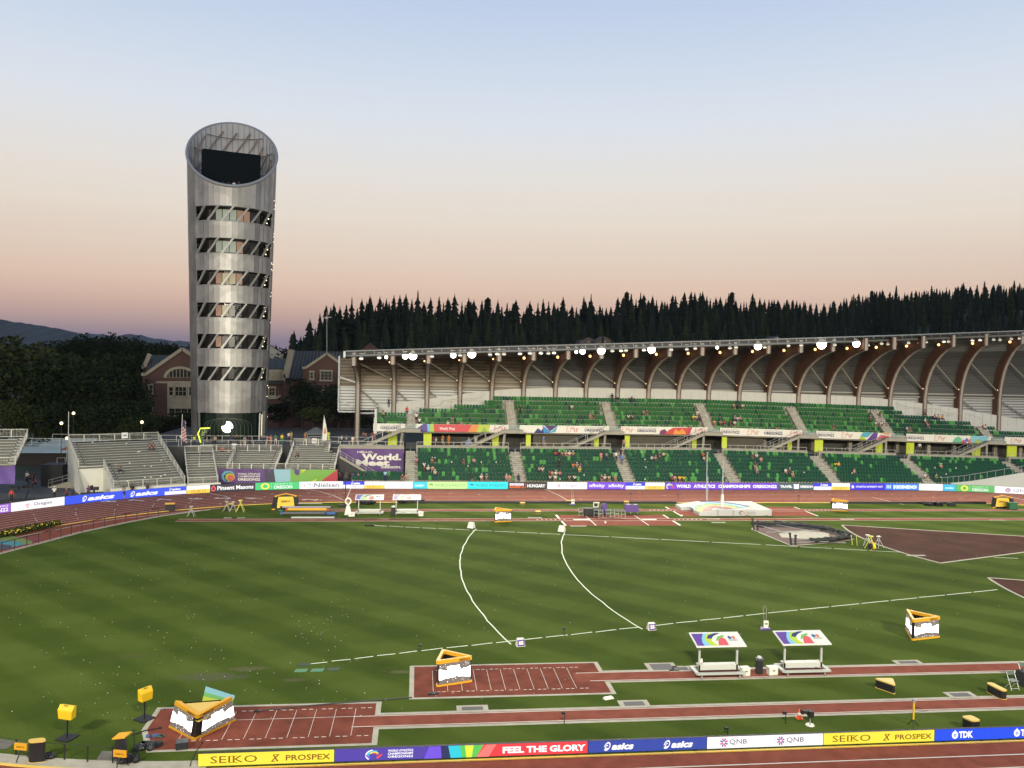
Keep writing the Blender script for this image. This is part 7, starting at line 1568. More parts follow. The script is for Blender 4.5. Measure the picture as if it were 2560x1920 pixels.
# ---- tents, crossbar pile, equipment at the far kerb
def cover_tent(label, px, py, w, h, rz, boards=True):
    P = G(px, py); t = thing('timing_tent', label, 'tent', P, rz); b = MB()
    b.add([(-w*.36, -.05, .15), (w*.36, -.05, .25), (w*.32, 0, h*.80), (-w*.32, 0, h*.80)], [(0, 1, 2, 3)]); b.add([(-w*.36, .9, .15), (w*.36, .9, .25), (w*.32, .9, h*.80), (-w*.32, .9, h*.80)], [(3, 2, 1, 0)]); b.build('yellow_sheet', mat('yellow_sheet', (.72, .48, .04, 1), .6), t)
    b = MB(); b.prism([(-w*.34, .0), (w*.34, .0), (w*.34, .9), (-w*.34, .9)], .1, h*.82); 
    for s in (-1, 1): b.bar((s*w*.5, -.1, .1), (s*w*.40, 0, h*.84), .28, .5)
    b.build('black_body', BLK, t); b = MB(); b.tube([(-w*.46, -.05, h*.84), (0, -.05, h), (w*.46, -.05, h*.84)], .08, 6)
    for s in (-1, 1): b.box((s*w*.5, -.1, .08), (.4, .5, .15)); b.box((s*w*.42, -.05, h*.84), (.3, .3, .14))
    b.build('yellow_trim', SEI, t); V, F = text2('SEIKO', -.55, h*.45, 1.1, .26, .02); b = MB(); b.add([(v[0], -.12, v[1]) for v in V], F); b.build('lettering', BRN, t); return t
cover_tent('yellow and black peaked cover at the far left of the infield', 714, 1273, 2.9, 1.95, .12); cover_tent('sagging yellow and black cover at the far right edge of the infield', 2506, 1270, 2.7, 1.75, -.15)
P = G(2530, 1273); t = simplebox('green_crate', 'dark green crate beside the sagging yellow cover', 'crate', P, (1.25, .7, .95), mat('dark_green_plastic', (.015, .11, .045, 1), .5))
rb_ = random.Random(2); base = G(712, 1290); pile = 'crossbars, poles and barriers stacked on the far left grass'
def lay(label, name, x0, x1, dy, z, r_, m, cat, endm=None):
    A = G(x0, 1280); C = G(x1, 1280); y = base.y+dy; w = C.x-A.x; t = thing(name, label, cat, ((A.x+C.x)/2, y, z)); b = MB(); b.tube([(-w/2, 0, 0), (w/2, 0, 0)], r_, 8); b.build('bar', m, t); b = MB()
    for s in (-1, 1): b.box((s*w/2, 0, 0), (.22, r_*2.3, r_*2.3))
    b.build('end_cap', endm or BLK, t); tag(t, None, None, pile); return t
lay('thick amber roll on the crossbar pile', 'padded_roll', 722, 822, 1.0, .62, .16, SEI, 'roll', mat('dull_red_cloth', (.32, .06, .035, 1), .8)); lay('pale grey bar lying in front of the crossbar pile', 'crossbar', 739, 847, -1.6, .12, .10, mat('pale_bar', (.40, .41, .37, 1), .5), 'crossbar'); lay('dark barred roll with red tip under the amber roll', 'padded_roll', 712, 818, .2, .30, .15, mat('dark_barrier', (.09, .09, .10, 1), .6), 'roll', mat('blue_tarp', (.03, .09, .24, 1), .6))
lay('white and purple barrier plank on top of the crossbar pile', 'barrier_plank', 705, 830, 2.0, .72, .10, mat('lilac_plank', (.30, .28, .36, 1), .6), 'plank'); lay('blue roll at the right end of the crossbar pile', 'padded_roll', 820, 846, .1, .28, .18, mat('blue_tarp', (.03, .09, .24, 1), .6), 'roll'); lay('thin rail at the back of the crossbar pile', 'barrier_plank', 741, 806, 3.2, .95, .04, GALV, 'plank'); lay('green roll at the left end of the crossbar pile', 'padded_roll', 700, 714, .8, .5, .12, mat('dark_green_plastic', (.015, .11, .045, 1), .5), 'roll')
P = G(863, 1266); t = thing('camera_mast', 'tall thin black camera mast in front of the small blue board', 'camera mast', P); b = MB(); b.bar((0, 0, 0), (0, 0, 3.6), .12); b.bar((-.3, 0, 0), (-.3, 0, 2.6), .04); b.build('mast', BLK, t); b = MB(); b.box((0, 0, 3.75), (.5, .35, .3)); b.box((-.25, 0, .1), (1.2, .6, .2)); b.build('head_and_foot', BLK, t)
def lump(name, label, cat, px, py, w, d, h, m, seed):
    P = G(px, py); rg = random.Random(seed); b = MB()
    for k in range(7): x = rg.uniform(-w*.4, w*.4); b.ball((x, rg.uniform(-d*.3, d*.3), h*.3), max(.08, rg.uniform(.25, .5)*h), 8, None, rg.uniform(.7, 1.1)); b.box((rg.uniform(-w*.4, w*.4), rg.uniform(-d*.3, d*.3), h*.3), (w*.2, d*.3, h*.5), rg.uniform(0, 3))
    o = tag(b.build(name, m), label, cat); o.location = P; return o
lump('covered_equipment', 'heap of equipment under black sheets by the far kerb at the right', 'equipment', 2348, 1264, 5.0, 1.2, .95, BLK, 1); lump('covered_equipment', 'low dark heap behind the right far shelter', 'equipment', 1028, 1257, 4.2, 1.0, .8, BLK, 2); lump('covered_equipment', 'tangle of camera cases behind the left far shelter', 'equipment', 916, 1260, 3.0, 1.0, .8, BLK, 3)
lump('camera_crane_base', 'small dark equipment heap at the end of the upper sector line', 'equipment', 925, 1315, 1.3, .4, .25, BLK, 4)
lump('electronics_pile', 'pile of black electronic gear on the left end of the widest pit', 'equipment', 368, 1872, 1.3, .8, .42, mat('dark_gear', (.02, .024, .026, 1), .5), 5); lump('blue_tarp_bundle', 'crumpled blue tarpaulin on the left end of the widest pit', 'tarpaulin', 382, 1843, .65, .3, .22, mat('blue_tarp', (.03, .09, .24, 1), .6), 6); lump('cable_bundle', 'grey-green cable bundle beside the blue tarpaulin', 'cables', 402, 1843, .6, .3, .18, mat('cable_green', (.04, .06, .045, 1), .7), 7)
lump('camera_gear', 'black camera gear heaped behind the pale kerb at the lower left', 'equipment', 325, 1905, .9, .6, .55, BLK, 8); lump('camera_gear', 'black cased gear next to the square black box at the lower left', 'equipment', 122, 1895, .5, .4, .4, BLK, 9)
P = G(455, 1870); t = simplebox('floor_monitor', 'black floor monitor on the pit below the widest display', 'monitor', P, (.55, .5, .35), mat('dark_gear', (.02, .024, .026, 1), .5), .2)
P = G(302, 1893); t = thing('yellow_hooded_rig', 'black gear rig under a slanted yellow hood at the lower left', 'equipment', P); b = MB(); b.add([(-.35, -.15, .95), (.2, -.15, .98), (.4, .25, 1.08), (-.15, .25, 1.05), (-.35, -.15, .90), (.2, -.15, .93), (.4, .25, 1.03), (-.15, .25, 1.0)], [(0, 1, 2, 3), (7, 6, 5, 4), (0, 4, 5, 1), (1, 5, 6, 2), (2, 6, 7, 3), (3, 7, 4, 0)]); b.build('hood', SEI, t); b = MB(); b.box((0, 0, .45), (.5, .35, .85), .1, None, .8); b.build('body', BLK, t)
P = G(335, 1895); t = thing('thin_mast', 'thin black mast rising from the gear at the lower left', 'mast', P); b = MB(); b.bar((0, 0, 0), (0, 0, 1.3), .03); b.bar((.28, -.2, 0), (.28, -.2, .8), .03); b.bar((-.1, 0, 1.3), (.05, 0, 1.3), .03); b.build('pole', BLK, t)
lump('small_tool', 'little blue and black tool bag by the kerb of the nearer pit', 'tool bag', 1083, 1737, .6, .3, .22, mat('dark_gear', (.02, .024, .026, 1), .5), 12)
# ---- mats let into the grass
for (px, py, c, lb) in [(752, 1677, (.07, .20, .10, 1), 'brighter green square mat below the start of the near line'), (793, 1676, (.07, .19, .11, 1), 'middle green square mat in the grass'), (833, 1674, (.02, .05, .02, 1), 'dark empty square hole right of the two green mats'), (760, 1662, (.02, .04, .02, 1), 'dark lid standing open behind the first green mat')]:
    P = G(px, py); b = MB(); b.prism([(-.38, -.22), (.34, -.22), (.42, .22), (-.30, .22)], .004, .035); b.box((0, 0, .037), (.05, .3, .004)); o = tag(b.build('ground_mat', mat('mat_%d' % int(c[1]*1000), c, .7)), lb, 'mat'); o.location = P
# ---- black fence round the left bend
t = thing('bend_fence', 'thin black rail fence along the inside of the left bend', 'fence', (-35, 90, 0)); path = [(-39.9, 74), (-38.35, 80.7), (-36.65, 85.4), (-34.85, 90.6), (-32.05, 95.9), (-29.35, 99.9), (-28.2, 101.3)]
b = MB()
def along(path, d):
    out = []; acc = 0; nxt = 0
    for p, q in zip(path, path[1:]):
        L_ = math.dist(p, q)
        while nxt <= acc+L_: f = (nxt-acc)/L_; out.append((p[0]+(q[0]-p[0])*f, p[1]+(q[1]-p[1])*f)); nxt += d
        acc += L_
    return out
for (x, y) in along(path, 1.45): b.bar((x+35, y-90, 0), (x+35, y-90, 1.0), .06)
b.build('posts', BLK, t); b = MB(); b.tube([(x+35, y-90, 1.0) for x, y in path], .035, 5); b.build('top_rail', BLK, t)
t = thing('corner_fence', 'thin black wire fence on posts at the lower left corner', 'fence', (-17, 39.6, 0)); b = MB(); pts = [G(-60, 1873), G(40, 1888), G(100, 1895), G(161, 1900), G(219, 1905), G(282, 1908)]
for p in pts: b.bar((p.x+17, p.y-39.6, 0), (p.x+17, p.y-39.6, .75), .05)
b.build('posts', BLK, t); b = MB(); b.tube([(p.x+17, p.y-39.6, .74) for p in pts], .014, 4); b.build('wire', BLK, t)
P = G(425, 1277); t = simplebox('black_box', 'black box with yellow rim at the end of the bend fence', 'box', P, (1.1, .6, .95), BLK, .2, SEI)
# ---- cables
def cable(label, pts, r_=.03, z=.04): 
    P = [G(*p) for p in pts]; b = MB(); b.tube([(p.x, p.y, z) for p in P], r_, 5); b.box((P[0].x, P[0].y, z), (r_*4, r_*4, r_*3)); tag(b.build('cable', BLK), label, 'cable')
cable('black cable running along the edge of the widest pit', [(640, 1780), (690, 1774), (760, 1767), (840, 1760), (930, 1753), (1030, 1745)], .045); cable('black cable trailing from the widest display towards the gear', [(400, 1822), (360, 1829), (330, 1840)]); cable('black cable looping below the pit towards the near kerb', [(505, 1858), (490, 1880), (478, 1905), (475, 1918)], .02)
b = MB(); n = 60; P = []
for (p, q) in (((1120, 1262), (1545, 1262)),): pass
kb = MB()
for (xa, xb) in ((1035, 1700), (2090, 2335), (2360, 2480)):
    A = G(xa, 1263); C = G(xb, 1263); kb.box(((A.x+C.x)/2, YC+RI-.55, .12), (C.x-A.x, .30, .24)); kb.box(((A.x+C.x)/2, YC+RI-.55, .27), (C.x-A.x, .12, .05))
tag(kb.build('camera_rail', BLK), 'long low black camera rail lying inside the far kerb', 'camera rail')
# ---- flower bed
fbp = [(-41.7, 87.6), (-41.9, 89.5), (-40.6, 92.2), (-39.0, 94.6), (-38.3, 94.3), (-38.9, 92.2), (-40.2, 89.0)]
b = MB(); rf = random.Random(6); fy = MB()
for i in range(1500):
    f = rf.random(); s_ = f*5.999; k = int(s_) % 3
    a = (fbp[0], fbp[1], fbp[2], fbp[3]); c = (fbp[0], fbp[6], fbp[5], fbp[4]); u = rf.random()*2.999; j = int(u); v = u-j
    p = (a[j][0]*(1-v)+a[j+1][0]*v, a[j][1]*(1-v)+a[j+1][1]*v); q = (c[j][0]*(1-v)+c[j+1][0]*v, c[j][1]*(1-v)+c[j+1][1]*v); w = rf.random(); x, y = p[0]*(1-w)+q[0]*w, p[1]*(1-w)+q[1]*w; z = rf.uniform(.05, .55)
    fl_ = z > .3 and w > .45 and rf.random() < .30; r_ = .09 if not fl_ else .07; a0 = rf.uniform(0, 6)
    b.add([(x+r_*math.cos(a0+t__*1.57), y+r_*math.sin(a0+t__*1.57), z+(r_ if t__ % 2 else -r_)) for t__ in range(4)], [(0, 1, 2, 3)], mat('flower_yellow', (.70, .52, .04, 1), .6) if fl_ else LM[1])
tag(b.build('flower_bed'), 'low green flower bed with yellow blooms inside the left bend', 'flower bed', kind='stuff')
# ---- flags, tents and sign on the plaza
t = thing('flag', 'striped national flag hanging limp on a white pole beside the tower', 'flag', (-36.75, 134, PLZ)); b = MB(); b.tube([(0, 0, 0), (.12, 0, 4.9)], .045, 6); b.build('pole', COOL, t)
b = MB(); n = 14
for i in range(n):
    z0, z1 = 4.3-i*.25, 4.3-(i+1)*.25
    for j in range(4):
        x0, x1 = .12+j*.13*(1+i*.03), .12+(j+1)*.13*(1+i*.03); y0, y1 = .10*math.sin(j*2.2+i*.4), .10*math.sin((j+1)*2.2+i*.4)
        m_ = mat('flag_navy', (.02, .03, .10, 1), .8) if i < 5 and j < 3 else (mat('flag_red', (.35, .03, .04, 1), .8) if (i+j) % 2 else mat('flag_white', (.55, .52, .5, 1), .8)); b.quad((x0, y0, z1-j*.12), (x1, y1, z1-(j+1)*.12), (x1, y1, z0-(j+1)*.12), (x0, y0, z0-j*.12), m_)
b.build('cloth', None, t)
t = thing('feather_banner', 'tall white feather banner with orange print on the plaza by the canopy tent', 'banner', (-15.0, 133.6, PLZ)); b = MB(); b.tube([(0, 0, 0), (.15, 0, 3.5), (.3, 0, 5.1)], .035, 6); b.build('pole', GALV, t); b = MB(); b.add([(-.05, 0, 1.0), (.75, 0, 1.0), (.85, 0, 2.2), (.6, 0, 3.6), (.3, 0, 5.0), (.2, 0, 4.0)], [(0, 1, 2, 3, 4, 5)]); b.add([(.25, -.02, 2.0), (.7, -.02, 2.2), (.5, -.02, 3.2), (.35, -.02, 2.8)], [(0, 1, 2, 3)], mat('orange_print', (.5, .16, .08, 1), .7)); b.ms[0:0] = []; b.build('sail', None, t)
for o_ in kids(t):
    if o_.name.startswith('sail'):
        o_.data.materials.clear(); o_.data.materials.append(COOL); o_.data.materials.append(MATS['orange_print']); o_.data.polygons[1].material_index = 1; o_.data.polygons[0].material_index = 0
t = thing('canopy_tent', 'grey peaked canopy tent on the plaza in front of the dark trees', 'tent', (-17.4, 146, PLZ)); b = MB(); b.add([(-1.7, -1.7, 1.25), (1.7, -1.7, 1.25), (1.7, 1.7, 1.25), (-1.7, 1.7, 1.25), (0, 0, 2.2), (-1.7, -1.7, .95), (1.7, -1.7, .95)], [(0, 1, 4), (1, 2, 4), (2, 3, 4), (3, 0, 4), (5, 6, 1, 0)]); b.build('canopy', mat('grey_canvas', (.10, .105, .10, 1), .7), t); b = MB()
for x in (-1.65, 1.65): b.bar((x, -1.65, 0), (x, -1.65, 1.25), .06); b.bar((x, 1.65, 0), (x, 1.65, 1.25), .06)
b.build('legs', GALV, t)
t = thing('neon_sign', 'bright lime angular sign frame with looping letters left of the lit round screen', 'sign', (-34.6, 138.5, PLZ)); b = MB(); LG = glow('lime_glow', (.80, 1.0, .10, 1), 1.0)
def SG(px, py): p = W(px, py, 138.5); return (p.x+34.6, 0, p.z-PLZ)
b.tube([SG(503, 1111), SG(495, 1084), SG(501, 1071), SG(525, 1070)], .10, 4); b.build('bent_tube', LG, t); b = MB(); b.add([SG(500, 1105), SG(497, 1085), SG(503, 1073), SG(524, 1072), SG(508, 1103)], [(0, 1, 2, 3, 4)]); b.v = [(v[0], .08, v[2]) for v in b.v]; b.build('backing', BLK, t)
b = MB()
for cx2, cy2, r_ in ((509, 1077, 4), (506, 1085, 3.2), (509, 1085, 3), (505, 1092, 3.5), (514, 1078, 3)): b.tube([SG(cx2+r_*math.cos(a/2), cy2+r_*math.sin(a/2)) for a in range(12)], .03, 4)
b.build('loops', mat('pale_lime', (.25, .35, .08, 1), .6, emit=.35, ec=(.6, .8, .3, 1)), t)
b = MB(); b.box((.0, .0, 0), (4, .3, 1.9)); 
t = thing('column_lamp', 'slim column with warm lit strip right of the tower base', 'column', (-26.6, 143.5, PLZ)); b = MB(); b.bar((0, 0, 0), (.1, 0, 4.6), .22); b.build('post', STEEL, t); b = MB(); b.bar((.35, 0, .8), (.42, 0, 4.4), .10); b.build('lit_strip', mat('warm_strip', (.5, .4, .2, 1), .5, emit=1.0, ec=(1, .75, .4, 1)), t)
# ================================================================ PEOPLE
def skin_mesh(name, V, E, Rr, sub=1, root=0):
    me = bpy.data.meshes.new(name); me.from_pydata([tuple(v) for v in V], E, []); o = bpy.data.objects.new(name, me); col.objects.link(o)
    m = o.modifiers.new('skin', 'SKIN'); m.use_smooth_shade = True
    for i, r_ in enumerate(Rr): me.skin_vertices[0].data[i].radius = (r_, r_*(.8 if i in (1, 2, 3) else 1)); 
    me.skin_vertices[0].data[root].use_root = True
    if sub: s = o.modifiers.new('sub', 'SUBSURF'); s.levels = sub; s.render_levels = sub
    dg = bpy.context.evaluated_depsgraph_get(); dg.update(); out = bpy.data.meshes.new_from_object(o.evaluated_get(dg)); bpy.data.objects.remove(o); out.name = name; out.materials.clear(); return out
def pose_def(kind):
    # joints: pelvis, waist, chest, neck, head, topofhead ; arms; legs   (figure faces -y)
    J = {}
    if kind.startswith('sit'):
        zp = .48; lean = .10 if kind == 'sit' else .28
        J['pel'] = (0, 0, zp); J['wst'] = (0, -.02-lean*.2, zp+.20); J['chs'] = (0, -.04-lean*.6, zp+.42); J['nck'] = (0, -.05-lean, zp+.56); J['hd'] = (0, -.08-lean*1.1, zp+.68); J['top'] = (0, -.07-lean*1.1, zp+.80)
        for s, n in ((-1, 'l'), (1, 'r')):
            w = 1.9 if kind == 'sit_wide' else 1
            J['hip'+n] = (s*.10, -.02, zp); J['kne'+n] = (s*.14*w, -.45, zp+.03); J['ank'+n] = (s*.13*w, -.48, .09); J['toe'+n] = (s*.14*w, -.64, .04)
            J['sh'+n] = (s*.19, J['chs'][1], zp+.48); J['elb'+n] = (s*.24, J['chs'][1]-.06, zp+.24); J['wr'+n] = (s*.12, -.36, zp+.14)
    else:
        zp = .92; dy = 0
        J['pel'] = (0, 0, zp); J['wst'] = (0, 0, 1.10); J['chs'] = (0, -.01, 1.32); J['nck'] = (0, -.01, 1.48); J['hd'] = (0, -.03, 1.60); J['top'] = (0, -.02, 1.71)
        st = .28 if kind == 'walk' else .03
        for s, n in ((-1, 'l'), (1, 'r')):
            J['hip'+n] = (s*.10, 0, .90); J['kne'+n] = (s*.11, -s*st*.5-.03, .50); J['ank'+n] = (s*.11, -s*st+.04, .09); J['toe'+n] = (s*.13, -s*st-.14, .04)
            J['sh'+n] = (s*.19, 0, 1.42); 
            if kind == 'shoot': J['elb'+n] = (s*.24, -.16, 1.25); J['wr'+n] = (s*.08, -.27, 1.50)
            elif kind == 'fold': J['elb'+n] = (s*.26, -.02, 1.15); J['wr'+n] = (s*.04, -.20, 1.18)
            else: J['elb'+n] = (s*.26, .02+s*st*.3, 1.14); J['wr'+n] = (s*.25, -.06+s*st*.8, .90)
    return J
def chain(J, names, rad):
    V = []; E = []; Rr = []; idx = {}
    for ch in names:
        for i, n in enumerate(ch):
            if n not in idx: idx[n] = len(V); V.append(J[n]); Rr.append(rad[n] if n in rad else rad[n[:-1]])
            if i: E.append((idx[ch[i-1]], idx[n]))
    return V, E, Rr
PM = {}
RB_ = dict(pel=.125, wst=.11, chs=.135, nck=.055, hd=.095, top=.06, hip=.085, kne=.058, ank=.042, toe=.032, sh=.062, elb=.042, wr=.03, palm=.034, f=.011)
for kind in ('stand', 'walk', 'shoot', 'fold', 'sit', 'sit_lean', 'sit_wide'):
    J = pose_def(kind)
    for n in 'lr':
        w = Vector(J['wr'+n]); e = Vector(J['elb'+n]); d = (w-e).normalized(); J['palm'+n] = tuple(w+d*.07)
        sd = d.cross(Vector((0, 1, 0.3))).normalized()
        for k in range(4): J['fa%d' % k+n] = tuple(w+d*.10+sd*(.022*(k-1.5))); J['fb%d' % k+n] = tuple(w+d*(.155-.012*abs(k-1.5))+sd*(.024*(k-1.5))+Vector((0, -.02, 0)))
        J['th'+n] = tuple(w+d*.06+sd*.045)
    rad = dict(RB_)
    names = [['pel', 'wst', 'chs', 'nck', 'hd', 'top']]
    for n in 'lr':
        names += [['chs', 'sh'+n, 'elb'+n, 'wr'+n, 'palm'+n], ['pel', 'hip'+n, 'kne'+n, 'ank'+n, 'toe'+n], ['palm'+n, 'th'+n]]; rad['th'+n] = .012
        for k in range(4): names.append(['palm'+n, 'fa%d' % k+n, 'fb%d' % k+n]); rad['fa%d' % k+n] = .011; rad['fb%d' % k+n] = .008
    V, E, Rr = chain(J, names, rad); body = skin_mesh('person_body', V, E, Rr)
    hdv = Vector(J['hd']); fb2 = MB(); fb2.ball((hdv.x, hdv.y-.095, hdv.z), .018, 6)
    J2 = dict(J); J2['slv'+'l'] = tuple(Vector(J['shl']).lerp(Vector(J['elbl']), .7)); J2['slvr'] = tuple(Vector(J['shr']).lerp(Vector(J['elbr']), .7)); J2['col'] = tuple(Vector(J['chs']).lerp(Vector(J['nck']), .55))
    rs = dict(pel=.143, wst=.135, chs=.158, sh=.078, slv=.062, col=.10)
    V, E, Rr = chain(J2, [['pel', 'wst', 'chs', 'col'], ['chs', 'shl', 'slvl'], ['chs', 'shr', 'slvr']], rs); shirt = skin_mesh('shirt', V, E, Rr)
    rt_ = dict(pel=.14, hip=.10, kne=.076, ank=.058); J2['cufl'] = tuple(Vector(J['knel']).lerp(Vector(J['ankl']), .88)); J2['cufr'] = tuple(Vector(J['kner']).lerp(Vector(J['ankr']), .88)); rt_['cuf'] = .06
    V, E, Rr = chain(J2, [['pel', 'hipl', 'knel', 'cufl'], ['pel', 'hipr', 'kner', 'cufr']], rt_); trs = skin_mesh('trousers', V, E, Rr)
    J2['shol'] = tuple(Vector(J['knel']).lerp(Vector(J['ankl']), .05)); J2['shor'] = tuple(Vector(J['kner']).lerp(Vector(J['ankr']), .05))
    V, E, Rr = chain({**J2, 'sko'+'l': J2['shol'], 'skor': J2['shor']}, [['pel', 'hipl', 'skol'], ['pel', 'hipr', 'skor']], {**rt_, 'sko': .085}); sho = skin_mesh('shorts', V, E, Rr)
    hb = MB(); hb.ball((hdv.x, hdv.y+.025, hdv.z+.045), .112, 10, None, .95); hb.box((hdv.x, hdv.y+.075, hdv.z-.02), (.15, .07, .12)); hair = hb.mesh('hair', None, True)
    cb_ = MB(); cb_.ball((hdv.x, hdv.y+.01, hdv.z+.06), .118, 10, None, .8); cb_.box((hdv.x, hdv.y-.13, hdv.z+.05), (.15, .12, .02)); cap = cb_.mesh('cap', None, True)
    PM[kind] = dict(body=body, shirt=shirt, trousers=trs, shorts=sho, hair=hair, cap=cap)
COLS = dict(white=(.62, .60, .54), black=(.012, .012, .014), dark=(.03, .03, .04), red=(.50, .04, .03), yellow=(.70, .52, .02), blue=(.10, .20, .48), navy=(.02, .03, .10), grey=(.20, .20, .20), green=(.03, .20, .07), orange=(.60, .22, .03), pink=(.50, .22, .20), maroon=(.12, .02, .05), lime=(.50, .65, .05), tan=(.35, .25, .16), purple=(.10, .04, .16), cream=(.5, .45, .3), lightblue=(.30, .48, .62))
SKIN = [mat('skin_light', (.45, .26, .18, 1), .6), mat('skin_tan', (.30, .16, .10, 1), .6), mat('skin_brown', (.12, .06, .04, 1), .6)]; HAIR = [mat('hair_dark', (.02, .013, .01, 1), .7), mat('hair_brown', (.07, .04, .02, 1), .7), mat('hair_fair', (.28, .19, .10, 1), .7)]
_pc = {}
def pmesh(kind, part, m):
    k = (kind, part, m.name)
    if k not in _pc: me = PM[kind][part].copy(); me.materials.append(m); _pc[k] = me
    return _pc[k]
rp_ = random.Random(12); people = []
def person(kind, P, rz, top, bottom, label, cap=None, shorts=False, group=None):
    t = thing('person', label, 'person', P, rz, group); parts = [('body', rp_.choice(SKIN)), ('shirt', mat('cloth_'+top, (*COLS[top], 1), .85)), ('shorts' if shorts else 'trousers', mat('cloth_'+bottom, (*COLS[bottom], 1), .85))]
    parts.append(('cap', mat('cloth_'+cap, (*COLS[cap], 1), .8)) if cap else ('hair', rp_.choice(HAIR)))
    for pn, m in parts: o = bpy.data.objects.new(pn, pmesh(kind, pn, m)); col.objects.link(o); o.parent = t
    people.append(t); return t
ORD = ['first', 'second', 'third', 'fourth', 'fifth', 'sixth', 'seventh', 'eighth', 'ninth']
def blk(X): 
    for i, (a, c) in enumerate(LA):
        if X < a: return i
    return 7
def seat_people(tier, lst):
    for it in lst:
        px, py, top = it[0], it[1], it[2]; kind = it[3] if len(it) > 3 else 'sit'; best = None
        for k in range(8 if tier == 'lower' else 7):
            y = (LO_Y0+LO_T*k if tier == 'lower' else UP_Y0+UP_T*k)+.42; X = W(px, py, y).x; zf = lo_floor(k, X) if tier == 'lower' else up_floor(k, X)
            q = proj((X, y, zf+(.95 if kind.startswith('sit') else 1.15))); e = abs(q[1]-py)
            if best is None or e < best[0]: best = (e, k, X, y, zf)
        _, k, X, y, zf = best; st = kind.startswith('sit')
        bot = rp_.choice(('dark', 'navy', 'tan', 'grey', 'black')); b_ = blk(X)
        pose = 'seated' if st else 'standing'
        lb = 'person in %s top %s, %s %s block from left, %s row' % (top, pose, ORD[max(0, b_-1) if tier == 'lower' else b_], tier, ORD[k])
        person(kind, (X, y-(.05 if st else .1), zf), rp_.uniform(-.3, .3), top, bot, lb, rp_.choice((None, None, 'white', 'dark')) if st else None, rp_.random() < .5, 'spectators in the grandstand')
seat_people('upper', [(1120, 1050, 'white'), (1131, 1050, 'tan'), (1143, 1051, 'dark'), (1154, 1051, 'grey'), (1041, 1044, 'white', 'stand'), (1049, 1046, 'white', 'stand'), (1530, 990, 'black', 'stand'), (1543, 996, 'black'), (1577, 996, 'black', 'sit_lean'),
 (1429, 1016, 'white'), (1301, 1020, 'black', 'stand'), (1475, 1040, 'tan'), (1484, 1040, 'black'), (1608, 1028, 'grey'), (1617, 1028, 'black'), (1571, 1041, 'white'), (1581, 1041, 'tan'), (1733, 1046, 'yellow'), (1743, 1032, 'white'), (1740, 1046, 'white'), (1748, 1046, 'black'),
 (1833, 1012, 'tan'), (1843, 1011, 'black'), (1856, 1012, 'white'), (1785, 1056, 'orange'), (1802, 1057, 'tan'), (1810, 1057, 'red'), (1825, 1058, 'black'), (1836, 1059, 'white'), (1836, 1045, 'grey'), (1843, 1044, 'white'), (1850, 1045, 'pink'),
 (2175, 1041, 'black'), (2197, 1038, 'dark'), (2189, 1053, 'white'), (2202, 1051, 'white'), (2213, 1052, 'grey'), (2083, 1067, 'maroon'), (2266, 1064, 'lightblue'), (2274, 1065, 'black'), (2311, 1033, 'black'), (2311, 1054, 'white'), (2319, 1056, 'pink'), (2335, 1044, 'pink'), (2344, 1044, 'tan'), (2354, 1045, 'orange'), (2455, 1060, 'red'), (2462, 1060, 'white'), (1943, 1065, 'tan')])
seat_people('lower', [(1042, 1144, 'pink'), (1080, 1144, 'tan'), (1088, 1145, 'black'), (1060, 1155, 'white'), (1159, 1146, 'dark'), (1185, 1144, 'pink'), (1061, 1173, 'black'), (1070, 1173, 'white'), (1081, 1173, 'tan'), (1088, 1174, 'cream'), (1006, 1192, 'black'), (1016, 1193, 'tan'), (963, 1194, 'lightblue', 'stand'), (1180, 1194, 'black'), (1203, 1197, 'white'), (1216, 1193, 'tan'), (1266, 1187, 'pink'), (1274, 1186, 'pink'),
 (1389, 1129, 'red'), (1397, 1130, 'black'), (1405, 1130, 'tan'), (1414, 1130, 'pink'), (1423, 1131, 'white'), (1432, 1131, 'tan'), (1502, 1138, 'pink', 'stand'), (1516, 1142, 'grey', 'stand'), (1398, 1156, 'black', 'stand'), (1348, 1166, 'tan'), (1356, 1166, 'white'), (1433, 1157, 'orange'), (1442, 1156, 'tan'), (1451, 1157, 'purple'), (1448, 1173, 'yellow', 'sit_lean'),
 (1649, 1130, 'navy'), (1659, 1132, 'cream'), (1629, 1141, 'lightblue'), (1638, 1142, 'tan'), (1757, 1130, 'red'), (1759, 1142, 'cream'), (1770, 1137, 'green'), (1880, 1135, 'navy'), (1891, 1140, 'white'), (1902, 1144, 'pink'), (1888, 1156, 'dark', 'stand'), (1892, 1172, 'grey'),
 (1372, 1184, 'black'), (1380, 1184, 'tan'), (1389, 1184, 'white'), (1399, 1185, 'pink'), (1375, 1199, 'cream'), (1388, 1199, 'white'), (1423, 1199, 'tan'), (1436, 1200, 'white'), (1504, 1186, 'black'), (1512, 1186, 'white'), (1522, 1186, 'cream'), (1678, 1199, 'maroon'), (1686, 1199, 'pink'), (1699, 1199, 'yellow'), (1709, 1198, 'yellow'), (1537, 1199, 'tan'),
 (1963, 1170, 'white'), (1973, 1171, 'black'), (1981, 1180, 'tan'), (2087, 1162, 'yellow'), (2095, 1162, 'yellow'), (2134, 1174, 'pink'), (2351, 1161, 'pink'), (2312, 1187, 'white'), (2339, 1186, 'green')])
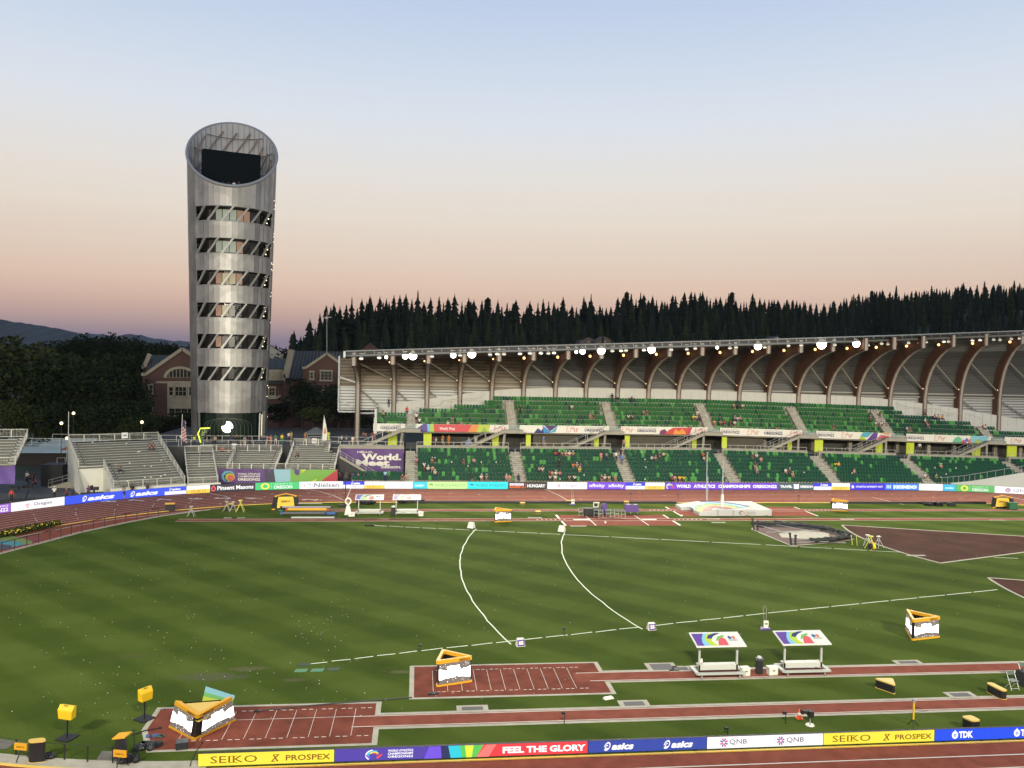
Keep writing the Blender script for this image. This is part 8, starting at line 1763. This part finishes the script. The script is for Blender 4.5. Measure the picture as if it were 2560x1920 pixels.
for px, py, Y, z, top, kind, lb in [(1540, 1143, 128.4, 3.3, 'white', 'stand', 'person in long white top standing on the aisle steps'), (1552, 1142, 129.4, 3.7, 'black', 'stand', 'person in black on the aisle steps behind the blue shirt'), (1555, 1153, 127.6, 2.9, 'blue', 'walk', 'person in blue top and jeans climbing the aisle steps'), (1017, 1036, 137.0, 9.6, 'red', 'walk', 'person in red top walking down the left upper aisle'), (972, 1013, 138.6, 10.9, 'black', 'shoot', 'camera operator in black on the platform at the upper left'), (958, 1040, 136.2, 8.9, 'tan', 'stand', 'person standing at the left end of the upper seats'), (1296, 1192, 123.4, .8, 'black', 'sit', 'person in black sitting at the foot of an aisle')]:
    X = W(px, py, Y).x; person(kind, (X, Y, z), rp_.uniform(-.4, .4), top, 'navy', lb, 'white' if 'blue top' in lb else None)
def plaza_person(px, py, top, lb, kind='stand', bot='dark', ylim=(132.4, 143), shorts=False, cap=None):
    Y = max(ylim[0], min(ylim[1], G(px, py, PLZ+1.25).y)); X = W(px, py, Y).x; person(kind, (X, Y, PLZ), rp_.uniform(-1, 1), top, bot, lb, cap, shorts)
for a in [(486, 1096, 'lime', 'person in lime top at the plaza rail beside the neon sign'), (532, 1095, 'dark', 'left of two people in black before the dark tower base'), (538, 1096, 'tan', 'person in tan top with the one in black before the tower base', 'fold'), (578, 1096, 'navy', 'person in navy standing under the lit round sign'), (592, 1094, 'black', 'person in black raising a phone beside the lit round sign', 'shoot'), (612, 1097, 'grey', 'person in grey top and pale shorts right of the round sign', 'stand', 'cream'), (624, 1096, 'black', 'person in black leaning on the rail right of the round sign'), (661, 1092, 'grey', 'person in grey walking right of the tower column', 'walk', 'navy'), (669, 1094, 'pink', 'left of two people in pink beside the tower column', 'walk', 'tan'), (677, 1095, 'pink', 'right of two people in pink beside the tower column', 'stand', 'tan'), (689, 1093, 'green', 'person in green top walking on the plaza', 'walk', 'white'), (705, 1092, 'yellow', 'person in yellow top and green shorts at the plaza rail', 'stand', 'green'), (722, 1087, 'white', 'person in white at the top of the right bleacher', 'stand', 'dark'), (728, 1086, 'yellow', 'person in yellow at the top of the right bleacher', 'shoot', 'tan'), (763, 1088, 'orange', 'person in orange behind the right bleacher', 'stand', 'tan'), (822, 1084, 'lime', 'steward in lime vest beside the feather banner', 'stand', 'lime'), (854, 1095, 'white', 'person in white folding arms at the rail above the purple banner', 'fold', 'black'), (866, 1096, 'grey', 'person in grey at the rail next to the white-shirted one', 'stand', 'navy'), (882, 1097, 'white', 'person in white walking past the first roof column', 'walk', 'cream'),
          (908, 1084, 'tan', 'person in tan top right of the first roof column'), (914, 1086, 'pink', 'person in pink top right of the first roof column'), (931, 1086, 'red', 'person in red top below the left stair'), (937, 1089, 'pink', 'person in pink trousers below the left stair', 'walk', 'pink'), (453, 1092, 'white', 'person in white just left of the flag pole'), (1083, 1097, 'maroon', 'person in maroon under the red banner'), (1090, 1100, 'cream', 'person in cream beside the maroon one under the red banner'), (1107, 1093, 'orange', 'left steward in orange jacket on the concourse', 'stand', 'cream'), (1122, 1094, 'orange', 'right steward in orange jacket on the concourse', 'stand', 'orange'), (1118, 1084, 'tan', 'person behind the two orange stewards'), (1146, 1088, 'grey', 'person in grey top near the small blue tent'), (1158, 1088, 'black', 'person in black in front of the small blue tent'), (1359, 1099, 'blue', 'person in blue top and white cap at the concourse rail', 'stand', 'tan', (132.4, 143), False, 'white'), (2299, 1119, 'white', 'person in white bending at the right concourse rail'), (1560, 1104, 'pink', 'person in pink at the left end of the middle concourse rail'), (1795, 1098, 'pink', 'person in pink in the dark concourse opening')]: plaza_person(*a)
def track_person(px, py, top, lb, kind='stand', bot='dark', cap=None, shorts=False):
    P = G(px, py, 1.25); person(kind, (P.x, P.y, 0), rp_.uniform(-.6, .6), top, bot, lb, cap, shorts)
for a in [(136, 1225, 'white', 'person in white and red jacket and white cap behind the white board', 'stand', 'black', 'white'), (166, 1230, 'maroon', 'left of two people in dark tops behind the blue board', 'fold', 'dark'), (183, 1228, 'navy', 'person in navy holding papers behind the blue board', 'stand', 'dark'), (221, 1223, 'purple', 'camera operator in purple behind a black camera at the blue board', 'shoot', 'dark'), (331, 1219, 'black', 'person with pale shoulder strap behind the blue board'), (369, 1217, 'dark', 'person in dark top bending behind the blue board', 'stand'), (29, 1232, 'red', 'person in red beside the camera rigs at the far left', 'stand', 'black')]: track_person(*a)
P = G(309, 1248); person('shoot', (P.x, P.y, 0), 2.9, 'grey', 'dark', 'official in pale grey top standing on the track before the blue board', None, True)
for (px, py, z, top, kind, t_, u_, lb) in [(374, 1122, 4.9, 'dark', 'sit_lean', tA, 0, 'left of the couple sitting together high on the tallest bleacher'), (383, 1121, 4.9, 'maroon', 'sit_lean', tA, 0, 'right of the couple sitting together high on the tallest bleacher'), (299, 1176, 2.75, 'grey', 'sit_wide', tA, 0, 'lone person in grey with black trousers low on the tallest bleacher'), (556, 1128, 4.0, 'red', 'sit', tB, 0, 'person in red at the back rail of the middle bleacher'), (572, 1133, 3.7, 'cream', 'sit_lean', tB, 0, 'person in cream below the red one on the middle bleacher'), (745, 1139, 4.1, 'dark', 'sit_wide', tC, 0, 'lone person sitting in the bleacher beside the large purple banner')]:
    P = G(px, py, z+.45); person(kind, (P.x, P.y, z), rp_.uniform(-.2, .2)+(.5 if t_ is tA else 0), top, 'black', lb)
for i, (px, py, c, kd) in enumerate([(849, 1194, 'maroon', 'sit'), (866, 1186, 'dark', 'shoot'), (882, 1190, 'purple', 'stand'), (897, 1193, 'purple', 'sit'), (910, 1196, 'black', 'sit')]):
    Y = 124.3; X = W(px, py, Y).x; person(kd, (X, Y, .7 if kd == 'sit' else .35), rp_.uniform(-.4, .4), c, 'black', '%s of the media crew in dark clothes below the black wedge wall' % ('leftmost', 'second from left', 'third from left', 'fourth from left', 'rightmost')[i])
for px, lb, c in ((585, 'person in white leaning on the slanted rim before the tower screen', 'white'), (597, 'person in black leaning on the slanted rim before the tower screen', 'black')):
    P = W(px, 459, 143.3); person('stand', (P.x, P.y, P.z-1.35), 0, c, 'dark', lb)
for i, (px, py) in enumerate([(68, 1192), (76, 1188), (85, 1193), (90, 1200), (72, 1203)]):
    P = G(px, py, 1.0); person('sit' if i % 2 else 'stand', (P.x, P.y, .05), rp_.uniform(-1, 1), ('white', 'black', 'dark', 'red', 'black')[i], 'black', '%s of the group waiting before the black cabin' % ('leftmost', 'tallest', 'rightmost', 'red-topped one', 'lowest one')[i])
# broadcast tripods at the far left
for i, (px, py) in enumerate([(38, 1250), (72, 1248)]):
    P = G(px, py); t = thing('camera_tripod', '%s broadcast camera on a wide tripod behind the boards at the far left' % ('left', 'right')[i], 'camera', P); b = MB()
    for a in (0.3, 2.4, 4.5): b.bar((0, 0, 1.3), (.75*math.cos(a), .75*math.sin(a), 0), .06)
    b.build('legs', BLK, t); b = MB(); b.box((0, 0, 1.55), (.9, .4, .4)); b.box((-.55, -.1, 1.6), (.35, .3, .3)); b.build('camera_body', BLK, t)
P = G(221, 1226, 1.0); t = thing('camera_tripod', 'black broadcast camera standing behind the left blue board', 'camera', (P.x+.7, P.y, 0)); b = MB(); b.box((0, 0, 1.25), (1.1, .4, .4)); b.box((-.3, 0, 1.5), (.3, .3, .3)); b.build('camera_body', BLK, t); b = MB(); b.bar((0, 0, 0), (0, 0, 1.1), .2); b.build('legs', BLK, t)
t = thing('blue_tent', 'small pale blue pitched tent on the concourse behind the rail', 'tent', (W(1172, 1100, 135.2).x, 135.2, PLZ)); b = MB(); b.add([(-.9, -.5, 0), (1.0, -.5, 0), (0, -.3, 1.6), (-.9, .6, 0), (1.0, .6, 0), (0, .5, 1.6)], [(0, 1, 2), (3, 5, 4), (0, 2, 5, 3), (1, 4, 5, 2)]); b.build('cloth', mat('tent_blue', (.22, .26, .36, 1), .7), t); b = MB(); b.bar((0, -.32, 0), (0, -.32, 1.6), .04); b.build('pole', GALV, t)
# litter left on the bleachers and seats
rl = random.Random(77)
for (px, py, z) in [(231, 1107, 5.9), (316, 1109.5, 5.6), (345, 1131, 4.4), (349, 1130, 4.4), (289, 1163, 3.1), (324, 1159, 3.2), (361, 1166, 2.9), (378, 1167, 2.9), (403, 1152, 3.4), (412, 1188, 2.1), (402, 1192, 2.0), (362, 1195, 1.9), (318, 1204, 1.6), (377, 1194, 1.9)]:
    P = G(px, py, z+.45); b = MB(); b.box((0, 0, .06), (.18, .14, .12), .4); b.box((.03, 0, .14), (.08, .08, .06)); o = tag(b.build('paper_cup', COOL), 'white scrap of rubbish left on the tallest bleacher', 'paper cup', 'white litter on the bleachers'); o.location = P
for (px, py, k) in [(1612, 1150, 5), (1614, 1169, 3), (1612, 1198, 0), (1604, 1130, 7), (1129, 1160, 4), (2130, 1180, 2), (2365, 1182, 2), (2390, 1162, 4), (2337, 1169, 4), (2352, 1196, 1), (1400, 1200, 0), (1460, 1186, 1), (1203, 1162, 4), (1240, 1160, 4), (2010, 1177, 2), (1170, 1165, 3)]:
    y = LO_Y0+LO_T*k+.25; X = W(px, py, y).x; b = MB(); b.box((0, 0, .08), (.16, .16, .16), .3); b.cyl((0, 0, .1), .05, .14, 6); o = tag(b.build('paper_cup', COOL), 'white cup or scrap left among the lower green seats', 'paper cup', 'white litter among the lower seats'); o.location = (X, y, lo_floor(k, X)+.45)
# make every repeated person label single out its person
from collections import defaultdict
dd_ = defaultdict(list)
for t in people+FLT: dd_[t['label']].append(t)
for lb, ts_ in dd_.items():
    if len(ts_) > 1:
        ts_.sort(key=lambda o: proj(o.location)[0])
        for i, t in enumerate(ts_): t['label'] = lb+', '+(('left one', 'right one') if len(ts_) == 2 else ('left one', 'middle one', 'right one', 'fourth'))[i]
